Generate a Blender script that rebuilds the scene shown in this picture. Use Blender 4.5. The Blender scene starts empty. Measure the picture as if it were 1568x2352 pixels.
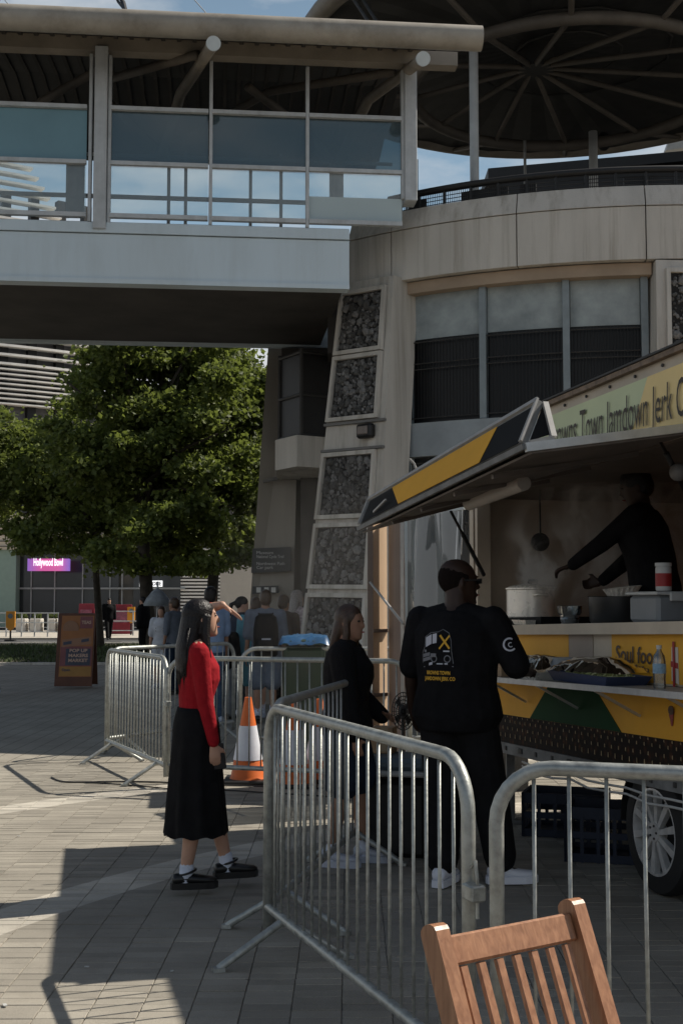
import bpy, math, random
import numpy as np
from math import sin, cos, pi, radians, atan2, sqrt
from mathutils import Vector, Matrix
from mathutils.bvhtree import BVHTree

random.seed(7)
RNG = np.random.default_rng(11)
scene = bpy.context.scene
COL = scene.collection

# ------------------------------------------------------------------ camera
FOC = 2900.0                      # focal length in units of a 1568 x 2352 picture
EYE = Vector((0.0, 0.0, 1.62))
PITCH = math.atan((1383 - 1176) / FOC)
cam_data = bpy.data.cameras.new('camera')
cam = bpy.data.objects.new('camera', cam_data)
COL.objects.link(cam)
cam.location = EYE
cam.rotation_euler = (pi / 2 + PITCH, 0, 0)
cam_data.sensor_fit = 'VERTICAL'
cam_data.sensor_height = 36.0
cam_data.sensor_width = 24.0
cam_data.lens = FOC / 2352 * 36.0
cam_data.clip_start = 0.05
cam_data.clip_end = 1500
scene.camera = cam

# ------------------------------------------------------------------ world, sun, exposure
SUNV = Vector((0.845, 0.335, 1.0)).normalized()     # towards the sun
SUN_EL = math.asin(SUNV.z)
SUN_AZ = atan2(SUNV.x, SUNV.y)
world = bpy.data.worlds.new('World')
scene.world = world
world.use_nodes = True
wt = world.node_tree
wt.nodes.clear()
w_out = wt.nodes.new('ShaderNodeOutputWorld')
w_bg = wt.nodes.new('ShaderNodeBackground')
w_sky = wt.nodes.new('ShaderNodeTexSky')
w_sky.sky_type = 'NISHITA'
w_sky.sun_disc = False
w_sky.sun_elevation = SUN_EL
w_sky.sun_rotation = SUN_AZ
w_sky.air_density = 1.0
w_sky.dust_density = 1.2
w_sky.ozone_density = 1.4
w_co = wt.nodes.new('ShaderNodeTexCoord')
w_map = wt.nodes.new('ShaderNodeMapping')
w_map.inputs['Scale'].default_value = (1.0, 1.0, 2.6)
w_map.inputs['Location'].default_value = (0.32, 0.1, 0.2)
w_n = wt.nodes.new('ShaderNodeTexNoise')
w_n.inputs['Scale'].default_value = 3.1
w_n.inputs['Detail'].default_value = 9
w_n.inputs['Roughness'].default_value = 0.55
w_r = wt.nodes.new('ShaderNodeValToRGB')
w_r.color_ramp.elements[0].position = 0.555
w_r.color_ramp.elements[1].position = 0.72
w_sep = wt.nodes.new('ShaderNodeSeparateXYZ')
w_hr = wt.nodes.new('ShaderNodeMapRange')          # more cloud towards the horizon
w_hr.inputs['From Min'].default_value = 0.0
w_hr.inputs['From Max'].default_value = 0.44
w_hr.inputs['To Min'].default_value = 0.46
w_hr.inputs['To Max'].default_value = 0.0
w_add = wt.nodes.new('ShaderNodeMath'); w_add.operation = 'ADD'
w_mix = wt.nodes.new('ShaderNodeMixRGB')
w_hz = wt.nodes.new('ShaderNodeMapRange')          # pale summer haze, thinning upwards
w_hz.interpolation_type = 'SMOOTHSTEP'
w_hz.inputs['From Min'].default_value = 0.05
w_hz.inputs['From Max'].default_value = 0.85
w_hz.inputs['To Min'].default_value = 0.85
w_hz.inputs['To Max'].default_value = 0.0
w_mh = wt.nodes.new('ShaderNodeMixRGB')
w_mh.inputs['Color2'].default_value = (5.6, 8.4, 10.8, 1)
w_mix.inputs['Color2'].default_value = (11.0, 11.3, 11.6, 1)
L = wt.links.new
L(w_co.outputs['Generated'], w_map.inputs['Vector'])
L(w_map.outputs['Vector'], w_n.inputs['Vector'])
L(w_co.outputs['Generated'], w_sep.inputs['Vector'])
L(w_sep.outputs['Z'], w_hr.inputs['Value'])
L(w_n.outputs['Fac'], w_add.inputs[0])
L(w_hr.outputs['Result'], w_add.inputs[1])
L(w_add.outputs['Value'], w_r.inputs['Fac'])
L(w_r.outputs['Color'], w_mix.inputs['Fac'])
L(w_sep.outputs['Z'], w_hz.inputs['Value'])
L(w_hz.outputs['Result'], w_mh.inputs['Fac'])
L(w_sky.outputs['Color'], w_mh.inputs['Color1'])
L(w_mh.outputs['Color'], w_mix.inputs['Color1'])
L(w_mix.outputs['Color'], w_bg.inputs['Color'])
w_bg.inputs['Strength'].default_value = 0.05
L(w_bg.outputs['Background'], w_out.inputs['Surface'])

sun_data = bpy.data.lights.new('sun', 'SUN')
sun_data.energy = 5.0
sun_data.angle = radians(0.5)
sun_data.color = (1.0, 0.93, 0.82)
sun = bpy.data.objects.new('sun', sun_data)
COL.objects.link(sun)
sun.location = (20, 8, 25)
sun.rotation_euler = SUNV.to_track_quat('Z', 'Y').to_euler()

scene.view_settings.view_transform = 'Standard'
scene.view_settings.look = 'None'
scene.view_settings.exposure = 0.26
scene.view_settings.gamma = 1.0
scene.view_settings.use_curve_mapping = False
scene.render.engine = 'CYCLES'
scene.cycles.max_bounces = 6
scene.cycles.diffuse_bounces = 3
scene.cycles.glossy_bounces = 3
scene.cycles.transmission_bounces = 6
scene.cycles.transparent_max_bounces = 12
scene.cycles.volume_bounces = 1
scene.cycles.volume_step_rate = 4.0
scene.cycles.volume_max_steps = 64
scene.cycles.use_denoising = True
scene.cycles.sample_clamp_indirect = 6.0

# ------------------------------------------------------------------ measuring helpers
def ray(u, v):
    d = Vector(((u - 784) / FOC, 1.0, -(v - 1176) / FOC))
    c, s = cos(PITCH), sin(PITCH)
    return Vector((d.x, d.y * c - d.z * s, d.y * s + d.z * c))

def P(u, v, y):
    """point at distance y along +Y seen at (u, v)"""
    d = ray(u, v)
    return EYE + d * (y / d.y)

def G(u, v, z=0.0):
    d = ray(u, v)
    return EYE + d * ((z - EYE.z) / d.z)

V = Vector
UP = V((0, 0, 1))

# ------------------------------------------------------------------ mesh building
WM = {}     # world matrix of each object we make

class MB:
    def __init__(self):
        self.v = []; self.f = []; self.m = []; self.M = Matrix.Identity(4); self.mi = 0
    def add(self, vs, fs):
        b = len(self.v)
        M = self.M
        self.v.extend([M @ V(p) for p in vs])
        for f in fs:
            self.f.append(tuple(i + b for i in f)); self.m.append(self.mi)
        return self
    def box(self, c, s, R=None, bevel=0.0):
        """box centred at c with full size s, optional rotation matrix"""
        hx, hy, hz = s[0] / 2, s[1] / 2, s[2] / 2
        if bevel > 0:
            b = min(bevel, hx * .9, hy * .9, hz * .9)
            vs = []
            for sx in (-1, 1):
                for sy in (-1, 1):
                    for sz in (-1, 1):
                        vs += [(sx * hx, sy * (hy - b), sz * (hz - b)), (sx * (hx - b), sy * hy, sz * (hz - b)), (sx * (hx - b), sy * (hy - b), sz * hz)]
            def I(a, b_, c_): return ((a > 0) * 4 + (b_ > 0) * 2 + (c_ > 0)) * 3
            fs = []
            for sgn in (-1, 1):
                fs.append([I(sgn, -1, -1), I(sgn, 1, -1), I(sgn, 1, 1), I(sgn, -1, 1)][::sgn])
                fs.append([I(-1, sgn, -1) + 1, I(1, sgn, -1) + 1, I(1, sgn, 1) + 1, I(-1, sgn, 1) + 1][::-sgn])
                fs.append([I(-1, -1, sgn) + 2, I(1, -1, sgn) + 2, I(1, 1, sgn) + 2, I(-1, 1, sgn) + 2][::sgn])
            for a in (-1, 1):
                for c2 in (-1, 1):
                    o = a * c2
                    fs.append([I(a, c2, -1) + 0, I(a, c2, 1) + 0, I(a, c2, 1) + 1, I(a, c2, -1) + 1][::-o])
                    fs.append([I(a, -1, c2) + 0, I(a, 1, c2) + 0, I(a, 1, c2) + 2, I(a, -1, c2) + 2][::o])
                    fs.append([I(-1, a, c2) + 1, I(1, a, c2) + 1, I(1, a, c2) + 2, I(-1, a, c2) + 2][::-o])
            for sx in (-1, 1):
                for sy in (-1, 1):
                    for sz in (-1, 1):
                        i = I(sx, sy, sz)
                        fs.append([i, i + 1, i + 2][::sx * sy * sz])
        else:
            vs = [(x, y, z) for x in (-hx, hx) for y in (-hy, hy) for z in (-hz, hz)]
            fs = [(0, 1, 3, 2), (4, 6, 7, 5), (0, 4, 5, 1), (2, 3, 7, 6), (0, 2, 6, 4), (1, 5, 7, 3)]
        c = V(c)
        if R is not None:
            vs = [R @ V(p) + c for p in vs]
        else:
            vs = [V(p) + c for p in vs]
        return self.add(vs, fs)
    def hexa(self, q):
        """8 corner points: bottom 4 (ccw), top 4"""
        return self.add(q, [(3, 2, 1, 0), (4, 5, 6, 7), (0, 1, 5, 4), (1, 2, 6, 5), (2, 3, 7, 6), (3, 0, 4, 7)])
    def slab(self, pts, n, t):
        """polygon (list of Vectors) given thickness t against its normal n"""
        k = len(pts); n = V(n)
        a = [V(p) for p in pts]; b = [p - n * t for p in a]
        fs = [tuple(range(k)), tuple(range(2 * k - 1, k - 1, -1))]
        for i in range(k):
            j = (i + 1) % k
            fs.append((i, i + k, j + k, j))
        return self.add(a + b, fs)
    def bar(self, a, b, w, h=None, up=UP):
        """rectangular bar from a to b"""
        a, b = V(a), V(b); h = h or w
        d = (b - a); Ln = d.length
        if Ln < 1e-6: return self
        d /= Ln
        x = d.cross(V(up))
        if x.length < 1e-3: x = d.cross(V((1, 0, 0)))
        x.normalize(); z = x.cross(d)
        R = Matrix((x, d, z)).transposed()
        return self.box((a + b) / 2, (w, Ln, h), R)
    def tube(self, pts, r, n=8, cap=True, closed=False, rr=None):
        pts = [V(p) for p in pts]; k = len(pts)
        vs = []; fs = []
        prevx = None
        for i, p in enumerate(pts):
            if closed: t = pts[(i + 1) % k] - pts[i - 1]
            else: t = pts[min(i + 1, k - 1)] - pts[max(i - 1, 0)]
            t.normalize()
            if prevx is None:
                x = t.cross(UP)
                if x.length < .05: x = t.cross(V((1, 0, 0)))
            else:
                x = prevx - t * prevx.dot(t)
            x.normalize(); prevx = x
            y = t.cross(x)
            ra = rr[i] if rr else r
            for j in range(n):
                a = 2 * pi * j / n
                vs.append(p + (x * cos(a) + y * sin(a)) * ra)
        m = k if closed else k - 1
        for i in range(m):
            i2 = (i + 1) % k
            for j in range(n):
                j2 = (j + 1) % n
                fs.append((i * n + j, i * n + j2, i2 * n + j2, i2 * n + j))
        if cap and not closed:
            fs.append(tuple(range(n - 1, -1, -1)))
            fs.append(tuple((k - 1) * n + j for j in range(n)))
        return self.add(vs, fs)
    def cyl(self, a, b, r, n=16, r2=None):
        return self.tube([a, b], r, n, rr=[r, r if r2 is None else r2])
    def lathe(self, prof, c=(0, 0, 0), n=20, axis='z', cap=True):
        """prof: list of (r, z)"""
        vs = []; fs = []; c = V(c)
        for r, z in prof:
            for j in range(n):
                a = 2 * pi * j / n
                if axis == 'z': p = V((r * cos(a), r * sin(a), z))
                elif axis == 'x': p = V((z, r * cos(a), r * sin(a)))
                else: p = V((r * sin(a), z, r * cos(a)))
                vs.append(c + p)
        for i in range(len(prof) - 1):
            for j in range(n):
                j2 = (j + 1) % n
                fs.append((i * n + j, i * n + j2, (i + 1) * n + j2, (i + 1) * n + j))
        if cap:
            fs.append(tuple(range(n - 1, -1, -1)))
            fs.append(tuple((len(prof) - 1) * n + j for j in range(n)))
        return self.add(vs, fs)
    def ell(self, c, r, n=12, m=8, R=None):
        """ellipsoid"""
        vs = []; fs = []; c = V(c)
        for i in range(1, m):
            th = pi * i / m
            for j in range(n):
                a = 2 * pi * j / n
                p = V((r[0] * sin(th) * cos(a), r[1] * sin(th) * sin(a), r[2] * cos(th)))
                vs.append((R @ p if R else p) + c)
        t = V((0, 0, r[2])); b = V((0, 0, -r[2]))
        if R: t = R @ t; b = R @ b
        vs.append(t + c); vs.append(b + c)
        T = (m - 1) * n; B = T + 1
        for i in range(m - 2):
            for j in range(n):
                j2 = (j + 1) % n
                fs.append((i * n + j, (i + 1) * n + j, (i + 1) * n + j2, i * n + j2))
        for j in range(n):
            j2 = (j + 1) % n
            fs.append((j, j2, T)); fs.append(((m - 2) * n + j2, (m - 2) * n + j, B))
        return self.add(vs, fs)
    def loft(self, secs, n=16, cap=True):
        """secs: (centre, rx, ry, ax, ay)"""
        vs = []; fs = []
        for s in secs:
            c = V(s[0]); ax = V(s[3]) if len(s) > 3 else V((1, 0, 0)); ay = V(s[4]) if len(s) > 4 else V((0, 1, 0))
            for j in range(n):
                a = 2 * pi * j / n
                vs.append(c + ax * (s[1] * cos(a)) + ay * (s[2] * sin(a)))
        k = len(secs)
        for i in range(k - 1):
            for j in range(n):
                j2 = (j + 1) % n
                fs.append((i * n + j, i * n + j2, (i + 1) * n + j2, (i + 1) * n + j))
        if cap:
            fs.append(tuple(range(n - 1, -1, -1)))
            fs.append(tuple((k - 1) * n + j for j in range(n)))
        return self.add(vs, fs)
    def mesh(self, name, smooth=False, inv=None):
        me = bpy.data.meshes.new(name)
        vs = self.v if inv is None else [inv @ p for p in self.v]
        me.from_pydata([tuple(p) for p in vs], [], self.f)
        me.polygons.foreach_set('material_index', self.m)
        if smooth:
            me.polygons.foreach_set('use_smooth', [True] * len(me.polygons))
        me.update()
        return me
    def stuff(self, name, mats, parent=None, **k):
        o = self.build(name, mats, parent, **k); o['kind'] = 'stuff'; return o
    def build(self, name, mats, parent=None, smooth=False, auto=None):
        """vertices are world coordinates; they are stored relative to the parent"""
        inv = WM[parent.name].inverted() if parent is not None else None
        me = self.mesh(name, smooth or auto is not None, inv)
        if auto is not None:
            me.set_sharp_from_angle(angle=radians(auto))
        for m in (mats if isinstance(mats, (list, tuple)) else [mats]):
            me.materials.append(m)
        return link(name, me, parent)

def link(name, me, parent=None):
    o = bpy.data.objects.new(name, me)
    COL.objects.link(o)
    if parent is not None:
        o.parent = parent
        WM[o.name] = WM[parent.name]
    else:
        WM[o.name] = Matrix.Identity(4)
    return o

def tag(o, label=None, cat=None, group=None, kind=None):
    if label: o['label'] = label
    if cat: o['category'] = cat
    if group: o['group'] = group
    if kind: o['kind'] = kind
    return o

def thing(name, loc, label, cat, group=None, rz=0.0):
    o = bpy.data.objects.new(name, None)
    COL.objects.link(o)
    o.empty_display_size = .2
    o.location = loc
    o.rotation_euler = (0, 0, rz)
    WM[o.name] = Matrix.Translation(V(loc)) @ Matrix.Rotation(rz, 4, 'Z')
    return tag(o, label, cat, group)

def copy_thing(root, loc, rz, label, group=None, scale=None):
    def rec(o, parent):
        c = o.copy(); COL.objects.link(c)
        if parent is not None:
            c.parent = parent
        for ch in o.children:
            rec(ch, c)
        return c
    c = rec(root, None)
    c.location = loc; c.rotation_euler = (0, 0, rz)
    if scale: c.scale = scale
    WM[c.name] = Matrix.Translation(V(loc)) @ Matrix.Rotation(rz, 4, 'Z')
    c['label'] = label
    if group: c['group'] = group
    return c

def inst(name, me, parent, M):
    """a child that shares mesh data; M is local to the parent"""
    o = bpy.data.objects.new(name, me)
    COL.objects.link(o)
    o.parent = parent
    o.matrix_local = M
    return o

def fuse(mb, name, mats, parent, voxel=0.012, smooth=3, world=False, keep=False):
    """union of overlapping closed shells into one continuous skin"""
    me = bpy.data.meshes.new('tmp')
    me.from_pydata([tuple(p) for p in mb.v], [], mb.f)
    o = bpy.data.objects.new('tmp', me)
    COL.objects.link(o)
    r = o.modifiers.new('r', 'REMESH'); r.mode = 'VOXEL'; r.voxel_size = voxel; r.use_smooth_shade = True
    if smooth:
        s = o.modifiers.new('s', 'SMOOTH'); s.iterations = smooth; s.factor = .5
    dg = bpy.context.evaluated_depsgraph_get(); dg.update()
    me2 = bpy.data.meshes.new_from_object(o.evaluated_get(dg), depsgraph=dg)
    bpy.data.objects.remove(o); bpy.data.meshes.remove(me)
    me2.name = name
    me2.materials.clear()
    for m in (mats if isinstance(mats, (list, tuple)) else [mats]):
        me2.materials.append(m)
    me2.polygons.foreach_set('use_smooth', [True] * len(me2.polygons))
    return link(name, me2, parent)

def text_mesh(txt, size=1.0, sx=1.0, shear=0.0, bold=0.0, space=1.0):
    """flat lettering as a mesh in the XY plane, starting at the origin"""
    cu = bpy.data.curves.new('tmp', 'FONT')
    cu.body = txt; cu.size = size; cu.shear = shear; cu.offset = bold; cu.space_character = space
    cu.resolution_u = 3
    o = bpy.data.objects.new('tmp', cu)
    COL.objects.link(o)
    dg = bpy.context.evaluated_depsgraph_get(); dg.update()
    me = bpy.data.meshes.new_from_object(o.evaluated_get(dg), depsgraph=dg)
    vs = [V((v.co.x * sx, v.co.y, 0)) for v in me.vertices]
    fs = [tuple(p.vertices) for p in me.polygons]
    bpy.data.objects.remove(o); bpy.data.curves.remove(cu); bpy.data.meshes.remove(me)
    return vs, fs

def put_text(name, txt, o, ax, ay, size, mat, parent, width=None, off=0.003, shear=0.0, bold=0.0, sx=1.0, center=False, lin=None):
    """lettering laid on a plane: origin o (baseline start), directions ax, ay (world)"""
    vs, fs = text_mesh(txt, size, sx, shear, bold)
    if not vs: return None
    xs = [p.x for p in vs]; w = max(xs) - min(xs)
    k = 1.0 if width is None else width / max(w, 1e-6)
    x0 = min(xs)
    ax = V(ax).normalized(); ay = V(ay).normalized(); n = ax.cross(ay)
    mb = MB()
    sh = -w * k / 2 if center else 0
    pts = [V(o) + ax * ((p.x - x0) * k + sh) + ay * p.y + n * off for p in vs]
    mb.add(pts, fs)
    return mb.build(name, mat, parent)

# ------------------------------------------------------------------ materials
MATS = {}
def mat(name, col, rough=.6, metal=0.0, var=.15, vs=4.0, bump=.0, bs=60.0, spec=.5, alpha=1.0, trans=0.0, emit=None, col2=None, streak=False, ior=1.45, sheen=0.0, rvar=0.0, grime=0.0, gs=(3, 3, .12)):
    if name in MATS: return MATS[name]
    m = bpy.data.materials.new(name); m.use_nodes = True
    nt = m.node_tree; b = nt.nodes['Principled BSDF']
    c = V(col)
    b.inputs['Base Color'].default_value = (*c, 1)
    b.inputs['Roughness'].default_value = rough
    b.inputs['Metallic'].default_value = metal
    b.inputs['Specular IOR Level'].default_value = spec
    b.inputs['IOR'].default_value = ior
    b.inputs['Alpha'].default_value = alpha
    b.inputs['Transmission Weight'].default_value = trans
    if sheen: b.inputs['Sheen Weight'].default_value = sheen
    if emit:
        b.inputs['Emission Color'].default_value = (*emit[0], 1); b.inputs['Emission Strength'].default_value = emit[1]
    if var > 0 or bump > 0 or rvar > 0:
        tc = nt.nodes.new('ShaderNodeTexCoord')
        src = tc.outputs['Object']
        if streak:
            mp = nt.nodes.new('ShaderNodeMapping'); mp.inputs['Scale'].default_value = (1, 1, .18)
            nt.links.new(src, mp.inputs['Vector']); src = mp.outputs['Vector']
        n = nt.nodes.new('ShaderNodeTexNoise'); n.inputs['Scale'].default_value = vs; n.inputs['Detail'].default_value = 6
        n.inputs['Roughness'].default_value = .62
        nt.links.new(src, n.inputs['Vector'])
        if var > 0:
            cr = nt.nodes.new('ShaderNodeValToRGB')
            c2 = V(col2) if col2 else c * (1 - var)
            c1 = c if col2 else c * (1 + var)
            cr.color_ramp.elements[0].position = .32; cr.color_ramp.elements[1].position = .68
            cr.color_ramp.elements[0].color = (*c2, 1); cr.color_ramp.elements[1].color = (*c1, 1)
            nt.links.new(n.outputs['Fac'], cr.inputs['Fac'])
            nt.links.new(cr.outputs['Color'], b.inputs['Base Color'])
        if grime > 0:
            gm = nt.nodes.new('ShaderNodeMapping'); gm.inputs['Scale'].default_value = gs
            gn = nt.nodes.new('ShaderNodeTexNoise'); gn.inputs['Scale'].default_value = 1.6; gn.inputs['Detail'].default_value = 10; gn.inputs['Roughness'].default_value = .7
            gr = nt.nodes.new('ShaderNodeMapRange'); gr.inputs['From Min'].default_value = .48; gr.inputs['From Max'].default_value = .68; gr.inputs['To Max'].default_value = grime
            gx = nt.nodes.new('ShaderNodeMixRGB'); gx.blend_type = 'MULTIPLY'; gx.inputs['Color2'].default_value = (.42, .38, .32, 1)
            nt.links.new(tc.outputs['Object'], gm.inputs['Vector']); nt.links.new(gm.outputs['Vector'], gn.inputs['Vector'])
            nt.links.new(gn.outputs['Fac'], gr.inputs['Value']); nt.links.new(gr.outputs['Result'], gx.inputs['Fac'])
            nt.links.new(cr.outputs['Color'], gx.inputs['Color1']); nt.links.new(gx.outputs['Color'], b.inputs['Base Color'])
        if rvar > 0:
            mr = nt.nodes.new('ShaderNodeMapRange')
            mr.inputs['From Min'].default_value = .3; mr.inputs['From Max'].default_value = .7
            mr.inputs['To Min'].default_value = max(rough - rvar, .02); mr.inputs['To Max'].default_value = min(rough + rvar, 1)
            nt.links.new(n.outputs['Fac'], mr.inputs['Value']); nt.links.new(mr.outputs['Result'], b.inputs['Roughness'])
        if bump > 0:
            n2 = nt.nodes.new('ShaderNodeTexNoise'); n2.inputs['Scale'].default_value = bs; n2.inputs['Detail'].default_value = 4
            nt.links.new(tc.outputs['Object'], n2.inputs['Vector'])
            bp = nt.nodes.new('ShaderNodeBump'); bp.inputs['Strength'].default_value = bump; bp.inputs['Distance'].default_value = .02
            nt.links.new(n2.outputs['Fac'], bp.inputs['Height']); nt.links.new(bp.outputs['Normal'], b.inputs['Normal'])
    MATS[name] = m
    return m

def H(h):   # sRGB hex to linear
    r = [int(h[i:i + 2], 16) / 255 for i in (0, 2, 4)]
    return tuple(x / 12.92 if x <= .04045 else ((x + .055) / 1.055) ** 2.4 for x in r)

M_conc = mat('concrete', (.56, .53, .475), .85, var=.16, vs=1.6, bump=.25, bs=70, col2=(.43, .405, .36), streak=True, grime=.6)
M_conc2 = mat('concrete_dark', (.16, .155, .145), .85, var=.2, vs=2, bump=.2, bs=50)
M_bluegrey = mat('painted_steel', (.55, .64, .69), .45, var=.10, vs=.8, bump=.03, bs=120, col2=(.50, .57, .60), streak=True, grime=.16, gs=(1.5, 1.5, .25))
M_steel_w = mat('pale_steel', (.44, .46, .47), .45, metal=.0, var=.12, vs=6, grime=.3)
M_tubebeige = mat('beige_steel', (.38, .345, .29), .5, var=.18, vs=2, bump=.05, col2=(.26, .235, .195), grime=.5, gs=(1.2, 1.2, 1.2))
M_canst = mat('canopy_steel', (.11, .095, .078), .6, var=.2, vs=3)
M_rim = mat('rim_steel', (.24, .21, .17), .6, var=.2, vs=2)
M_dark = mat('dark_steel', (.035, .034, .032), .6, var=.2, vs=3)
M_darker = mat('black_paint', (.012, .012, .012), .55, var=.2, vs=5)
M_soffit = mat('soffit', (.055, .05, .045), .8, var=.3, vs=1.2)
M_galv = mat('galvanised_steel', (.44, .455, .43), .45, metal=.5, var=.2, vs=22, bump=.06, bs=140, col2=(.25, .26, .245), rvar=.12)
M_glassd = mat('dark_glass', (.008, .009, .010), .30, var=0, spec=.25)
# ================================================================== GLASS
def pane_mat(name, tint, gloss=.12, body=None, bodyf=0.0):
    m = bpy.data.materials.new(name); m.use_nodes = True
    nt = m.node_tree; nt.nodes.clear()
    o = nt.nodes.new('ShaderNodeOutputMaterial')
    t = nt.nodes.new('ShaderNodeBsdfTransparent'); t.inputs['Color'].default_value = (*tint, 1)
    g = nt.nodes.new('ShaderNodeBsdfGlossy'); g.inputs['Roughness'].default_value = .03
    mx = nt.nodes.new('ShaderNodeMixShader')
    fr = nt.nodes.new('ShaderNodeFresnel'); fr.inputs['IOR'].default_value = 1.45
    mu = nt.nodes.new('ShaderNodeMath'); mu.operation = 'ADD'; mu.inputs[1].default_value = gloss - .04
    mu.use_clamp = True
    nt.links.new(fr.outputs['Fac'], mu.inputs[0]); nt.links.new(mu.outputs[0], mx.inputs['Fac'])
    src = t.outputs['BSDF']
    if body:
        d = nt.nodes.new('ShaderNodeBsdfDiffuse'); d.inputs['Color'].default_value = (*body, 1)
        mb_ = nt.nodes.new('ShaderNodeMixShader'); mb_.inputs['Fac'].default_value = bodyf
        nt.links.new(src, mb_.inputs[1]); nt.links.new(d.outputs['BSDF'], mb_.inputs[2]); src = mb_.outputs['Shader']
    nt.links.new(src, mx.inputs[1]); nt.links.new(g.outputs['BSDF'], mx.inputs[2])
    nt.links.new(mx.outputs['Shader'], o.inputs['Surface'])
    return m
M_pane = pane_mat('clear_pane', (.90, .94, .94), .05, (.75, .78, .78), .10)
M_panet = pane_mat('tinted_pane', (.40, .52, .56), .08, (.13, .19, .22), .40)
M_panef = mat('frosted_pane', (.14, .26, .31), .35, var=.08, vs=1)
M_sheet = pane_mat('plastic_sheet', (.5, .52, .52), .10, (.22, .235, .235), .72)

# ================================================================== GROUND
RING_C = V((5.6, 3.35, 0))
def paving_mat(name, base, dark, bricks=False):
    m = bpy.data.materials.new(name); m.use_nodes = True
    nt = m.node_tree; b = nt.nodes['Principled BSDF']; N = nt.nodes.new; K = nt.links.new
    geo = N('ShaderNodeNewGeometry'); oi = N('ShaderNodeObjectInfo')
    n1 = N('ShaderNodeTexNoise'); n1.inputs['Scale'].default_value = 1.1; n1.inputs['Detail'].default_value = 8; n1.inputs['Roughness'].default_value = .65
    n2 = N('ShaderNodeTexNoise'); n2.inputs['Scale'].default_value = 260; n2.inputs['Detail'].default_value = 3
    K(geo.outputs['Position'], n1.inputs['Vector']); K(geo.outputs['Position'], n2.inputs['Vector'])
    cr = N('ShaderNodeValToRGB'); cr.color_ramp.elements[0].position = .3; cr.color_ramp.elements[1].position = .7
    cr.color_ramp.elements[0].color = (*dark, 1); cr.color_ramp.elements[1].color = (*base, 1)
    K(n1.outputs['Fac'], cr.inputs['Fac'])
    # pale band laid as an arc
    sub = N('ShaderNodeVectorMath'); sub.operation = 'DISTANCE'; sub.inputs[1].default_value = tuple(RING_C)
    K(geo.outputs['Position'], sub.inputs[0])
    def band(r, w):
        a = N('ShaderNodeMath'); a.operation = 'SUBTRACT'; a.inputs[1].default_value = r; K(sub.outputs['Value'], a.inputs[0])
        c = N('ShaderNodeMath'); c.operation = 'ABSOLUTE'; K(a.outputs[0], c.inputs[0])
        d = N('ShaderNodeMath'); d.operation = 'LESS_THAN'; d.inputs[1].default_value = w; K(c.outputs[0], d.inputs[0])
        return d.outputs[0]
    ad = N('ShaderNodeMath'); ad.operation = 'ADD'; K(band(8.0, .17), ad.inputs[0]); K(band(10.6, .15), ad.inputs[1])
    lt = N('ShaderNodeMixRGB'); lt.blend_type = 'MULTIPLY'; lt.inputs['Color2'].default_value = (1.6, 1.62, 1.66, 1)
    K(ad.outputs[0], lt.inputs['Fac']); K(cr.outputs['Color'], lt.inputs['Color1'])
    # speckle of the aggregate
    sp = N('ShaderNodeMixRGB'); sp.blend_type = 'OVERLAY'; sp.inputs['Fac'].default_value = .55
    K(lt.outputs['Color'], sp.inputs['Color1']); K(n2.outputs['Fac'], sp.inputs['Color2'])
    # stains with their own shape
    n3 = N('ShaderNodeTexNoise'); n3.inputs['Scale'].default_value = 3.3; n3.inputs['Detail'].default_value = 3
    K(geo.outputs['Position'], n3.inputs['Vector'])
    s2 = N('ShaderNodeMapRange'); s2.inputs['From Min'].default_value = .6; s2.inputs['From Max'].default_value = .75; s2.inputs['To Max'].default_value = .35
    K(n3.outputs['Fac'], s2.inputs['Value'])
    st = N('ShaderNodeMixRGB'); st.blend_type = 'MULTIPLY'; st.inputs['Color2'].default_value = (.55, .52, .5, 1)
    K(s2.outputs['Result'], st.inputs['Fac']); K(sp.outputs['Color'], st.inputs['Color1'])
    # trodden-in gum spots
    vg = N('ShaderNodeTexVoronoi'); vg.inputs['Scale'].default_value = 3.1; K(geo.outputs['Position'], vg.inputs['Vector'])
    gl = N('ShaderNodeMath'); gl.operation = 'LESS_THAN'; gl.inputs[1].default_value = .055; K(vg.outputs['Distance'], gl.inputs[0])
    gf = N('ShaderNodeMath'); gf.operation = 'MULTIPLY'; gf.inputs[1].default_value = .55; K(gl.outputs[0], gf.inputs[0])
    gm_ = N('ShaderNodeMixRGB'); gm_.inputs['Color2'].default_value = (.07, .065, .06, 1); K(gf.outputs[0], gm_.inputs['Fac']); K(st.outputs['Color'], gm_.inputs['Color1']); st = gm_
    # each block its own tone
    rn = N('ShaderNodeMapRange'); rn.inputs['To Min'].default_value = .86; rn.inputs['To Max'].default_value = 1.12
    if bricks:
        br = N('ShaderNodeTexBrick'); br.inputs['Scale'].default_value = 1.0; br.offset = .0
        br.inputs['Brick Width'].default_value = .20; br.inputs['Row Height'].default_value = .085; br.inputs['Mortar Size'].default_value = .006
        br.inputs['Color1'].default_value = (.96, .96, .96, 1); br.inputs['Color2'].default_value = (1.08, 1.08, 1.08, 1); br.inputs['Mortar'].default_value = (.45, .43, .4, 1)
        K(geo.outputs['Position'], br.inputs['Vector'])
        f = N('ShaderNodeMixRGB'); f.blend_type = 'MULTIPLY'; f.inputs['Fac'].default_value = 1
        K(st.outputs['Color'], f.inputs['Color1']); K(br.outputs['Color'], f.inputs['Color2'])
        K(f.outputs['Color'], b.inputs['Base Color'])
    else:
        K(oi.outputs['Random'], rn.inputs['Value'])
        vm = N('ShaderNodeVectorMath'); vm.operation = 'SCALE'
        K(st.outputs['Color'], vm.inputs[0]); K(rn.outputs['Result'], vm.inputs['Scale'])
        K(vm.outputs['Vector'], b.inputs['Base Color'])
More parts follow.
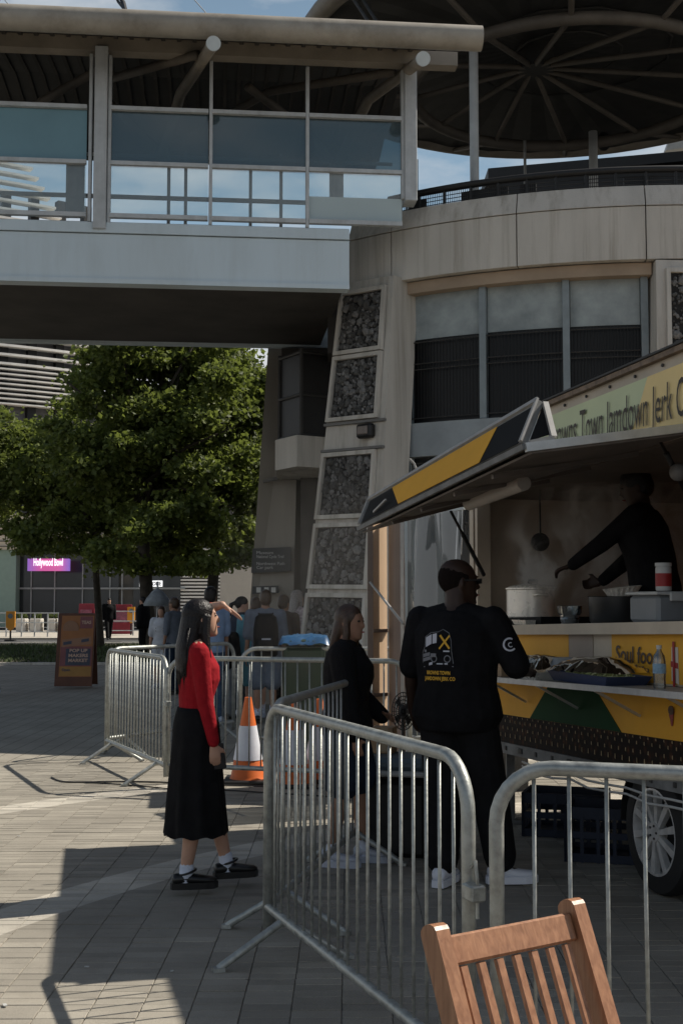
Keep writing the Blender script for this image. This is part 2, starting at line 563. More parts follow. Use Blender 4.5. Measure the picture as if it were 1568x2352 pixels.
    bp = N('ShaderNodeBump'); bp.inputs['Strength'].default_value = .5; bp.inputs['Distance'].default_value = .004
    K(n2.outputs['Fac'], bp.inputs['Height']); K(bp.outputs['Normal'], b.inputs['Normal'])
    b.inputs['Roughness'].default_value = .82
    b.inputs['Specular IOR Level'].default_value = .35
    return m
PB, PD = (.345, .315, .262), (.225, .205, .170)
M_paver = paving_mat('paver_stone', PB, PD)
M_paving = paving_mat('paving_far', PB, PD, bricks=True)
M_bed = mat('paving_bed', (.16, .145, .125), .95, var=.3, vs=20)
M_asph = mat('asphalt', (.055, .055, .055), .9, var=.25, vs=2, bump=.3, bs=90)
M_grass = mat('grass_blades', (.05, .075, .02), .7, var=.4, vs=3)
M_soil = mat('soil', (.045, .04, .025), .95, var=.4, vs=2)
M_line = mat('road_paint', (.62, .62, .60), .7, var=.2, vs=20)

g = MB(); g.box((0, 200, -.10), (900, 900, .08))
tag(g.build('ground', M_asph), kind='structure')
# paved plaza: bed, pavers built one by one where they can be picked apart, then joined ones, then a sheet
PW, PH = .20, .085
X0, Y0 = -6.0, 2.6
Y_PIECE, Y_JOIN, Y_END = 6.9, 13.0, 33.0
g = MB(); g.box((0, (2 + Y_JOIN) / 2, -.022), (15, Y_JOIN - 2, .03))
plaza = g.build('paving', M_bed)
tag(plaza, kind='structure')
pmesh = []
for k in range(4):
    mb = MB(); mb.box((0, 0, -.014), (PW - .004, PH - .0045, .028), bevel=.002)
    me = mb.mesh('paver'); me.materials.append(M_paver); pmesh.append(me)
joined = MB()
ny = int((Y_JOIN - Y0) / PH); nx = int(12 / PW)
cand = []
for j in range(ny):
    for i in range(nx):
        x = X0 + (i + .5) * PW; y = Y0 + (j + .5) * PH
        fan = (y - 5) * .008 * (x + .8)              # the joints spread a little with distance
        xx = x + fan; yy = y + .012 * x
        ang = .012 + .01 * (y - 5) * .3 + random.gauss(0, .004)
        dz = random.gauss(0, .0009)
        vis = EYE.z * FOC / max(yy, .1)
        px = abs(xx) / max(yy, .1)
        near = 4.55 < yy < Y_PIECE and px < .285
        M = Matrix.Translation((xx, yy, dz)) @ Matrix.Rotation(ang, 4, 'Z') @ Matrix.Rotation(random.gauss(0, .006), 4, 'X') @ Matrix.Diagonal((1 + (y - 5) * .008, 1, 1, 1))
        if near: cand.append((yy, M))
        else:
            joined.M = M; joined.mi = random.choice((0, 0, 0, 1, 2))
            joined.box((0, 0, -.014), (PW - .004, PH - .0045, .028))
joined.M = Matrix.Identity(4)
cand.sort(key=lambda t: t[0])
for k, (yy, M) in enumerate(cand):
    if k < 298:
        inst('paver', random.choice(pmesh), plaza, M)
    else:
        joined.M = M; joined.box((0, 0, -.014), (PW - .004, PH - .0045, .028)); joined.M = Matrix.Identity(4)
o = joined.build('paver_field', [M_paver, paving_mat('paver_stone_dark', tuple(x * .84 for x in PB), tuple(x * .84 for x in PD)), paving_mat('paver_stone_pale', tuple(x * 1.12 for x in PB), tuple(x * 1.1 for x in PD))], plaza); o['kind'] = 'stuff'
g = MB(); g.box((0, (Y_JOIN + Y_END) / 2 + .0, -.030), (60, Y_END - Y_JOIN, .05))
g.box((-18.5, 7.5, -.030), (22, 11, .05)); g.box((18.5, 7.5, -.030), (22, 11, .05))
tag(g.build('far_paving', M_paving), kind='structure')
# road beyond, kerbs, grass, lit pavement in front of the bowling hall
g = MB(); g.box((-14, 52, -.02), (80, 6, .03)); tag(g.build('road', M_asph), kind='structure')
g = MB()
for x in range(-40, 8, 4): g.box((x, 52, -.001), (2, .12, .004))
tag(g.build('road_marking', M_line), kind='structure')
g = MB(); g.box((-14, 63.5, .01), (90, 16.6, .12)); tag(g.build('far_pavement', mat('pale_paving', (.42, .385, .33), .85, var=.12, vs=.6)), kind='structure')
g = MB(); g.box((-13, 48.88, .0), (60, .24, .12)); g.box((-13, 33.1, .0), (60, .2, .1)); tag(g.build('kerb', M_conc), kind='structure')
g = MB(); g.box((-13, 41, -.02), (60, 15.3, .06)); lawn = g.build('lawn_soil', M_soil); tag(lawn, kind='structure')
def grass(name, x0, x1, y0, y1, n, z=.01):
    q = RNG.random((n, 4))
    x = x0 + q[:, 0] * (x1 - x0); y = y0 + q[:, 1] * (y1 - y0)
    a = q[:, 2] * 2 * pi; h = .05 + .07 * q[:, 3]; w = .02
    vs = np.zeros((n, 3, 3)); dx = np.cos(a) * w; dy = np.sin(a) * w
    vs[:, 0] = np.stack([x - dx, y - dy, np.full(n, z)], 1); vs[:, 1] = np.stack([x + dx, y + dy, np.full(n, z)], 1)
    vs[:, 2] = np.stack([x + RNG.normal(0, .03, n), y + RNG.normal(0, .03, n), z + h], 1)
    me = bpy.data.meshes.new(name)
    me.from_pydata(vs.reshape(-1, 3).tolist(), [], np.arange(n * 3).reshape(-1, 3).tolist()); me.materials.append(M_grass)
    return tag(link(name, me), 'short dark grass growing in the shade under the trees', 'grass', kind='stuff')
grass('grass', -18, 4, 34, 48, 26000)

# ================================================================== FOOTBRIDGE
BA = atan2(.1, 1.0)
bdir = V((cos(BA), sin(BA), 0)); bnor = V((sin(BA), -cos(BA), 0))     # along, towards the camera
def BY(x, off=0.0):      # world point on the bridge's front plane: x world, off towards the camera
    return V((x, 16.1 + .1 * x, 0)) + bnor * off
def BP(u, v, off=0.0):   # where the sight line of (u, v) meets the bridge's plane
    d = ray(u, v); p0 = BY(0, off)
    t = (p0 - EYE).dot(bnor) / d.dot(bnor)
    return EYE + d * t
bridge = thing('footbridge', tuple(BY(-4)), 'raised glazed footbridge with grey blue fascia running into the round concrete building', 'footbridge')
WID = 3.8
back = -bnor * WID
def bbox(mb, xa, xb, z0, z1, off, th):
    a = BY(xa, off - th / 2); b = BY(xb, off - th / 2)
    a.z = b.z = (z0 + z1) / 2
    mb.bar(a, b, th, z1 - z0)
XL, XR = -8.5, .10
zt = BP(400, 522).z; zb = BP(400, 650).z; zc = BP(400, 540).z
mb = MB(); bbox(mb, XL, XR, zb, zc - .012, .0, .16); bbox(mb, XL, XR, zb - .03, zb + .03, .03, .22)
mb.build('fascia', M_bluegrey, bridge)
mb = MB(); bbox(mb, XL, XR, zc, zt + .03, .03, .2); bbox(mb, XL, XR, zt + .03, zt + .06, -.05, .1)
mb.build('sill_rail', M_bluegrey, bridge)
mb = MB()
a = BY(XL, -.17); b = BY(XR - .05, -.17); c = b + back; d = a + back
for p in (a, b, c, d): p.z = zb + .16
mb.slab([a, b, c, d], (0, 0, 1), .12)
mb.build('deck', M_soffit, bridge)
mb = MB(); bbox(mb, XL, XR + .6, zb, zc, -WID - .1, .16); mb.build('rear_fascia', M_bluegrey, bridge)
# down stand beam of the far side under the deck
EO = 1.0
zroof = BP(300, 52, EO).z
zbeam = BP(300, 120).z; zbeam2 = BP(300, 88).z
# roof eave tube, gutter beam, roof skin
mb = MB(); e = BP(1105, 104, EO); a = BY(XL, EO); a.z = zroof; b = V((e.x, BY(e.x, EO).y, zroof))
mb.tube([a, b], .155, 20); mb.build('eave_tube', M_tubebeige, bridge, auto=40)
mb = MB(); a = BY(XL, .62); b2 = BY(XR + .45, .62)
for (o1, z1, o2, z2) in ((EO - .12, zroof + .06, .06, zbeam2 + .10), ):
    p = BY(XL, o1); q = BY(1.0, o1); r_ = BY(1.0, o2); s_ = BY(XL, o2)
    p.z = q.z = z1 - .03; r_.z = s_.z = z2
    mb.slab([s_, r_, q, p], (0, 0, 1), .03)
mb.build('eave_panel', M_dark, bridge)
mb = MB(); xe = BP(1050, 170).x
bbox(mb, XL, xe, zbeam, zbeam2, .02, .2); mb.build('gutter_beam', M_rim, bridge)
mb = MB()
prof = [(EO - .12, zroof + .13), (-.9, zroof + .52), (-2.0, zroof + .66), (-3.1, zroof + .58), (-4.3, zroof + .34)]
for k in range(4):
    (o1, z1), (o2, z2) = prof[k], prof[k + 1]
    p = BY(XL, o1); q = BY(1.05, o1); r_ = BY(1.05, o2); s_ = BY(XL, o2)
    p.z = q.z = z1; r_.z = s_.z = z2
    mb.slab([p, q, r_, s_], (0, 0, 1), .06)
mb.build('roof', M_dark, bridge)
mb = MB()
for k in range(48):
    x = XL + k * .2
    for j in range(4):
        (o1, z1), (o2, z2) = prof[j], prof[j + 1]
        p = BY(x, o1); q = BY(x, o2); p.z = z1 - .075; q.z = z2 - .075
        mb.bar(p, q, .05, .03)
mb.build('roof_rib', M_soffit, bridge)
mb = MB(); p = BY(XL, -4.35); q = BY(1.0, -4.35); p.z = q.z = zroof + .30; mb.tube([p, q], .14, 12); mb.build('rear_eave_tube', M_dark, bridge, smooth=True)
# raking roof struts with round white end caps
M_cap = mat('white_cap', (.50, .54, .54), .5, var=.1)
def strut(capuv, tail, branch):
    tail = [(u, v, y * .945) for u, v, y in tail]; branch = [[(u, v, y * .945) for u, v, y in b_] for b_ in branch]
    c = BP(capuv[0], capuv[1], EO + .13)
    pts = [c + bnor * .02] + [P(u, v, y) for u, v, y in tail]
    m_ = MB(); m_.tube(pts, .075, 12); s = m_.build('roof_strut', M_rim, bridge, smooth=True)
    m_ = MB(); d = (pts[1] - pts[0]).normalized(); m_.cyl(c + bnor * .02 - d * .03, c + bnor * .02 + d * .012, .088, 20); m_.build('end_cap', M_cap, s, auto=40)
    for br in branch:
        m_ = MB(); m_.tube([P(*q) for q in br], .06, 10); m_.build('strut_branch', M_canst, s, smooth=True)
strut((490, 102), [(455, 155, 17.4), (415, 215, 18.2), (368, 372, 19.7)], [[(368, 352, 19.6), (620, 210, 18.5), (905, 165, 17.4)], [(368, 348, 19.6), (250, 235, 18.4)], [(455, 125, 16.7), (240, 185, 18)]])
strut((970, 137), [(925, 170, 17.6), (845, 230, 18.5), (770, 385, 20.0)], [[(770, 372, 20.0), (690, 290, 19), (570, 200, 17.6)], [(775, 365, 20.0), (900, 290, 18.8)]])
strut((-75, 66), [(-30, 140, 17.2), (-60, 220, 18.2), (-90, 350, 19.5)], [[(-80, 335, 19.4), (110, 225, 18.2), (230, 160, 17)]])
# posts and mullions
def post(u0, u1, v0, v1, off, th, nm, m=M_steel_w):
    a = BP(u0, v1, off); b = BP(u1, v1, off); z1 = BP((u0 + u1) / 2, v0, off).z; z0 = BP((u0 + u1) / 2, v1, off).z
    c = (a + b) / 2; w = (b - a).length
    m_ = MB(); p = c + -bnor * th / 2; p.z = z0; q = p.copy(); q.z = z1
    m_.bar(p, q, w, th, up=bnor) if False else m_.box(((p + q) / 2), (w, th, z1 - z0), Matrix.Rotation(BA, 3, 'Z'), bevel=.008)
    return m_.build(nm, m, bridge)
post(213, 243, 104, 524, .07, .3, 'post'); post(930, 958, 150, 460, .07, .3, 'post')
post(-140, -112, 90, 510, .07, .3, 'post')
for u, va, vb in ((205, 122, 508), (249, 125, 512), (483, 138, 516), (706, 152, 522), (926, 160, 456)):
    post(u - 4, u + 4, va, vb, .03, .10, 'mullion')
for u, va, vb in ((-105, 118, 505), (-40, 118, 505)): post(u - 4, u + 4, va, vb, .03, .10, 'mullion')
# rails per bay and panes
bays = [(-105, -40), (-40, 200), (253, 479), (487, 702), (710, 922)]
ztop = BP(300, 250).z; zmid = BP(300, 376).z; zbot = BP(300, 497).z
def hbar(u0, u1, z, off, h, th, nm, m=M_steel_w):
    a = BP(u0, 300, off); b = BP(u1, 300, off); a.z = b.z = z
    m_ = MB(); m_.bar(a, b, th, h); return m_.build(nm, m, bridge)
def panel(u0, u1, z0, z1, off, nm, m):
    a = BP(u0, 300, off); b = BP(u1, 300, off)
    m_ = MB(); m_.slab([V((a.x, a.y, z0)), V((b.x, b.y, z0)), V((b.x, b.y, z1)), V((a.x, a.y, z1))], bnor, .012)
    return m_.build(nm, m, bridge)
for k, (u0, u1) in enumerate(bays):
    hbar(u0, u1, ztop, .0, .05, .07, 'rail'); hbar(u0, u1, zmid, .0, .05, .07, 'rail'); hbar(u0, u1, zbot, .0, .055, .08, 'rail')
    panel(u0, u1, zmid + .03, ztop - .03, -.03, 'glazing', M_panef if k < 2 else M_panet)
    if k == 4:
        zs = BP(800, 452).z
        panel(u0, u1, zbot + .03, zs, -.03, 'glazing', mat('milky_pane', (.42, .50, .51), .4, var=.05, vs=1))
        panel(u0, u1, zs, zmid - .03, -.034, 'glazing', M_pane)
    else:
        panel(u0, u1, zbot + .03, zmid - .03, -.03, 'glazing', M_pane)
# far side glazing frame seen through the near one
def fpost(u, v0, v1, w=.05):
    off = -WID + .1
    a = BP(u, v1, off); b = BP(u, v0, off)
    m_ = MB(); m_.box((a.x, a.y, (a.z + b.z) / 2), (w, .06, abs(b.z - a.z)), Matrix.Rotation(BA, 3, 'Z')); m_.build('rear_mullion', M_steel_w, bridge)
for u in (387, 426, 575, 645): fpost(u, 352, 520)
fpost(172, 372, 500, .2); fpost(155, 372, 500); fpost(190, 372, 500)
fpost(776, 372, 470, .17); fpost(760, 372, 470)
off = -WID + .1
m_ = MB(); a = BP(-60, 440, off); b = BP(705, 465, off); zz = BP(400, 456, off).z; a.z = b.z = zz; m_.bar(a, b, .05, .06); m_.build('rear_rail', M_steel_w, bridge)
m_ = MB(); a = BP(-60, 365, off); b = BP(900, 365, off); zz = BP(620, 368, off).z; a.z = b.z = zz; m_.bar(a, b, .05, .04); m_.build('rear_rail', M_steel_w, bridge)
# hangers above the roof
m_ = MB(); m_.tube([P(256, -30, 17), P(272, 4, 16.8), P(300, 38, 16.2)], .02, 6); m_.tube([P(262, -30, 17), P(285, 8, 16.7), P(292, 36, 16.2)], .03, 6); m_.build('hanger', M_dark, bridge)
m_ = MB(); m_.tube([P(440, -8, 17), P(486, 44, 16)], .008, 5); m_.tube([P(5, -8, 17), P(24, 14, 16)], .008, 5); m_.build('cable', M_steel_w, bridge)

# ================================================================== ROUND BUILDING
DC = V((4.4, 22.1, 0)); DR = 6.5
drum = thing('round_building', (4.4, 22.1, 0), 'round concrete building with curved parapet band and dark grilled windows behind the food trailer', 'building')
def dp(th, r, z): return V((DC.x + r * cos(th), DC.y + r * sin(th), z))
def arc_slab(mb, t0, t1, r0, r1, z0, z1, n=None):
    n = n or max(2, int(abs(t1 - t0) / radians(2)))
    for k in range(n):
        a = t0 + (t1 - t0) * k / n; b = t0 + (t1 - t0) * (k + 1) / n
        mb.hexa([dp(a, r1, z0), dp(b, r1, z0), dp(b, r0, z0), dp(a, r0, z0), dp(a, r1, z1), dp(b, r1, z1), dp(b, r0, z1), dp(a, r0, z1)])
def curved_panel(mb, t0, t1, r0, r1, z0, z1, n=None, r1t=None):
    """one closed arc block; r1t = outer radius at the top"""
    n = n or max(2, int(abs(t1 - t0) / radians(1.5)))
    r1t = r1 if r1t is None else r1t
    vs = []; fs = []
    for k in range(n + 1):
        a = t0 + (t1 - t0) * k / n
        vs += [dp(a, r0, z0), dp(a, r1, z0), dp(a, r1t, z1), dp(a, r0, z1)]
    for k in range(n):
        i = 4 * k; j = i + 4
        fs += [(i, i + 1, j + 1, j), (i + 1, i + 2, j + 2, j + 1), (i + 2, i + 3, j + 3, j + 2), (i + 3, i, j, j + 3)]
    fs += [(0, 3, 2, 1), (4 * n, 4 * n + 1, 4 * n + 2, 4 * n + 3)]
    mb.add(vs, fs)
D = radians
zT, zJ, zB = 6.90, 6.62, 5.93
joints = [D(-131.5), D(-125), D(-109.3), D(-95), D(-80), D(-50)]
for k in range(5):
    t0, t1 = joints[k] + .0012, joints[k + 1] - .0012
    mb = MB(); curved_panel(mb, t0, t1, DR - .35, DR, zB, zJ - .012); mb.build('parapet_panel', M_conc, drum, auto=30)
    mb = MB(); curved_panel(mb, t0, t1, DR - .35, DR + .015, zJ, zT, r1t=DR - .08); mb.build('coping', M_conc, drum, auto=30)
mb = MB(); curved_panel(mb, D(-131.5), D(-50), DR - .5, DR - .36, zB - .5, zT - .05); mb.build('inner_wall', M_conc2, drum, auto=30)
# lintel under the band
M_tan = mat('lintel_render', (.32, .245, .175), .8, var=.15, vs=2)
mb = MB(); curved_panel(mb, D(-124.6), D(-94.3), DR - .42, DR - .12, zB - .17, zB - .015); mb.build('lintel', M_tan, drum, auto=30)
# windows
RWN = DR - .32
M_frame = mat('window_frame', (.20, .235, .25), .5, var=.12, vs=6)
M_blind = mat('blind', (.33, .37, .37), .7, var=.3, vs=3.2, col2=(.20, .23, .235))
def bay(t0, t1, z0, z1, name='window', blind=True):
    mb = MB(); curved_panel(mb, t0, t1, RWN - .06, RWN, z0, z1)
    w = mb.build(name, M_glassd, drum, auto=30)
    if blind:
        mb = MB(); curved_panel(mb, t0 + .004, t1 - .004, RWN + .003, RWN + .02, z1 - .60, z1 - .0); mb.build('blind', M_blind, w, auto=30)
    mb = MB()
    n = 22; zl = z1 - .62 if blind else z1 - .08
    for k in range(n):
        a = t0 + (t1 - t0) * (k + .5) / n
        mb.tube([dp(a, RWN + .06, z0 + .05), dp(a, RWN + .06, zl)], .005, 4)
    mb.stuff('grille', M_darker, w)
    for zz in ((z0 + .06, z0 + .72, z0 + .80, zl - .03) if blind else (z0 + .1, z0 + .75, zl)):
        mb = MB(); mb.tube([dp(t0 + (t1 - t0) * k / 8, RWN + .075, zz) for k in range(9)], .008, 5); mb.build('rail', M_dark, w)
    return w
bts = [D(-124.0), D(-114.0), D(-104.0), D(-95)]
zW1, zW0 = zB - .17, 4.02
for k in range(3):
    bay(bts[k] + .004, bts[k + 1] - .004, zW0, zW1)
    bay(bts[k] + .004, bts[k + 1] - .004, 1.9, 3.55, blind=False)
for k in range(4):
    a = bts[k]
    mb = MB()
    for zz0, zz1 in ((zW0, zW1), (1.9, 3.55)):
        mb = MB(); curved_panel(mb, a - .007, a + .007, RWN - .02, RWN + .1, zz0, zz1, n=1); mb.build('window_post', M_frame, drum)
mb = MB(); curved_panel(mb, D(-124.4), D(-94.5), RWN - .1, RWN + .12, 3.56, zW0 - .01); mb.build('spandrel', mat('spandrel', (.26, .29, .305), .7, var=.15, vs=2), drum, auto=30)
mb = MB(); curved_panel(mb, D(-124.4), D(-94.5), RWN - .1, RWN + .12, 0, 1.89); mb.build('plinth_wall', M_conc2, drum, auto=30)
# core that closes the drum
mb = MB(); mb.lathe([(0, 0), (4.3, 0), (4.3, zT - .4), (0, zT - .4)], (5.6, 22.3, 0), 48, cap=False); mb.build('core_wall', M_conc2, drum, auto=30)
# black railing on the parapet
mb = MB(); RR_ = DR - .28
mb.tube([dp(D(-127 + k * 2.0), RR_, zT + .28) for k in range(42)], .045, 8)
mb.build('handrail', M_darker, drum, smooth=True)
for k in range(24): mb = MB(); a = D(-126 + k * 3.5); mb.tube([dp(a, RR_, zT - .2), dp(a, RR_, zT + .28)], .02, 6); mb.build('railing_post', M_darker, drum)
mb = MB()
for zz in np.arange(zT - .02, zT + .26, .05): mb.tube([dp(D(-127 + k * 2.0), RR_, zz) for k in range(42)], .006, 4)
for k in range(330): a = D(-127 + k * .25); mb.tube([dp(a, RR_, zT - .05), dp(a, RR_, zT + .26)], .005, 3, cap=False)
mb.stuff('railing_mesh', M_darker, drum)
for (t0, t1) in ((-124.5, -122.0), (-117, -111), (-109.5, -107.5), (-97, -93), (-86, -78)):
    mb = MB(); curved_panel(mb, D(t0), D(t1), RR_ - .12, RR_ - .08, zT - .1, zT + .22); mb.build('railing_sheet', M_darker, drum)

# ---------------------------------------------------------------- battered pylons faced with stones
def stone_me(k):
    r = random.Random(k); mb = MB()
    n, m = 6, 4
    mb.ell((0, 0, 0), (.5, .5, .5), n, m)
    mb.v = [V((p.x * r.uniform(.8, 1.2), p.y * r.uniform(.8, 1.2), p.z * r.uniform(.8, 1.2))) for p in mb.v]
    me = mb.mesh('stone', smooth=False)
    me.materials.append(STONES[k % 3])
    return me
STONES = [mat('stone_dark', (.06, .058, .055), .85, var=.35, vs=3), mat('stone_mid', (.09, .088, .083), .85, var=.35, vs=3), mat('stone_pale', (.17, .166, .16), .85, var=.3, vs=3)]
M_mortar = mat('stone_backing', (.022, .021, .02), .95, var=.4, vs=8)
def pylon(tl, tr, bl, br, depth_dir, depth, panels, label, group, lamp=False, count=50, joints=()):
    """tl.. are world corner points of the front face; panels = list of (top fraction, bottom fraction, left, right) down the face"""
    base = (bl + br) / 2; base.z = 0
    py = thing('pylon', tuple(base), label, 'pylon', group)
    dd = depth_dir.normalized() * depth
    def F(s, t):     # s left..right, t top..bottom
        return tl.lerp(tr, s).lerp(bl.lerp(br, s), t)
    n = (tr - tl).cross(bl - tl).normalized()
    if n.dot(EYE - tl) < 0: n = -n
    mb = MB(); mb.hexa([bl, br, br + dd, bl + dd, tl, tr, tr + dd, tl + dd]); mb.build('shaft', M_conc, py)
    meshes = [stone_me(k) for k in range(9)]
    left = 300
    for (t0, t1, s0, s1) in panels:
        w = (F(s1, (t0 + t1) / 2) - F(s0, (t0 + t1) / 2)).length; h = (F(.5, t1) - F(.5, t0)).length
        # frame, standing proud of the shaft
        fw = .055
        e = 0.055 / w
        eh = .055 / h * (t1 - t0)
        corner = [F(s0, t0), F(s1, t0), F(s1, t1), F(s0, t1)]
        inner = [F(s0 + e * (s1 - s0), t0 + eh), F(s1 - e * (s1 - s0), t0 + eh), F(s1 - e * (s1 - s0), t1 - eh), F(s0 + e * (s1 - s0), t1 - eh)]
        mb = MB()
        for k in range(4):
            j = (k + 1) % 4
            q = [corner[k], corner[j], inner[j], inner[k]]
            mb.hexa([p + n * .001 for p in q] + [p + n * .06 for p in q])
        mb.build('panel_frame', M_conc, py)
        mb = MB(); q = inner; mb.hexa([p + n * .001 for p in q] + [p + n * .006 for p in q]); mb.build('panel_backing', M_mortar, py)
        # stones
        rnd = random.Random(int(t0 * 1000) + 5)
        k = 0; tries = 0; placed = []
        small = MB()
        while k < count and tries < 4000:
            tries += 1
            a = rnd.random(); b = rnd.random(); sz = rnd.uniform(.07, .15)
            p = inner[0].lerp(inner[1], a).lerp(inner[3].lerp(inner[2], a), b)
            if min(a, 1 - a) * w < sz * .45 or min(b, 1 - b) * h < sz * .45: continue
            if any((p - q).length < (sz + s) * .42 for q, s in placed): continue
            placed.append((p, sz))
            R = Matrix.Rotation(rnd.uniform(0, 6.28), 3, n)
            rx = (tr - tl).normalized(); rz = n.cross(rx)
            B = R @ Matrix((rx, rz, n)).transposed()
            M = Matrix.Translation(p + n * .012 - V(py.location)) @ B.to_4x4() @ Matrix.Diagonal((sz * rnd.uniform(.8, 1.15), sz * rnd.uniform(.8, 1.1), sz * .62, 1))
            inst('stone', rnd.choice(meshes), py, M)
            k += 1
        for _ in range(420):
            a = rnd.random(); b = rnd.random(); sz = rnd.uniform(.03, .06)
            p = inner[0].lerp(inner[1], a).lerp(inner[3].lerp(inner[2], a), b)
            if min(a, 1 - a) * w < .03 or min(b, 1 - b) * h < .03: continue
            small.mi = rnd.randrange(3)
            small.ell(p + n * .012, (sz * .5, sz * .5, sz * .5), 5, 3)
        o = small.build('pebble_infill', STONES, py); o['kind'] = 'stuff'
    for t in joints:
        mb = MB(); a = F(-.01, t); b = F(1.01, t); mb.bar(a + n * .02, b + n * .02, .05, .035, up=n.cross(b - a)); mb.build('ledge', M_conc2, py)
    return py, F, n, dd
t1 = V((.76, -.65, 0)); d1 = V((.65, .76, 0))
ptl = P(787, 652, 17.25); ptr = P(903, 632, 16.55)
pbl = P(683, 1560, 17.15); pbr = P(850, 1600, 16.05)
def ext(t_, b_):   # run the edge down to the ground
    k = (t_.z - 0) / (t_.z - b_.z); return t_ + (b_ - t_) * k
pbl, pbr = ext(ptl, pbl), ext(ptr, pbr)
ztotal = ptl.z
def tf(v, y=16.8): return 1 - (P(800, v, y).z) / ztotal
pans = [(tf(655), tf(805), .02, .90), (tf(808), tf(962), .02, .90), (tf(1035), tf(1190), .02, .90), (tf(1200), tf(1352), .02, .90), (tf(1362), tf(1520), .02, .90)]
py1, PF, pn, pdd = pylon(ptl, ptr, pbl, pbr, d1, .55, pans, 'battered concrete pylon with five framed panels of dark stones beside the trailer awning', 'concrete pylons of the round building', count=60, joints=(tf(968), tf(1030)))
# notch stone ledge at the pylon's top left, lamp unit
lampp = PF(.74, tf(992)) + pn * .06
mb = MB(); R3 = Matrix(((t1.x, pn.x, 0), (t1.y, pn.y, 0), (0, 0, 1)))
mb.box(lampp, (.26, .12, .19), R3, bevel=.03); lu = mb.build('bulkhead_light', M_darker, None)
tag(lu, 'small dark rectangular bulkhead light fixed between the stone panels of the pylon', 'light')
mb = MB(); mb.box(lampp + pn * .065, (.17, .02, .11), R3, bevel=.008); mb.build('lens', mat('lamp_lens', (.16, .13, .11), .3, var=.3), lu)
# right pylon at the picture's edge
def C(th, r, z): return dp(D(th), r, z)
rtl, rtr = C(-94.0, DR + .02, zB - .02), C(-84, DR - .02, zB - .02)
rbl, rbr = C(-95.0, DR + .5, 0), C(-83, DR + .5, 0)
pylon(rtl, rtr, rbl, rbr, V((0, 1, 0)), .5, [(.02, .27, .10, .94), (.29, .52, .10, .94)], 'battered stone panelled pylon mostly hidden behind the trailer sign at the picture edge', 'concrete pylons of the round building', count=34)
# second pylon, plain and further round, with the direction sign
M_conc3 = mat('concrete_tan', (.30, .275, .235), .85, var=.18, vs=1.2, bump=.15, bs=60, streak=True)
qtl, qtr = P(626, 655, 20.2), P(642, 655, 20.2)
qtr = P(690, 655, 20.4)
qbl = ext(P(626, 655, 20.2), P(568, 1480, 20.2)); qbr = ext(P(690, 655, 20.4), P(672, 1480, 20.2))
py2 = thing('pylon', tuple((qbl + qbr) / 2), 'plain tapering concrete pylon carrying the dark direction board beyond the queue', 'pylon', 'concrete pylons of the round building')
mb = MB(); dd2 = V((.25, 1, 0)).normalized() * .7
mb.hexa([qbl, qbr, qbr + dd2, qbl + dd2, qtl, qtr, qtr + dd2, qtl + dd2]); mb.build('shaft', M_conc3, py2)
mb = MB(); a = P(604, 1106, 20.15); b = P(640, 1098, 20.15); mb.bar(a, b, .06, .05); mb.build('ledge', M_conc2, py2)
# direction board on it
sb = MB(); a, b, c, d = P(578, 1402, 20.1), P(668, 1402, 20.1), P(668, 1262, 20.1), P(580, 1262, 20.1)
a, b, c, d = P(577, 1316, 20.1), P(668, 1312, 20.1), P(668, 1256, 20.1), P(580, 1260, 20.1)
sb.slab([a, b, c, d], (0, -1, 0), .05)
sgn = sb.build('direction_board', mat('sign_dark', (.035, .037, .037), .5, var=.1)); tag(sgn, 'dark direction board with lines of small white lettering high on the plain pylon', 'sign')
M_let = mat('white_letters', (.55, .55, .52), .6, var=.05)
for (u, v, s, w) in ((590, 1273, 'Museum', 38), (590, 1282, 'National Cycle Trail', 62), (590, 1298, 'Northwest Path', 64), (590, 1307, 'Car park', 38)):
    p = P(u, v, 20.1); q = P(u + w, v, 20.1)
    put_text('lettering', s, V((p.x, 20.045, p.z)), (1, 0, 0), (0, 0, 1), .07, M_let, sgn, width=(q - p).length, off=.004)
sb = MB(); sb.slab([P(580, 1364, 20.1), P(640, 1362, 20.1), P(640, 1345, 20.1), P(580, 1347, 20.1)], (0, -1, 0), .05)
sg2 = sb.build('notice_board', MATS['sign_dark']); tag(sg2, 'narrow dark notice strip with pale squares below the direction board', 'sign')
for u in (594, 612, 628):
    p = P(u, 1355, 20.04); mb = MB(); mb.box((p.x, 20.04, p.z), (.07, .006, .08)); mb.build('notice', M_let, sg2)
# the recessed glazed bay and its slab between the two pylons
bayb = thing('glazed_bay', tuple(G(690, 1640)), 'dark glazed bay with pale projecting slab between the two pylons', 'bay window')
a, b, c, d = P(632, 1012, 18.6), P(680, 1000, 18.2), P(746, 975, 19.2), P(640, 1010, 21)
mb = MB(); top = [P(632, 1010, 18.9), P(682, 998, 18.3), P(760, 965, 18.6), P(760, 965, 21.0), P(640, 1000, 21)]
top = [V((p.x, p.y, P(660, 1005, 18.6).z)) for p in top]
mb.slab(top, (0, 0, 1), .46); mb.build('slab', M_conc, bayb)
zt_ = top[0].z; mb = MB(); gl = [V((p.x + (.06), p.y + .12, zt_ + 1.25)) for p in top]
mb.slab(gl, (0, 0, 1), 1.24); mb.build('glazing', M_darker, bayb)
mb = MB()
for p in (top[0], top[1]): mb.tube([V((p.x + .06, p.y + .10, zt_)), V((p.x + .06, p.y + .10, zt_ + 1.3))], .03, 6)
mid = (top[0] + top[1]) / 2
for zz in (.02, .62, 1.25):
    mb.tube([V((p.x + .05, p.y + .10, zt_ + zz)) for p in top[:3]], .025, 6)
mb.build('frame', M_dark, bayb)
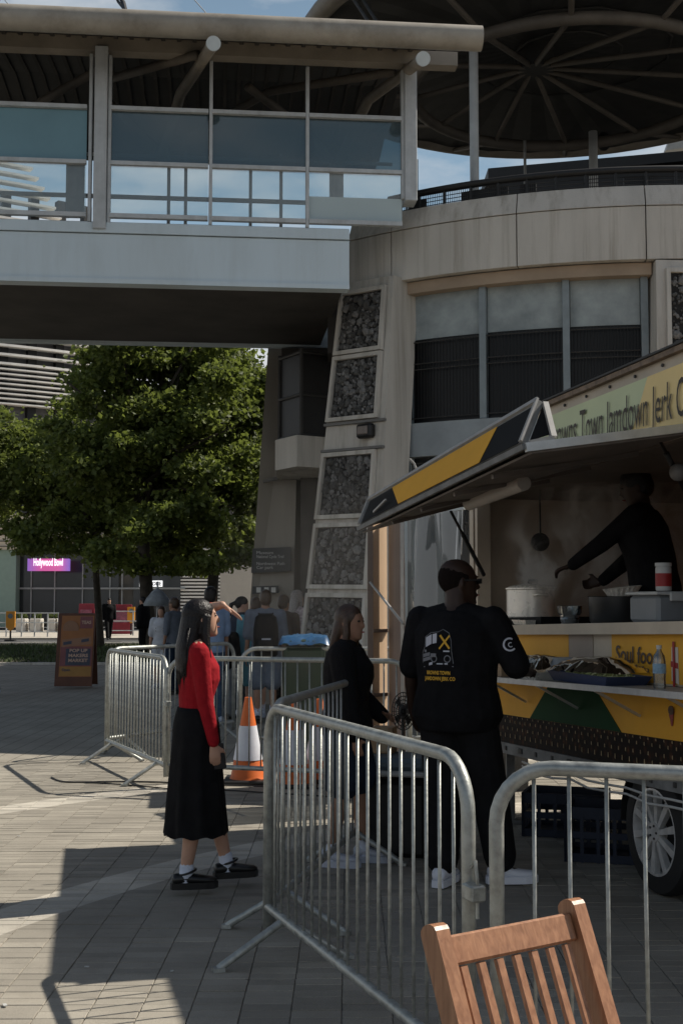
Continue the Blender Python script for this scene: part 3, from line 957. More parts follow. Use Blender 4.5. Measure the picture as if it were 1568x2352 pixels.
mb = MB(); mb.box(((top[1].x + 1.2), 20.5, 2.2), (2.4, 1.0, 4.6)); mb.box((.1, 20.6, 5.0), (2.1, 1.5, 1.3)); mb.box((.45, 18.6, 5.95), (1.3, 1.2, 1.5)); mb.build('rear_wall', M_soffit, bayb)

# ---------------------------------------------------------------- canopy on the round building
CC = V((4.2, 22.8, 0)); HBC = V((-.6, 0, 0)); CR = 4.9; zrim = 11.62; zring = 11.1; zhub = 11.5
canopy = thing('round_canopy', (4.2, 22.8, 0), 'large round canopy roof on tubular struts above the round building', 'canopy')
def cp(th, r, z): return V((CC.x + r * cos(th), CC.y + r * sin(th), z))
NS = 64
mb = MB()
vs = []; fs = []
for k in range(NS):
    a = 2 * pi * k / NS; dz = .035 if k % 2 else 0
    vs += [cp(a, .3, zhub + .40) + HBC, cp(a, CR, zrim + dz), cp(a, CR, zrim + .12 + dz), cp(a, .3, zhub + .52) + HBC]
for k in range(NS):
    i = 4 * k; j = 4 * ((k + 1) % NS)
    fs += [(i, j, j + 1, i + 1), (i + 1, j + 1, j + 2, i + 2), (i + 2, j + 2, j + 3, i + 3), (i + 3, j + 3, j, i)]
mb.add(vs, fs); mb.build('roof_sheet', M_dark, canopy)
mb = MB(); mb.tube([cp(2 * pi * k / 64, CR, zrim + .1) for k in range(64)], .17, 10, closed=True); mb.build('rim_tube', M_rim, canopy, smooth=True)
mb = MB(); mb.tube([cp(2 * pi * k / 56, 2.9, zring) for k in range(56)], .11, 10, closed=True); mb.build('ring_beam', M_canst, canopy, smooth=True)
for k in range(12):
    a = 2 * pi * (k + .5) / 12 + .1
    mb = MB(); mb.tube([cp(a, .2, zhub) + HBC, cp(a, 2.9, zring + .02), cp(a, CR, zrim)], .05, 8); mb.build('radial_beam', M_canst, canopy, smooth=True)
for k in range(12):
    a = 2 * pi * k / 12 + .1
    for r in (1.0, 1.9, 3.6):
        mb = MB(); mb.tube([cp(a, r, zhub + .25 + (zrim - zhub) * r / CR * .4), cp(a + pi / 6, r, zhub + .25 + (zrim - zhub) * r / CR * .4)], .022, 5); mb.build('purlin', M_dark, canopy)
mb = MB(); mb.cyl(cp(0, 0, zhub - .05) + HBC, cp(0, 0, zhub + .45) + HBC, .34, 14); mb.build('hub', M_dark, canopy, auto=40)
for (u, y, r) in ((1089, 20.5, .075), (1362, 24.9, .09), (1205, 25.4, .03), (1700, 20.4, .08)):
    p = P(u, 400, y); mb = MB(); mb.tube([V((p.x, p.y, zT - .5)), V((p.x, p.y, zring))], r, 12); mb.build('column', mat('column_paint', (.46, .46, .44), .5, var=.12, vs=3), canopy, smooth=True)
mb = MB()
for (p, q) in (((800, -20, 20.2), (905, 140, 19.0)), ((815, -30, 20.2), (925, 145, 19.0))):
    mb.tube([P(*p), P(*q)], .03, 6)
mb.build('cable_pair', M_dark, canopy)
mb = MB(); p = P(1385, 325, 26); mb.ell(p, (.16, .16, .2), 10, 6); mb.build('downlight', M_darker, canopy, smooth=True)
mb = MB(); mb.box(P(945, 430, 17.6), (.18, .18, .75)); o = mb.build('cabinet', M_bluegrey); tag(o, 'slim grey blue service cabinet on the parapet beside the bridge end post', 'cabinet')

# low dark roof and pale gable behind the parapet
rb = thing('rear_building', (14, 38, 0), 'dark low roofed building rising behind the railing of the round building', 'building')
mb = MB(); a = P(1150, 392, 36); b = P(1900, 322, 36)
mb.hexa([V((a.x, 36, 0)), V((b.x, 36, 0)), V((b.x, 44, 0)), V((a.x, 44, 0)), V((a.x, 36, a.z - .3)), V((b.x, 36, b.z - .3)), V((b.x, 44, b.z - .3)), V((a.x, 44, a.z - .3))]); mb.build('wall', M_darker, rb)
mb = MB(); mb.hexa([V((a.x - .4, 35.8, a.z - .3)), V((b.x, 35.8, b.z - .3)), V((b.x, 44, b.z - .3)), V((a.x - .4, 44, a.z - .3)), V((a.x - .4, 35.8, a.z)), V((b.x, 35.8, b.z)), V((b.x, 44, b.z)), V((a.x - .4, 44, a.z))]); mb.build('roof', M_darker, rb)
o = MB(); q = [P(1528, 345, 50), P(1640, 330, 50), P(1640, 270, 50), P(1545, 300, 50)]; o.slab(q, (0, -1, 0), .5)
o = o.build('distant_gable', mat('pale_cladding', (.5, .5, .48), .7, var=.1)); tag(o, 'pale sloping gable end far off between canopy and dark roof', 'building')
# unseen block added outside the frame on the right to shade the road and lawn
nb_ = thing('added_shade_block', (22, 36, 0), 'added unseen concrete block that shades the ground, right of the round building', 'building')
mb = MB(); mb.box((22, 36, 13.5), (16, 20, 27)); mb.build('wall', M_conc2, nb_)
for k in range(6):
    mb = MB(); mb.box((13.97, 36, 3.5 + k * 4), (.08, 18, 1.6)); mb.build('window_band', M_glassd, nb_)
# ---------------------------------------------------------------- building seen through the bridge glass at right
# ================================================================== BOWLING HALL
FY = 72.0
hall = thing('bowling_hall', (-20, FY, 0), 'pale bowling hall with white louvres, striped cladding and dark glazed entrance beyond the trees', 'building')
M_cream = mat('cream_cladding', (.60, .52, .42), .7, var=.08, vs=1)
M_louv = mat('white_louvre', (.78, .75, .70), .5, var=.05)
M_stripe = mat('stripe_dark', (.13, .12, .105), .8, var=.1)  # dark tone shared by cladding grooves and louvre backing
M_green = mat('pale_green_panel', (.25, .34, .29), .5, var=.05)
def HP(u, v, y=FY): return P(u, v, y)
def hslab(u0, v0, u1, v1, y, th, name, m, parent=hall):
    a, b, c, d = HP(u0, v1, y), HP(u1, v1, y), HP(u1, v0, y), HP(u0, v0, y)
    z0 = (a.z + b.z) / 2; z1 = (c.z + d.z) / 2
    mb = MB(); mb.box(((a.x + b.x) / 2, y + th / 2, (z0 + z1) / 2), (b.x - a.x, th, z1 - z0)); return mb.build(name, m, parent)
# main wall mass
hslab(-260, 905, 720, 1440, FY + 2.0, 9, 'wall', M_conc2)
hslab(-260, 1180, 300, 1262, FY, 1.9, 'cladding', M_cream)
mb = MB()
for v in (1196, 1211, 1228, 1243, 1255):
    a = HP(-260, v); b = HP(300, v); mb.box(((a.x + b.x) / 2, FY - .01, a.z), (b.x - a.x, .1, .055))
mb.build('cladding_groove', M_stripe, hall)
hslab(-260, 1262, 35, 1440, FY + .3, 1.4, 'panel', M_green)
# entrance glazing
hslab(38, 1268, 272, 1432, FY + 1.2, .1, 'glazing', mat('entrance_glass', (.03, .034, .036), .12, var=.3, vs=.3))
mb = MB()
for u in (60, 115, 180, 244, 306, 366, 272):
    if u > 272: continue
    a = HP(u, 1432); b = HP(u, 1268); mb.box((a.x, FY + 1.12, (a.z + b.z) / 2), (.07, .1, b.z - a.z))
a = HP(-10, 1351); b = HP(420, 1353); mb.box(((a.x + b.x) / 2, FY + 1.0, a.z), (b.x - a.x, .12, .10))
mb.build('mullion', mat('pale_mullion', (.30, .31, .31), .5, var=.1), hall)
hslab(306, 1250, 414, 1432, FY + 1.1, .1, 'glazing', MATS['entrance_glass'])
# striped lower louvres and cream wall to the right
hslab(272, 1250, 500, 1432, FY + 1.4, .1, 'louvre_backing', M_stripe)
for k in range(22):
    v = 1262 + k * 7.8
    a = HP(405, v, FY + 1.3); b = HP(520, v, FY + 1.3)
    mb = MB(); mb.box(((a.x + b.x) / 2, FY + 1.2, a.z), (b.x - a.x + 2, .14, .10)); mb.build('louvre', M_louv, hall)
hslab(505, 1300, 700, 1440, FY - 6, 1, 'side_wall', mat('pale_render', (.46, .43, .385), .8, var=.06))
# curved upper storey with white louvres
ct = V((-34.0, 96.0, 0)); Rr = 30.0
def lv(t, r, z): return V((ct.x + r * cos(t), ct.y + r * sin(t), z))
t0, T1 = radians(-98), radians(-50)
def arcb(mb, r0, r1, z0, z1, n=16, t1=None):
    t1 = t1 or T1
    vs = []; fs = []
    for k in range(n + 1):
        a = t0 + (t1 - t0) * k / n; vs += [lv(a, r0, z0), lv(a, r1, z0), lv(a, r1, z1), lv(a, r0, z1)]
    for k in range(n):
        i = 4 * k; j = i + 4; fs += [(i, i + 1, j + 1, j), (i + 1, i + 2, j + 2, j + 1), (i + 2, i + 3, j + 3, j + 2), (i + 3, i, j, j + 3)]
    fs += [(0, 3, 2, 1), (4 * n, 4 * n + 1, 4 * n + 2, 4 * n + 3)]
    mb.add(vs, fs)
mb = MB(); arcb(mb, Rr - 4, Rr - .8, 9.6, 21.5); mb.build('upper_wall', mat('upper_wall', (.13, .13, .135), .8, var=.1), hall)
zz = 12.7
for k in range(34):
    mb = MB(); arcb(mb, Rr - .55, Rr, zz, zz + (.13 if k > 7 else .08), t1=radians(-50 - max(0, zz - 21) * 1.3)); mb.build('louvre', M_louv, hall)
    zz += .28 if k < 8 else .52
mb = MB()
for k in range(16):
    a = t0 + (T1 - t0) * k / 15; mb.box(lv(a, Rr - .68, 18), (.5, .5, 14), Matrix.Rotation(a, 3, 'Z'))
mb.stuff('louvre_post', M_darker, hall)
hslab(52, 918, 150, 962, FY + .6, 1.0, 'window', mat('sky_window', (.30, .38, .42), .15, var=.05, vs=.2, metal=.6))
a = HP(105, 962, FY + .5); b = HP(105, 918, FY + .5); mb = MB(); mb.box((a.x, FY + .5, (a.z + b.z) / 2), (.15, .1, b.z - a.z)); mb.build('window_bar', M_darker, hall)
# pink and violet sign with its lettering, and the lit WELCOME board
M_pink = mat('sign_pink', (.62, .10, .32), .5, var=.0)
M_sign = bpy.data.materials.new('sign_gradient'); M_sign.use_nodes = True
nt = M_sign.node_tree; b_ = nt.nodes['Principled BSDF']
tc = nt.nodes.new('ShaderNodeTexCoord'); sx = nt.nodes.new('ShaderNodeSeparateXYZ'); cr = nt.nodes.new('ShaderNodeValToRGB')
nt.links.new(tc.outputs['Generated'], sx.inputs[0]); nt.links.new(sx.outputs['X'], cr.inputs['Fac']); nt.links.new(cr.outputs['Color'], b_.inputs['Base Color'])
cr.color_ramp.elements[0].color = (.26, .12, .50, 1); cr.color_ramp.elements[1].color = (.26, .14, .55, 1)
e = cr.color_ramp.elements.new(.35); e.color = (.60, .10, .33, 1); e = cr.color_ramp.elements.new(.75); e.color = (.62, .12, .36, 1)
nt.links.new(cr.outputs['Color'], b_.inputs['Emission Color']); b_.inputs['Emission Strength'].default_value = .55
a, b, c = HP(70, 1312), HP(165, 1312), HP(165, 1284)
mb = MB(); mb.box(((a.x + b.x) / 2, FY - .5, (a.z + c.z) / 2), (b.x - a.x, .3, c.z - a.z)); sg = mb.build('shop_sign', M_sign)
tag(sg, 'lit pink and violet sign with white lettering over the bowling hall entrance', 'sign')
M_lit = mat('lit_letters', (.85, .85, .85), .5, var=0, emit=((1, 1, 1), .9))
put_text('lettering', 'Hollywood Bowl', V((a.x + .35, FY - .65, a.z + .30)), (1, 0, 0), (0, 0, 1), .6, M_lit, sg, width=(b.x - a.x) - .7, off=.02, bold=.012)
a, b, c = HP(315, 1347), HP(368, 1347), HP(368, 1333)
mb = MB(); mb.box(((a.x + b.x) / 2, FY + .9, (a.z + c.z) / 2), (b.x - a.x, .1, c.z - a.z)); wg = mb.build('welcome_sign', M_lit)
tag(wg, 'lit white board reading WELCOME inside the dark glazed entrance', 'sign')
put_text('lettering', 'WELCOME', V((a.x + .06, FY + .85, a.z + .07)), (1, 0, 0), (0, 0, 1), .3, M_darker, wg, width=b.x - a.x - .12, off=.012, bold=.01)
# distant block seen above the louvres through the bridge
# ================================================================== TREES
M_leaf = [mat('leaf_green', (.072, .094, .024), .55, var=.25, vs=.8, spec=.3), mat('leaf_light', (.15, .18, .048), .55, var=.2, vs=.8, spec=.3)]
for m_ in M_leaf:
    nt = m_.node_tree; b_ = nt.nodes['Principled BSDF']; o_ = nt.nodes['Material Output']
    tr = nt.nodes.new('ShaderNodeBsdfTranslucent'); tr.inputs['Color'].default_value = (.20, .25, .05, 1)
    mx = nt.nodes.new('ShaderNodeMixShader'); mx.inputs['Fac'].default_value = .38
    nt.links.new(b_.outputs[0], mx.inputs[1]); nt.links.new(tr.outputs[0], mx.inputs[2]); nt.links.new(mx.outputs[0], o_.inputs['Surface'])
M_bark = mat('bark', (.05, .042, .032), .9, var=.35, vs=6, bump=.4, bs=20)
def tree(name, base, height, rx, rz, zc, label, n=14000, seed=1, trunk=.28, leaf=.095, squash=1.0):
    rs = np.random.default_rng(seed); rnd = random.Random(seed)
    t = thing(name, base, label, 'tree', 'plane trees in front of the bowling hall')
    b = V(base)
    mb = MB()
    top = b + V((rnd.uniform(-1.2, 1.2), 0, zc + rz * .4))
    mid = b + V((rnd.choice((-1, 1)) * rnd.uniform(.15, .4), 0, zc - rz * .65))
    mb.tube([b - V((0, 0, .1)), b + V((0, 0, .3)), mid, top], .2, 10, rr=[trunk * 1.3, trunk, trunk * .8, .05])
    mb.build('trunk', M_bark, t, smooth=True)
    clumps = []
    for k in range(26):
        a = rnd.uniform(0, 2 * pi); el = rnd.uniform(-.7, 1.2); rr = rnd.uniform(.45, 1.0)
        d = V((cos(a) * cos(el) * rx * rr, sin(a) * cos(el) * rx * rr, sin(el) * rz * rr))
        e = b + V((0, 0, zc)) + d
        st = b + (mid - b).lerp(top - b, rnd.uniform(0, .7))
        m1 = st.lerp(e, .5) + V((0, 0, .35))
        br = MB(); br.tube([st, m1, e], .05, 6, rr=[.10, .06, .02])
        br.build('limb', M_bark, t, smooth=True)
    # leaf clumps spread over the crown volume, more near the skin
    nc = 128
    cen = []
    while len(cen) < nc:
        p = rs.normal(0, 1, 3); p /= np.linalg.norm(p); r = rs.random() ** .38
        if p[2] < -.55 and rs.random() < .5: continue
        cen.append((p[0] * rx * r, p[1] * rx * r * .9, p[2] * rz * r, rs.uniform(.30, .85)))
    for _ in range(16):      # low hanging sprays
        a = rs.random() * 2 * pi; q_ = rs.uniform(.75, 1.12)
        cen.append((np.cos(a) * rx * q_, np.sin(a) * rx * q_ * .9, -rz * rs.uniform(.5, .86), rs.uniform(.3, .6)))
    nc = len(cen)
    cen = np.array(cen)
    idx = rs.integers(0, nc, n)
    pos = cen[idx, :3] + rs.normal(0, 1, (n, 3)) * cen[idx, 3:4] * np.array([.62, .62, .34])
    pos += np.array([b.x, b.y, b.z + zc])
    pos = pos[(pos[:, 2] > 2.5) & ((pos[:, 0] > -.205 * pos[:, 1]) | (pos[:, 2] > 3.25))]; n = len(pos)
    nor = rs.normal(0, 1, (n, 3)) + np.array([0, 0, .9]); nor /= np.linalg.norm(nor, axis=1)[:, None]
    tx = np.cross(nor, rs.normal(0, 1, (n, 3))); tx /= np.linalg.norm(tx, axis=1)[:, None]
    ty = np.cross(nor, tx)
    s = (leaf * rs.uniform(.6, 1.35, n))[:, None]
    q = np.stack([pos - tx * s, pos - ty * s * .75 - nor * s * .15, pos + tx * s, pos + ty * s * .75 - nor * s * .15], 1)
    me = bpy.data.meshes.new('crown')
    q = q.reshape(-1, 3) - np.array([b.x, b.y, b.z])
    me.from_pydata(q.tolist(), [], np.arange(n * 4).reshape(-1, 4).tolist())
    for m in M_leaf: me.materials.append(m)
    me.polygons.foreach_set('material_index', (rs.random(n) < .35).astype(int).tolist())
    link('crown', me, t)
    return t
def gb(u, y): p = P(u, 1383, y); return (p.x, y, 0)
tree('plane_tree', gb(345, 41), 13, 3.6, 4.9, 6.9, 'broad leafy tree with its dark trunk right of the walking figure in black', 60000, 3, .24)
tree('plane_tree', gb(482, 44), 12, 3.1, 5.0, 7.0, 'leafy tree with its trunk behind the woman in red, nearest the plain pylon', 48000, 8, .22)
tree('plane_tree', gb(232, 46), 12, 3.4, 3.2, 5.9, 'leafy tree with its slim trunk just behind the walking figure in black', 32000, 15, .14)
tree('plane_tree', gb(-62, 47), 11, 3.3, 2.2, 6.9, 'lower leafy tree at the left edge of the picture', 26000, 21, .2)

# ================================================================== FAR STREET FURNITURE
def arrow_sign(u, v0, v1, y, label, grp):
    a = P(u, v1, y); b = P(u, v0, y)
    g0 = V((a.x, y, 0)); t = thing('pointed_sign', tuple(g0), label, 'sign', grp)
    h = b.z - max(a.z, .25); w = h * .45; z0 = max(a.z, .25)
    mb = MB(); x = a.x
    q = [V((x, y, z0)), V((x + w / 2, y, z0 + h * .2)), V((x + w / 2, y, z0 + h)), V((x - w / 2, y, z0 + h)), V((x - w / 2, y, z0 + h * .2))]
    mb.slab(q, (0, -1, 0), .12); mb.build('sign_panel', mat('sign_orange', (.62, .26, .02), .5, var=.1), t)
    mb = MB(); mb.cyl(V((x, y - .02, z0 + h * .76)), V((x, y - .0, z0 + h * .76)), w * .28, 14); mb.build('disc', mat('sign_disc', (.12, .16, .18), .4, var=.1), t)
    mb = MB(); mb.tube([V((x, y + .06, 0)), V((x, y + .06, z0 + .2))], .04, 6); mb.box((x, y + .06, .03), (.4, .4, .06)); mb.build('foot', M_darker, t)
arrow_sign(24, 1404, 1450, 53, 'orange pointed sign with a dark disc standing by the road at the left edge', 'orange pointed signs')
arrow_sign(301, 1394, 1432, 60, 'orange pointed sign standing right of the red board before the striped louvres', 'orange pointed signs')
def far_board(u, v0, v1, y, w, label, m, grp):
    a = P(u, v1, y); h = P(u, v0, y).z
    t = thing('a_board', (a.x, y, 0), label, 'sandwich board', grp)
    for s in (1, -1):
        mb = MB(); R = Matrix.Rotation(s * .18, 3, 'X'); mb.box(V((a.x, y + s * .14, h / 2)), (w, .04, h), R, bevel=.01); mb.build('board_panel', m, t)
    mb = MB(); mb.box(V((a.x, y - .20, h * .5)), (w * .72, .02, h * .6), Matrix.Rotation(.18, 3, 'X')); mb.build('poster', mat('poster_dark', (.20, .06, .10), .6, var=.5, vs=4), t)
M_redb = mat('board_red', (.24, .022, .035), .5, var=.15)
far_board(200, 1386, 1426, 64, .8, 'red sandwich board standing in front of the glazed entrance', M_redb, 'red sandwich boards outside the hall')
far_board(280, 1388, 1428, 62, 1.0, 'larger red sandwich board left of the orange pointed sign', M_redb, 'red sandwich boards outside the hall')
# white low fence and planters in front of the hall
def far_fence(us, v0, v1, y, label):
    a = P(us[0], v1, y); b = P(us[-1], v1, y); h = P(us[0], v0, y).z
    t = thing('low_fence', ((a.x + b.x) / 2, y, 0), label, 'fence', 'low fences before the hall')
    for u in us:
        p = P(u, v1, y); mb = MB(); mb.tube([V((p.x, y, .07)), V((p.x, y, h))], .035, 6); mb.build('post', M_steel_w, t)
    for f in (.25, .62, 1.0):
        mb = MB(); mb.tube([V((a.x, y, h * f)), V((b.x, y, h * f))], .025, 6); mb.build('rail', M_steel_w, t)
far_fence([-20, 15, 50, 80, 110, 135], 1408, 1450, 57, 'thin grey rail fence along the road at the left edge')
far_fence([222, 248, 306, 330], 1404, 1448, 59, 'short grey rail fence behind the walking figure in black')
for k, (u, w) in enumerate(((52, 22), (85, 26), (122, 18), (148, 18))):
    p = P(u, 1430, 66); mb = MB(); mb.box((p.x, 66, .42), (w / 44, .7, .7), bevel=.04); o = mb.build('planter', mat('planter_white', (.55, .52, .47), .7, var=.1))
    tag(o, ('white planter box beneath the left end of the glazed entrance', 'widest white planter box, second from the left below the entrance', 'white planter box third from the left below the entrance', 'rightmost white planter box below the glazed entrance')[k], 'planter', 'white planter boxes')
    mb = MB()
    for q in range(40): mb.ell(V((p.x + random.uniform(-.25, .25), 66 + random.uniform(-.2, .2), .78 + random.uniform(0, .2))), (.06, .06, .05), 5, 3)
    mb.build('foliage', M_leaf[0], o)
# ================================================================== CROWD BARRIERS
BH = 1.13
def barrier_tree(length, label, nbars=20, r=.0225, seed=1):
    t = thing('crowd_barrier', (0, 0, 0), label, 'barrier', 'steel crowd barriers')
    Lg = length; c = .17
    pts = [(0, 0, .10), (0, 0, BH - c)]
    for k in range(1, 7):
        a = pi - k * pi / 14; pts.append((c + c * cos(a), 0, BH - c + c * sin(a)))
    pts += [(c, 0, BH), (Lg - c, 0, BH)]
    for k in range(1, 7):
        a = pi / 2 - k * pi / 14; pts.append((Lg - c + c * cos(a), 0, BH - c + c * sin(a)))
    pts += [(Lg, 0, BH - c), (Lg, 0, .10)]
    mb = MB(); mb.tube(pts, r, 14); mb.build('frame', M_galv, t, smooth=True)
    mb = MB(); mb.tube([(-.0, 0, .20), (Lg, 0, .20)], r * .92, 12); mb.build('bottom_rail', M_galv, t, auto=60)
    mb = MB(); mb.tube([(0, 0, .20), (0, 0, BH - .02)], .0065, 6)
    bm = mb.mesh('bar', smooth=True); bm.materials.append(M_galv)
    rnd = random.Random(seed)
    for k in range(1, nbars):
        x = Lg * k / nbars
        dz = 0
        if x < c: dz = c - sqrt(max(c * c - (c - x) ** 2, 0))
        if Lg - x < c: dz = c - sqrt(max(c * c - (c - (Lg - x)) ** 2, 0))
        inst('bar', bm, t, Matrix.Translation((x + rnd.gauss(0, .0015), 0, 0)) @ Matrix.Rotation(rnd.gauss(0, .0015), 4, 'Y') @ Matrix.Diagonal((1, 1, 1 - dz / (BH - .2), 1)))
    for x in (.26, Lg - .26):
        mb = MB(); mb.tube([(x, -.30, .012), (x, -.29, .02), (x, -.02, .185), (x, .02, .185), (x, .29, .02), (x, .30, .012)], r * .8, 10)
        mb.box((x, -.30, .012), (.05, .05, .018)); mb.box((x, .30, .012), (.05, .05, .018)); mb.build('foot', M_galv, t, auto=50)
    mb = MB()
    hk = [(Lg + .012, 0, .80), (Lg + .05, 0, .83), (Lg + .06, 0, .78), (Lg + .06, 0, .66)]
    mb.tube(hk, .006, 6); mb.box((Lg + .035, 0, .735), (.075, .05, .05), bevel=.006); mb.build('hook', M_galv, t)
    return t
def place_barrier(p0, p1, label, r=.0225, src={}, n=20):
    p0 = V((*p0, 0)); p1 = V((*p1, 0)); d = p1 - p0; Lg = d.length; a = atan2(d.y, d.x)
    key = round(Lg, 2)
    if key in src:
        return copy_thing(src[key], p0, a, label, 'steel crowd barriers')
    t = barrier_tree(Lg, label, n, r, seed=len(src) + 1)
    t.location = p0; t.rotation_euler = (0, 0, a); WM[t.name] = Matrix.Translation(p0) @ Matrix.Rotation(a, 4, 'Z')
    src[key] = t
    return t
def dirend(p, d, Lg):
    d = V((*d, 0)).normalized() * Lg; return (p[0] + d.x, p[1] + d.y)
place_barrier((-.345, 6.02), (.392, 3.97), 'nearest crowd barrier, running from the woman in red towards the wooden chair')
place_barrier((.462, 3.83), dirend((.462, 3.83), (.92, -.30), 2.18), 'crowd barrier cut off by the right edge, in front of the trailer wheel')
place_barrier((-.33, 6.10), dirend((-.33, 6.10), (.215, .976), 2.18), 'crowd barrier going away behind the nearest one, seen almost edge on')
place_barrier((-2.42, 13.15), dirend((-2.42, 13.15), (.83, -1.86), 2.18), 'crowd barrier left of the woman in red, standing alone on the shaded paving')
place_barrier((-1.52, 11.18), dirend((-1.52, 11.18), (2.0, -.62), 2.18), 'crowd barrier behind the woman in red, just in front of the traffic cone')
place_barrier((-1.06, 13.4), dirend((-1.06, 13.4), (2.1, .0), 2.18), 'farther crowd barrier in front of the queue, its curved corner by the ponytail girl')
place_barrier((-2.44, 13.35), dirend((-2.44, 13.35), (1.0, 1.6), 2.18), 'crowd barrier slanting away behind the left one towards the tree trunk')

# ================================================================== TRAFFIC CONES
M_or = mat('cone_orange', (.62, .13, .02), .5, var=.15, vs=5)
M_wh = mat('cone_white', (.62, .64, .70), .5, var=.1, vs=6)
def cone(x, y, h, label):
    t = thing('traffic_cone', (x, y, 0), label, 'traffic cone', 'orange and white traffic cones')
    c = V((x, y, 0)); s = h / .75
    mb = MB(); mb.lathe([(.165 * s, .03), (.15 * s, .06), (.030 * s, h), (.0, h)], c, 20, cap=False); mb.build('cone_body', M_or, t, auto=50)
    mb = MB()
    f = lambda z: .154 * s - (z - .05) / (h - .05) * .124 * s
    mb.lathe([(f(.20 * s) + .003, .20 * s), (f(.50 * s) + .003, .50 * s)], c, 20, cap=False); mb.build('reflective_sleeve', M_wh, t, smooth=True)
    mb = MB(); mb.box(c + V((0, 0, .018)), (.42 * s, .42 * s, .035), bevel=.01); mb.build('base', M_darker, t)
    return t
cone(-.845, 11.55, .76, 'orange traffic cone with white sleeve standing right of the woman in red')
cone(-.42, 11.3, .74, 'traffic cone seen through the bars, left one of the pair behind the barriers')
cone(-.20, 11.6, .74, 'traffic cone seen through the bars, right one of the pair behind the barriers')

# ================================================================== WOODEN CHAIR
def wood_mat():
    m = bpy.data.materials.new('varnished_wood'); m.use_nodes = True
    nt = m.node_tree; b = nt.nodes['Principled BSDF']; N = nt.nodes.new; K = nt.links.new
    tc = N('ShaderNodeTexCoord'); mp = N('ShaderNodeMapping'); mp.inputs['Scale'].default_value = (14, 14, 1.6)
    n = N('ShaderNodeTexNoise'); n.inputs['Scale'].default_value = 6; n.inputs['Detail'].default_value = 8; n.inputs['Distortion'].default_value = .6
    cr = N('ShaderNodeValToRGB'); cr.color_ramp.elements[0].position = .3; cr.color_ramp.elements[1].position = .72
    cr.color_ramp.elements[0].color = (.23, .10, .048, 1); cr.color_ramp.elements[1].color = (.39, .190, .098, 1)
    K(tc.outputs['Object'], mp.inputs['Vector']); K(mp.outputs['Vector'], n.inputs['Vector']); K(n.outputs['Fac'], cr.inputs['Fac']); K(cr.outputs['Color'], b.inputs['Base Color'])
    n3 = N('ShaderNodeTexNoise'); n3.inputs['Scale'].default_value = 70; n3.inputs['Detail'].default_value = 3
    K(tc.outputs['Object'], n3.inputs['Vector'])
    mr = N('ShaderNodeMapRange'); mr.inputs['To Min'].default_value = .3; mr.inputs['To Max'].default_value = .55; K(n3.outputs['Fac'], mr.inputs['Value']); K(mr.outputs['Result'], b.inputs['Roughness'])
    bp = N('ShaderNodeBump'); bp.inputs['Strength'].default_value = .12; bp.inputs['Distance'].default_value = .004; K(n.outputs['Fac'], bp.inputs['Height']); K(bp.outputs['Normal'], b.inputs['Normal'])
    return m
M_wood = wood_mat()
TL = P(995, 2128, 2.72); TR = P(1308, 2070, 2.95)          # tops of the two stiles
cx = (TR - TL).normalized(); cxh = V((cx.x, cx.y, 0)).normalized()
cn = V((cxh.y, -cxh.x, 0))                                   # the way the sitter faces
down = (V((0, 0, -1)) + cn * .42).normalized()
chair = thing('wooden_chair', tuple(V((TL.x, TL.y, 0)) + cxh * .22 + cn * .25), 'brown slatted wooden folding chair in the foreground, lit by the sun', 'chair')
cw = (V((TR.x, TR.y, 0)) - V((TL.x, TL.y, 0))).length
zt0 = TL.z
TL = V((TL.x, TL.y, zt0)); TR = TL + cx * (TR - TL).length
fn = cx.cross(down).normalized()
if fn.dot(cn) < 0: fn = -fn
Rm = Matrix((cx, fn, cx.cross(fn))).transposed()
def chbar(a, b, w, h, nm, bev=.005):
    d = (b - a); Ln = d.length; d.normalize()
    if abs(d.dot(cx)) > .8: R = Matrix((d, fn, d.cross(fn))).transposed(); sz = (Ln, h, w)
    else: x = fn.cross(d).normalized(); R = Matrix((x, fn, -d)).transposed() ; sz = (w, h, Ln)
    if R.determinant() < 0: R = Matrix((-R.col[0], R.col[1], R.col[2])).transposed()
    mb = MB(); mb.box((a + b) / 2, sz, R, bevel=bev); return mb.build(nm, M_wood, chair)
SW = .036
bk = 1.02
for s in (0, 1):
    o = TL.lerp(TR, s)
    # stile with rounded top: side outline extruded across
    prof = []
    hh = .055
    for k in range(7):
        a = pi * k / 6; prof.append((-hh / 2 * cos(a), -.018 * sin(a) + .0))
    pts = [o + fn * p[0] + down * (p[1] + .012) for p in prof]
    pts += [o + fn * hh / 2 + down * bk, o - fn * hh / 2 + down * bk]
    mb = MB(); mb.slab([p + cx * SW / 2 for p in pts], cx, SW); mb.build('stile', M_wood, chair)
chbar(TL + down * .055 + cx * SW / 2, TR + down * .055 - cx * SW / 2, .062, .024, 'top_rail')
chbar(TL + down * .50 + cx * SW / 2, TR + down * .50 - cx * SW / 2, .045, .022, 'lower_rail')
ns = 7
for k in range(ns):
    f = (k + .98) / (ns + .96)
    a = TL.lerp(TR, f) + down * .088; b = TL.lerp(TR, f) + down * .48
    chbar(a, b, .0215, .012, 'slat', .002)
seat0 = TL + down * .52 + fn * .03; zs = .44
for k in range(7):
    a = V((seat0.x, seat0.y, zs)) + cn * (.03 + k * .055); b = a + cxh * cw
    mb = MB(); mb.bar(a, b, .045, .018); mb.build('seat_slat', M_wood, chair)
for s in (0.03, .97):
    a = V((seat0.x, seat0.y, zs - .03)) + cxh * cw * s
    mb = MB(); mb.bar(a - cn * .05, a + cn * .42, .022, .04); mb.build('seat_rail', M_wood, chair)
    mb = MB(); mb.bar(a + cn * .0 + V((0, 0, 0)) + cxh * (.03 if s < .5 else -.03), V((a.x, a.y, .0)) - cn * .28 + cxh * (.03 if s < .5 else -.03), .024, .045, up=cxh); mb.build('leg', M_wood, chair)

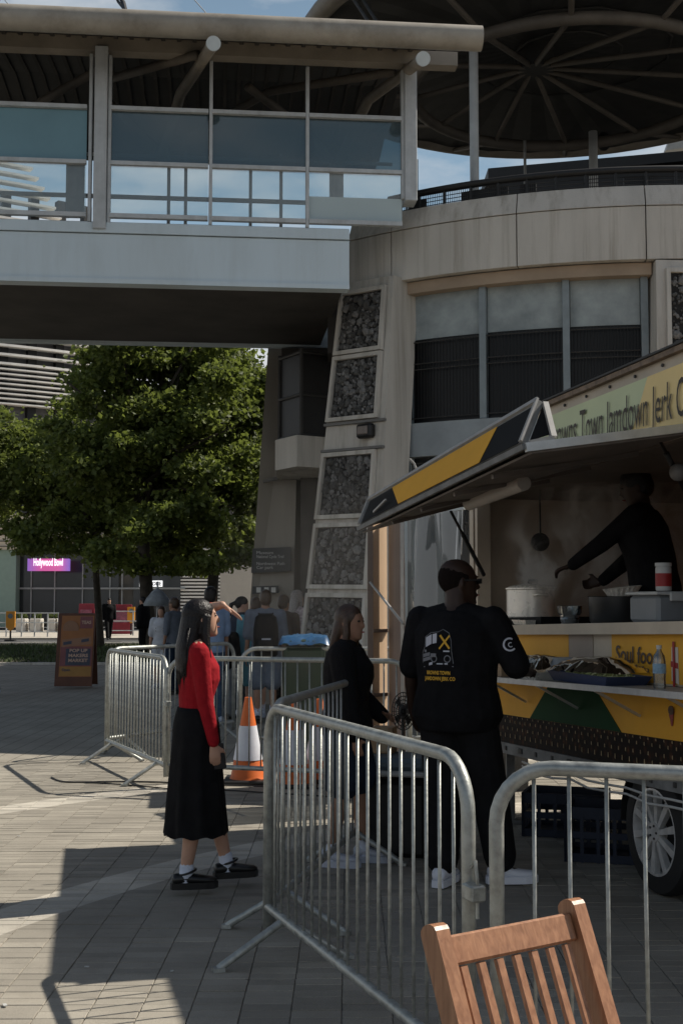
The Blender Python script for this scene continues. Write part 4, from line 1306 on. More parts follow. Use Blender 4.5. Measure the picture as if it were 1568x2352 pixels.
# ================================================================== MARKET SANDWICH BOARD
G0 = G(176, 1580); by = G0.y
mb_t = thing('market_board', (P(176, 1580, by).x, by, 0), 'brown and orange sandwich board advertising a pop up makers market', 'sandwich board')
xl, xr = P(134, 1500, by).x, P(219, 1500, by).x; zt_ = P(176, 1409, by).z
M_bw = mat('board_wood', (.10, .038, .02), .6, var=.2); M_bo = mat('board_orange', (.32, .13, .045), .6, var=.12); M_by = mat('board_ochre', (.34, .18, .045), .6, var=.1)
M_bp = mat('board_plum', (.20, .07, .075), .6, var=.15); M_bb = mat('board_blue', (.055, .06, .09), .6, var=.15); M_bc = mat('board_cream', (.28, .15, .09), .6, var=.1)
tilt = .10
def bpt(x, z, off=0.0, rear=False):   # leaning face
    s = 1 if rear else -1
    return V((x, by + s * (.30 - .30 * z / zt_) + (-off), z))
mb = MB(); mb.slab([bpt(xl, .05), bpt(xr, .05), bpt(xr, zt_), bpt(xl, zt_)], (0, -1, .2), .03); mb.build('front_panel', M_bw, mb_t)
mb = MB(); mb.slab([bpt(xl, .05, rear=True), bpt(xr, .05, rear=True), bpt(xr, zt_, rear=True), bpt(xl, zt_, rear=True)], (0, -1, -.2), .03); mb.build('rear_panel', M_bw, mb_t)
def bquad(f0, g0, f1, g1, m, nm, off=.004, tiltq=0):
    x0, x1 = xl + (xr - xl) * f0, xl + (xr - xl) * f1; z0, z1 = zt_ * g0, zt_ * g1
    mb = MB(); dz = tiltq
    mb.slab([bpt(x0, z0 - dz, off), bpt(x1, z0 + dz, off), bpt(x1, z1 + dz, off), bpt(x0, z1 - dz, off)], (0, -1, .2), .003); return mb.build(nm, m, mb_t)
bquad(.10, .16, .97, .97, M_bo, 'poster'); bquad(.11, .30, .96, .56, M_bp, 'poster_block', .008)
bquad(.12, .17, .95, .29, M_by, 'poster_block', .008); bquad(.26, .31, .92, .53, M_bb, 'poster_block', .011)
bquad(.60, .80, .94, .96, M_bp, 'poster_block', .008)
mb = MB(); c0 = bpt(xl + (xr - xl) * .36, zt_ * .80, .010); mb.cyl(c0, c0 - V((0, .004, 0)), (xr - xl) * .21, 22); mb.build('round_emblem', M_bc, mb_t)
bquad(.14, .57, .92, .67, M_bc, 'poster_band', .009, .03); bquad(.18, .585, .40, .625, M_bb, 'poster_block', .013, .012); bquad(.66, .62, .86, .66, M_bb, 'poster_block', .013, .012)
mm = mat('board_letters', (.50, .34, .26), .6, var=0)
for (tx, g, f0, f1) in (('POP UP', .485, .36, .84), ('MAKERS', .42, .34, .86), ('MARKET', .355, .34, .86)):
    x0 = xl + (xr - xl) * f0; x1 = xl + (xr - xl) * f1
    put_text('lettering', tx, bpt(x0, zt_ * g, .016), (1, 0, 0), (0, .2, 1), .085, mm, mb_t, width=x1 - x0, off=.002, bold=.003)
put_text('lettering', 'TEAS', bpt(xl + (xr - xl) * .64, zt_ * .86, .012), (1, 0, 0), (0, .2, 1), .085, mm, mb_t, width=(xr - xl) * .26, off=.002, bold=.003)
put_text('lettering', 'Open', bpt(xl + (xr - xl) * .18, zt_ * .235, .012), (1, 0, 0), (0, .2, 1), .07, M_bb, mb_t, width=(xr - xl) * .22, off=.002, bold=.002)
put_text('lettering', 'Every weekend', bpt(xl + (xr - xl) * .18, zt_ * .185, .012), (1, 0, 0), (0, .2, 1), .05, M_bw, mb_t, width=(xr - xl) * .5, off=.002) if False else None

# ================================================================== BIN WITH BLUE COVER
M_bing = mat('bin_green', (.012, .030, .013), .5, var=.2, vs=3); M_blue = mat('blue_bag', (.018, .075, .17), .35, var=.3, vs=8)
bp0 = V((P(695, 1500, 12.9).x, 13.6, 0)); bn = thing('green_bin', tuple(bp0), 'large dark green bin with crumpled blue sheet on top, behind the barriers', 'bin')
zb_ = P(695, 1478, 12.9).z
mb = MB(); mb.loft([(bp0 + V((0, 0, .08)), .20, .22), (bp0 + V((0, 0, .1)), .21, .24), (bp0 + V((0, 0, zb_ - .12)), .235, .27)], 4) if False else mb.box(bp0 + V((0, 0, zb_ / 2)), (.44, .5, zb_ - .1), bevel=.04); mb.build('bin_body', M_bing, bn)
mb = MB(); mb.box(bp0 + V((0, 0, zb_ + .0)), (.48, .55, .06), bevel=.02); mb.build('lid', M_bing, bn)
for s in (-1, 1):
    mb = MB(); c = bp0 + V((s * .23, .22, .1)); mb.cyl(c, c + V((s * .05, 0, 0)), .1, 14); mb.build('wheel', M_darker, bn)
mb = MB(); rs = random.Random(4)
n_, m_ = 18, 12; vs = []; fs = []
for i in range(n_):
    for j in range(m_):
        x = (i / (n_ - 1) - .5) * .54; y = (j / (m_ - 1) - .5) * .6
        e = max(abs(x) / .27, abs(y) / .30)
        z = zb_ + .048 + .010 * sin(i * 1.1 + j * .9 + .5 * i * j * .1) * (1 - e * .5) + rs.uniform(-.012, .012) - (.07 if e > .93 else 0) + .03 * (1 - e)
        vs.append(bp0 + V((x, y, z)))
for i in range(n_ - 1):
    for j in range(m_ - 1): a = i * m_ + j; fs.append((a, a + m_, a + m_ + 1, a + 1))
mb.add(vs, fs); o = mb.build('blue_sheet', M_blue, None, smooth=True); tag(o, 'crumpled blue plastic sheet lying on the green bin', 'sheet')

# ================================================================== COOL BOX, CARDBOARD BOX, FAN, CRATES, CABLES
M_lid = mat('lid_bluegrey', (.13, .175, .205), .5, var=.1, vs=4); M_rimw = mat('rim_white', (.48, .48, .46), .5, var=.1)
cb0 = V((.37, 8.35, 0)); cbx = thing('wheeled_cool_box', tuple(cb0), 'black wheeled box with blue grey lid and pale rim beside the man in black', 'cool box')
Rz = Matrix.Rotation(-.25, 3, 'Z')
zr = P(905, 1775, 8.2).z
mb = MB(); mb.box(cb0 + V((0, 0, zr / 2 - .02)), (.44, .40, zr - .04), Rz, bevel=.03); mb.build('box_body', M_darker, cbx)
mb = MB(); mb.box(cb0 + V((0, 0, zr)), (.50, .46, .035), Rz, bevel=.012); mb.build('rim', M_rimw, cbx)
mb = MB(); mb.box(cb0 + V((0, 0, zr + .055)), (.43, .40, .085), Rz, bevel=.03); mb.build('lid', M_lid, cbx)
mb = MB(); mb.box(cb0 + V((-.235, -.12, zr - .05)), (.03, .07, .10), Rz, bevel=.01); mb.build('latch', M_rimw, cbx)
M_card = mat('cardboard', (.40, .27, .165), .85, var=.12, vs=5)
c = cb0 + V((-.09, .10, zr + .10 + .085)); mb = MB(); mb.box(c, (.15, .15, .17), Rz, bevel=.004); o = mb.build('cardboard_box', M_card)
tag(o, 'small tan cardboard box on the lid of the black wheeled box', 'box')
mb = MB(); mb.box(c + V((0, -.0766, .01)), (.05, .003, .16), Rz); mb.build('tape', mat('tape', (.45, .36, .25), .3, var=0), o)
fp = V((P(925, 1640, 8.9).x, 8.9, 0)); fz = P(925, 1632, 8.9).z
fan = thing('standing_fan', tuple(fp), 'dark round fan on a stand in front of the open trailer door', 'fan')
mb = MB()
for r in (.13, .105, .08, .055, .03): mb.tube([fp + V((r * .62 * cos(2 * pi * k / 28), -.06 - .03 * (1 - r / .13), fz + r * sin(2 * pi * k / 28))) for k in range(28)], .004, 5, closed=True)
for k in range(24):
    a = 2 * pi * k / 24; mb.tube([fp + V((.02 * cos(a), -.09, fz + .02 * sin(a))), fp + V((.13 * .62 * cos(a), -.06, fz + .13 * sin(a))), fp + V((.12 * .62 * cos(a), -.01, fz + .12 * sin(a)))], .0025, 4)
mb.build('cage', M_dark, fan)
mb = MB(); mb.ell(fp + V((0, -.03, fz)), (.03, .06, .045), 12, 8)
for k in range(4):
    a = k * pi / 2 + .4; mb.slab([fp + V((.0, -.04, fz)), fp + V((.07 * cos(a), -.05, fz + .11 * sin(a))), fp + V((.07 * cos(a + .6), -.03, fz + .11 * sin(a + .6)))], (0, -1, 0), .004)
mb.build('blade', M_darker, fan)
mb = MB(); mb.tube([fp + V((0, .02, fz)), fp + V((0, .02, .02))], .012, 8); mb.cyl(fp, fp + V((0, 0, .03)), .13, 18); mb.build('stand', M_dark, fan)
M_crate = mat('crate_blue', (.006, .014, .035), .5, var=.2, vs=5)
def crate(x, y, rz, w, d, h, label):
    t = thing('plastic_crate', (x, y, 0), label, 'crate', 'blue plastic crates under the trailer', 0)
    R = Matrix.Rotation(rz, 3, 'Z'); c = V((x, y, 0))
    mb = MB(); mb.box(c + V((0, 0, .012)), (w, d, .02), R); mb.build('crate_floor', M_crate, t)
    for (dx, dy, sx, sy) in ((0, -d / 2, w, .018), (0, d / 2, w, .018), (-w / 2, 0, .018, d), (w / 2, 0, .018, d)):
        mb = MB()
        for zz, hh in ((.03, .05), (h * .5, .04), (h - .035, .07)): mb.box(c + R @ V((dx, dy, 0)) + V((0, 0, zz)), (sx, sy, hh), R)
        n = 5
        for k in range(n + 1):
            q = V(((k / n - .5) * w if sx > sy else 0, (k / n - .5) * d if sy >= sx else 0, 0))
            mb.box(c + R @ (V((dx, dy, 0)) + q) + V((0, 0, h / 2)), (.022, .022, h), R)
        mb.build('crate_side', M_crate, t)
crate(1.58, 9.0, -.3, .55, .38, .30, 'left one of the blue plastic crates in the dark beneath the trailer')
crate(1.70, 8.15, -.3, .50, .38, .34, 'right one of the blue plastic crates, nearer the trailer wheel')
M_cable = mat('black_cable', (.02, .02, .02), .5, var=0)
def cable(pts, r, label):
    P3 = [G(u, v, .008) for u, v in pts]
    # smooth
    out = []
    for i in range(len(P3) - 1):
        p0 = P3[max(i - 1, 0)]; p1 = P3[i]; p2 = P3[i + 1]; p3 = P3[min(i + 2, len(P3) - 1)]
        for k in range(6):
            t = k / 6
            out.append(.5 * ((2 * p1) + (-p0 + p2) * t + (2 * p0 - 5 * p1 + 4 * p2 - p3) * t * t + (-p0 + 3 * p1 - 3 * p2 + p3) * t ** 3))
    out.append(P3[-1])
    mb = MB(); mb.tube(out, r, 6); o = mb.build('cable', M_cable, smooth=True); tag(o, label, 'cable')
cable([(118, 1785), (145, 1795), (200, 1796), (300, 1795), (385, 1797), (480, 1802), (620, 1806), (760, 1812), (900, 1820)], .007, 'black cable lying along the shadow edge behind the woman in red')
cable([(195, 1798), (255, 1800), (330, 1806), (400, 1812), (520, 1815), (640, 1822), (800, 1832)], .006, 'thinner black cable crossing the sunlit paving below the longer one')
# bits of litter
for k, (u, v, s) in enumerate(((44, 1920, .02), (90, 1888, .014), (12, 2308, .03), (200, 2220, .02), (395, 2230, .015))):
    p = G(u, v, .006); mb = MB(); mb.box(p, (s, s * .5, .003), Matrix.Rotation(k, 3, 'Z')); o = mb.build('paper_scrap', M_rimw)
    tag(o, ('tiny pale paper scrap on the sunlit paving left of the woman', 'tiny paper scrap on the paving nearest the barrier shadow edge far left', 'pale paper scrap on the paving in the lower left corner', 'small pale scrap beside the barrier shadow on the paving', 'smallest pale scrap right of the barrier shadow')[k], 'litter', 'paper scraps on the paving')
# ================================================================== FOOD TRAILER
TT = V((.2606, -.9654, 0)); TN = V((-.9654, -.2606, 0))       # along (far to near), outwards
TO = V((1.01, 9.75, 0)); TILT = .026
def T(s, o, w): return TO + TT * s + TN * o + UP * (w + TILT * s)
trl = thing('food_trailer', tuple(TO + TT * 2 - TN * 1), 'yellow, green and black food trailer with raised serving hatch and steaming pots', 'food trailer')
TLn, TW = 5.4, 2.0
Rt = Matrix((TT, TN, UP)).transposed()
def tb(mb, s0, s1, o0, o1, w0, w1):
    a = T(s0, o0, w0); mb.hexa([T(s0, o1, w0), T(s1, o1, w0), T(s1, o0, w0), T(s0, o0, w0), T(s0, o1, w1), T(s1, o1, w1), T(s1, o0, w1), T(s0, o0, w1)])
def tbox(nm, m, s0, s1, o0, o1, w0, w1, parent=trl):
    mb = MB(); tb(mb, s0, s1, o0, o1, w0, w1); return mb.build(nm, m, parent)
def tpoly(nm, m, pts, off, th=.003, parent=trl):     # pts (s, w) on the serving side
    mb = MB(); mb.slab([T(s, off, w) for s, w in pts], TN, th); return mb.build(nm, m, parent)
M_yel = mat('trailer_yellow', (.70, .35, .02), .6, var=.08, vs=2)
M_grn = mat('trailer_green', (.006, .05, .016), .7, var=.1, spec=.2)
M_blk = mat('trailer_black', (.008, .008, .008), .7, var=.1, spec=.2)
M_cream2 = mat('trailer_cream', (.50, .42, .32), .5, var=.12, vs=3)
M_alu = mat('aluminium', (.52, .53, .53), .38, metal=.6, var=.15, vs=9)
M_in = mat('inside_warm_glow', (.70, .26, .07), .6, var=.25, vs=2)  # warm interior glow put into the orange base colour of the back wall
M_chas = mat('chassis_grey', (.17, .17, .165), .7, var=.3, vs=6, bump=.1, bs=40)
W0, WB, WS, WC = .60, .80, 1.07, 1.40
OW = 2.40        # top of the opening
# shell: floor, back wall, ends, roof, lower side
tbox('floor', M_chas, 0, TLn, -TW, 0, W0, W0 + .10)
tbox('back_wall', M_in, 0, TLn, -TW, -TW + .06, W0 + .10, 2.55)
tbox('end_wall', M_cream2, -.06, 0, -TW, -.10, W0, 2.55)
tbox('end_wall', M_cream2, TLn, TLn + .06, -TW, 0, W0, 2.78)
tbox('roof', M_cream2, -.06, TLn + .06, -TW - .02, .0, 2.55, 2.60)
tbox('ceiling', mat('ceiling_dark', (.10, .08, .065), .6, var=.3, vs=2), 0, TLn, -TW + .06, -.05, 2.42, 2.46)
tbox('lower_side', M_blk, 0, TLn, -.06, 0, W0, WC)
tbox('corner_post', M_cream2, -.03, .05, -.12, .012, W0 - .1, 2.55)
tbox('window_post', M_cream2, .075, .12, -.10, .006, WC, 2.44)
# bottom edge with its bolts
tbox('sill_beam', M_chas, -.02, TLn, -.07, .012, W0 - .075, W0 + .002)
for k in range(14):
    mb = MB(); c = T(.15 + k * .26, .014, W0 - .035); mb.box(c, (.03, .012, .03) if k % 3 else (.06, .014, .035), Rt, bevel=.003); mb.build('bolt', M_dark, trl)
# bottle strip: dark print with rows of amber bottles
def bottle_mat():
    m = bpy.data.materials.new('bottle_print'); m.use_nodes = True
    nt = m.node_tree; b = nt.nodes['Principled BSDF']; N = nt.nodes.new; K = nt.links.new
    tc = N('ShaderNodeTexCoord'); mp = N('ShaderNodeMapping'); mp.inputs['Scale'].default_value = (11, 11, 9)
    vo = N('ShaderNodeTexVoronoi'); vo.inputs['Scale'].default_value = 1.6; vo.inputs['Randomness'].default_value = .45
    cr = N('ShaderNodeValToRGB'); E = cr.color_ramp.elements
    E[0].position = 0; E[0].color = (.16, .07, .03, 1); E[1].position = .45; E[1].color = (.012, .008, .006, 1); e = E.new(.14); e.color = (.055, .022, .010, 1)
    K(tc.outputs['Object'], mp.inputs['Vector']); K(mp.outputs['Vector'], vo.inputs['Vector']); K(vo.outputs['Distance'], cr.inputs['Fac']); K(cr.outputs['Color'], b.inputs['Base Color'])
    b.inputs['Roughness'].default_value = .75; b.inputs['Specular IOR Level'].default_value = .2
    return m
tpoly('bottle_strip', bottle_mat(), [(0, W0 + .004), (TLn, W0 + .004), (TLn, WB), (0, WB)], .004)
M_hl = mat('bottle_highlight', (.30, .22, .12), .6, var=.3, vs=30)
mb = MB()
for r_, (ww, st, sz) in enumerate(((W0 + .045, .088, .026), (W0 + .10, .088, .018), (W0 + .15, .088, .016), (W0 + .185, .088, .010))):
    for k in range(int(TLn / st)):
        s = (k + .5 * (r_ % 2)) * st + .03
        mb.slab([T(s - .005, .009, ww), T(s + .005, .009, ww - .004), T(s + .003, .009, ww + sz), T(s - .003, .009, ww + sz)], TN, .002)
mb.build('bottle_print_marks', M_hl, trl)['kind'] = 'stuff'
# yellow and green panels
tpoly('lower_panel', M_yel, [(0, WB), (TLn, WB), (TLn, WS), (0, WS)], .004)
tpoly('green_panel', M_grn, [(1.08, WB + .001), (2.40, WB + .001), (2.03, WS - .001), (1.44, WS - .001)], .008)
tpoly('lower_text_mark', M_blk, [(.30, .92), (.34, .92), (.36, 1.0), (.32, 1.0)], .009)
# strawberry-like red emblem
mb = MB(); c = T(2.98, .010, .93)
mb.slab([c + TT * (.028 * cos(a) * (1 if sin(a) > 0 else .6)) + UP * (.055 * sin(a)) for a in [2 * pi * k / 16 for k in range(16)]], TN, .003); mb.build('red_emblem', mat('emblem_red', (.25, .025, .02), .4, var=.3, vs=40), trl)
mb = MB(); mb.slab([c + UP * .03 + TN * .004 + TT * (.03 * cos(a)) + UP * (.025 * sin(a)) for a in [2 * pi * k / 10 for k in range(10)]], TN, .002); mb.build('emblem_top', mat('emblem_brown', (.09, .05, .03), .5, var=.4, vs=60), trl)
tbox('panel_trim', M_alu, 0, TLn, .0, .016, WS, WS + .012)
# upper strip under the counter
tpoly('upper_strip', M_cream2, [(0, WS + .02), (TLn, WS + .02), (TLn, WC - .01), (0, WC - .01)], .004)
tpoly('upper_panel', M_yel, [(.02, WS + .05), (1.71, WS + .05), (1.71, WC - .03), (.02, WC - .03)], .010)
tpoly('upper_panel', M_yel, [(2.30, WS + .03), (TLn, WS + .03), (TLn, WC - .03), (2.30, WC - .03)], .010)
tpoly('grey_panel', mat('warm_grey', (.30, .24, .19), .5, var=.1), [(1.71, WS + .05), (2.05, WS + .05), (2.05, WC - .03), (1.71, WC - .03)], .008)
M_brown = mat('dark_brown_letters', (.06, .03, .012), .5, var=0)
put_text('lettering', 'Soul food', T(2.36, .016, 1.215), TT, UP, .13, M_brown, trl, width=.50, off=.0, shear=.05, bold=.002)
M_flag = mat('flag_red', (.30, .02, .02), .5, var=.1); M_wp = mat('print_white', (.55, .52, .45), .5, var=.1)
for k in range(3):
    s = 3.03 + k * .17
    tpoly('flag_white', M_wp, [(s - .035, 1.12), (s + .04, 1.10), (s + .035, 1.30), (s - .03, 1.30)], .014)
    tpoly('flag_cross', M_flag, [(s - .035, 1.195), (s + .036, 1.185), (s + .036, 1.215), (s - .034, 1.225)], .018)
    tpoly('flag_cross', M_flag, [(s - .010, 1.06), (s + .010, 1.06), (s + .010, 1.33), (s - .010, 1.33)], .021)
# serving counter and shelf
tbox('counter', M_alu, 0, TLn, -.75, .05, WC, WC + .035)
tbox('counter_edge', M_cream2, 0, TLn, .05, .075, WC - .03, WC + .037)
shelf = tbox('shelf', mat('shelf_wood', (.30, .29, .27), .5, var=.2, vs=6), .0, 4.6, .02, .34, WS - .005, WS + .018)
tbox('shelf_edge', M_alu, .0, 4.6, .34, .352, WS - .012, WS + .022)
for k in range(6):
    s = .25 + k * .8; mb = MB(); mb.bar(T(s, .02, WS - .16), T(s, .30, WS - .01), .015); mb.build('shelf_bracket', M_alu, trl)
# sign board above the hatch
M_sgng = mat('sign_palegreen', (.58, .62, .36), .45, var=.06, vs=2); M_sgny = mat('sign_paleyellow', (.86, .63, .26), .45, var=.06, vs=2)
ST = 3.08; SZ = 2.55
tbox('fascia_board', M_cream2, -.02, TLn, .0, .03, 2.42, 2.55)
def top_w(s): return 2.80 - .010 * s
tpoly('fascia_rim', M_cream2, [(1.35, 2.42), (TLn, 2.42), (TLn, 2.86), (1.35, 2.86)], .045, .03)
tpoly('sign_green', M_sgng, [(1.38, 2.45), (2.62, 2.45), (2.86, 2.80), (1.38, 2.80)], .052, .004)
tpoly('sign_yellow', M_sgny, [(2.62, 2.45), (TLn, 2.45), (TLn, 2.80), (2.86, 2.80)], .052, .004)
mb = MB(); mb.bar(T(1.35, .06, 2.875), T(TLn, .06, 2.875), .05, .03); mb.build('roof_gutter', mat('rusty_trim', (.20, .14, .095), .7, var=.4, vs=14), trl)
mb = MB(); mb.bar(T(1.35, .08, 2.90), T(TLn, .08, 2.90), .03, .012); mb.build('roof_edge', M_dark, trl)
for k in range(13):
    mb = MB(); c = T(1.48 + k * .31, .05, 2.83); mb.cyl(c, c + TN * .008, .010, 8); mb.build('sign_screw', M_dark, trl)
put_text('lettering', 'Browns Town Jamdown Jerk Co', T(1.56, .062, 2.56), TT, UP, .30, mat('letters_brown', (.035, .022, .010), .5, var=0), trl, width=1.78, off=.0, shear=.12, bold=.0)
# wheel
wc = T(2.72, -.02, 0); wc = V((wc.x, wc.y, .345))

def wlathe(prof, nm, m, parent, n=40):
    mb = MB(); vs = []; fs = []
    for r, o in prof:
        for j in range(n):
            a = 2 * pi * j / n; vs.append(wc + TN * o + TT * (r * cos(a)) + UP * (r * sin(a)))
    for i in range(len(prof) - 1):
        for j in range(n): j2 = (j + 1) % n; fs.append((i * n + j, i * n + j2, (i + 1) * n + j2, (i + 1) * n + j))
    mb.add(vs, fs); return mb.build(nm, m, parent, auto=40)
M_rub = mat('rubber', (.014, .014, .014), .75, var=.2)
wheel = wlathe([(.20, -.20), (.33, -.20), (.345, -.17), (.345, -.03), (.33, .0), (.245, .012), (.235, -.01), (.22, -.2)], 'wheel', M_rub, trl)
wlathe([(.235, -.005), (.24, .006), (.228, .008), (.222, -.03), (.215, -.10)], 'rim', mat('alloy', (.62, .61, .59), .3, metal=.35, var=.2, vs=12), wheel)
M_al = MATS['alloy']
wlathe([(.22, -.10), (.0, -.11)], 'wheel_backing', M_darker, wheel)  # black disc closing the wheel so the spokes stand out
for k in range(10):
    a = 2 * pi * k / 10 + .1; d = TT * cos(a) + UP * sin(a); e = TT * cos(a + .12) + UP * sin(a + .12)
    mb = MB(); w2 = d.cross(TN) * .022; q = wc + TN * .0
    mb.hexa([q + d * .05 - w2 * .6 - TN * .03, q + d * .05 + w2 * .6 - TN * .03, q + e * .226 + w2 - TN * .03, q + e * .226 - w2 - TN * .03,
             q + d * .05 - w2 * .6 + TN * .0, q + d * .05 + w2 * .6 + TN * .0, q + e * .226 + w2 + TN * .006, q + e * .226 - w2 + TN * .006])
    mb.build('spoke', M_al, wheel)
mb = MB(); mb.cyl(wc - TN * .05, wc + TN * .008, .055, 18); mb.build('hub_cap', M_al, wheel, auto=40)
for k in range(5):
    a = 2 * pi * k / 5; c = wc + (TT * cos(a) + UP * sin(a)) * .036 + TN * .008; mb = MB(); mb.cyl(c, c + TN * .006, .007, 6); mb.build('wheel_nut', M_dark, wheel)
mb = MB(); mb.cyl(wc - TN * .1, wc - TN * 1.8, .04, 10); mb.build('axle', M_dark, trl)

# mudguard, legs, hanging cables under the side
mb = MB(); arc = [wc + TT * (.40 * cos(a)) + UP * (.40 * sin(a)) for a in [pi * k / 12 for k in range(13)]]
for i in range(12):
    mb.hexa([arc[i] - TN * .22, arc[i + 1] - TN * .22, arc[i + 1] * 1 + UP * .01 - TN * .22, arc[i] + UP * .01 - TN * .22, arc[i] + TN * .0, arc[i + 1] + TN * .0, arc[i + 1] + UP * .01, arc[i] + UP * .01])
mb.build('mudguard', M_darker, trl)
mb = MB()
for dz, sg in ((-.10, .02), (-.13, .035)):
    mb.tube([T(1.0 + .25 * k, .03, W0 + dz - sg * abs(sin(k * 1.1))) for k in range(16)], .008, 5)
mb.build('hose', M_rimw, trl, smooth=True)
for s, nm in ((.35, 'jack_leg'), (4.6, 'jack_leg')):
    for o in (-.15, -1.85):
        mb = MB(); a = T(s, o, W0); mb.bar(V((a.x, a.y, 0)), a, .06); mb.box((a.x, a.y, .012), (.2, .2, .02)); mb.build(nm, M_chas, trl)
tbox('added_sun_skirt', M_chas, 0, TLn, -TW, -TW + .03, .10, W0)  # skirt added on the far side to stop sunlight getting under the trailer
tbox('chassis_beam', M_chas, 0, TLn, -.5, -.4, W0 - .12, W0); tbox('chassis_beam', M_chas, 0, TLn, -1.6, -1.5, W0 - .12, W0)
# ------------------------------------------------ raised hatch
HN = P(1204, 1017, 6.31); HF = P(822, 1209, 9.18); HR0 = T(3.3, .05, 2.47); HR1 = T(.3, .05, 2.44)
hd = (HN - HF).normalized(); hu = (HR0 - HN).normalized(); hn = hd.cross(hu).normalized()
if hn.z < 0: hn = -hn
hatch = MB(); hatch.slab([HF, HN, HR0, HR1], hn, .022); hatch_o = hatch.build('hatch', M_chas, trl)
M_hin = mat('hatch_lining', (.12, .10, .085), .6, var=.3, vs=3)
mb = MB(); q = [HF.lerp(HR1, .03) , HN.lerp(HR0, .03), HR0, HR1]; mb.slab([p - hn * .047 for p in q], hn, .012); mb.build('hatch_lining', M_hin, hatch_o)
mb = MB(); mb.bar(HF - hn * .018, HN - hn * .018, .03, .03, up=hn); mb.build('hatch_edge', M_chas, hatch_o)
mb = MB(); mb.bar(HN - hn * .025, HR0 - hn * .025, .03, .045, up=hn); mb.build('hatch_edge', M_alu, hatch_o)
for f in (.2, .4, .6, .8):
    a = HF.lerp(HN, f); b = HR1.lerp(HR0, f); mb = MB(); mb.bar(a.lerp(b, .06) - hn * .075, b - hn * .075, .03, .025, up=hn); mb.build('hatch_rib', M_hin, hatch_o)
# lamp fitting under the hatch
l0 = HF.lerp(HN, .36).lerp(HR1.lerp(HR0, .36), .45) - hn * .10; l1 = HF.lerp(HN, .66).lerp(HR1.lerp(HR0, .66), .45) - hn * .10
mb = MB(); mb.tube([l0, l1], .045, 12); lamp = mb.build('strip_light', mat('lamp_tube', (.36, .33, .30), .4, var=.1), hatch_o, auto=40)
l2 = HF.lerp(HN, .76).lerp(HR1.lerp(HR0, .76), .3) - hn * .14
mb = MB(); mb.ell(P(1556, 1085, 6.9), (.05, .05, .05), 10, 6); mb.build('round_lamp', mat('lamp_dull', (.16, .15, .14), .5, var=.1), hatch_o, smooth=True)
# gas struts
for (a, b) in ((P(1035, 1175, 8.6), P(1110, 1320, 9.4)), (P(1500, 985, 6.7), P(1580, 1140, 7.2))):
    mb = MB(); mb.tube([a, a.lerp(b, .35)], .010, 8); mb.tube([a.lerp(b, .35), b], .016, 8); mb.build('gas_strut', M_darker, trl, smooth=True)
# flip-up board along the hatch edge
bt0 = P(838, 1141, 9.25); bt1 = P(1250, 926, 6.44)
bq = [HF.lerp(HN, .015) + hn * .01, HN.lerp(HF, .01) + hn * .01, bt1, bt0]
bnrm = (bq[1] - bq[0]).cross(bq[3].lerp(bq[2], .5) - bq[0].lerp(bq[1], .5)).normalized()
for _k in (2, 3): bq[_k] = bq[_k] - bnrm * (bq[_k] - bq[0]).dot(bnrm)
if bnrm.dot(EYE - bq[0]) < 0: bnrm = -bnrm
mb = MB(); mb.slab(bq, bnrm, .03); bd = mb.build('edge_board', M_chas, trl)
def bl(f, g): return bq[0].lerp(bq[1], f).lerp(bq[3].lerp(bq[2], f), g)
def bpoly(pts, m, nm, off): mb = MB(); mb.slab([bl(*p) + bnrm * off for p in pts], bnrm, .002); mb.build(nm, m, bd)
bpoly([(.02, .0), (.985, .0), (.985, .87), (.02, .87)], M_blk, 'board_face', .004)
bpoly([(.315, .0), (.805, .0), (.83, .865), (.20, .865)], M_yel, 'board_yellow', .008)
M_frm = mat('pale_frame', (.36, .35, .335), .5, var=.15, vs=10)
for (a, b) in ((bl(0, 0), bl(0, 1)), (bl(0, .985), bl(1, .985)), (bl(1, 0), bl(1, 1))):
    mb = MB(); mb.bar(a + bnrm * .010, b + bnrm * .010, .026, .012, up=bnrm); mb.build('board_frame', M_frm, bd)
e1 = HN + hu * .16 + hn * .01
mb = MB(); mb.bar(bt1, e1, .03, .03); mb.bar(HN + hu * .03, e1, .02, .02); mb.build('bracket', M_frm, bd)
mb = MB(); mb.slab([HN + hu * .04 - hd * .02 + hn * .01, bt1.lerp(HN, .1), e1.lerp(bt1, .1)], hd, .006); mb.build('bracket_plate', M_blk, bd)
mb = MB(); p = bl(.36, 1.0); mb.tube([p, p + V((-.02, 0, .05)), p + V((-.05, 0, .08))], .008, 5); mb.build('catch', M_frm, bd)
mb = MB(); p = bl(.13, .12) + bnrm * .02; mb.bar(p, p + hd * .28 + V((0, 0, .04)), .012); mb.build('catch_rod', M_frm, bd)
# ------------------------------------------------ open end door leaf, tarp and stay
M_door = mat('door_cream', (.62, .44, .29), .5, var=.05, vs=3); M_doorb = mat('door_brown', (.17, .125, .10), .7, var=.2, vs=4, streak=True)
dA = V((.262, 11.5, 0)); dB = dA + V((.66, .75, 0)).normalized() * .24
def vpanel(nm, m, a, b, z0, z1, th, parent=trl):
    a = V((a.x, a.y, 0)); b = V((b.x, b.y, 0)); n = V(((b - a).y, -(b - a).x, 0)).normalized()
    if n.dot(EYE - a) < 0: n = -n
    mb = MB(); mb.slab([a + UP * z0, b + UP * z0, b + UP * z1, a + UP * z1], n, th); return mb.build(nm, m, parent)
zdt = P(865, 1195, 11.5).z
door = thing('open_door', tuple(dA), 'cream door leaf of the trailer standing open, its edge in full sun', 'door')
vpanel('door_face', M_door, dA, dB, .10, zdt, .03, door)
mb = MB(); mb.bar(dA + UP * .1, dA + UP * (zdt + .05), .03, .05, up=V((1, 0, 0))); mb.build('door_edge', M_doorb, door)
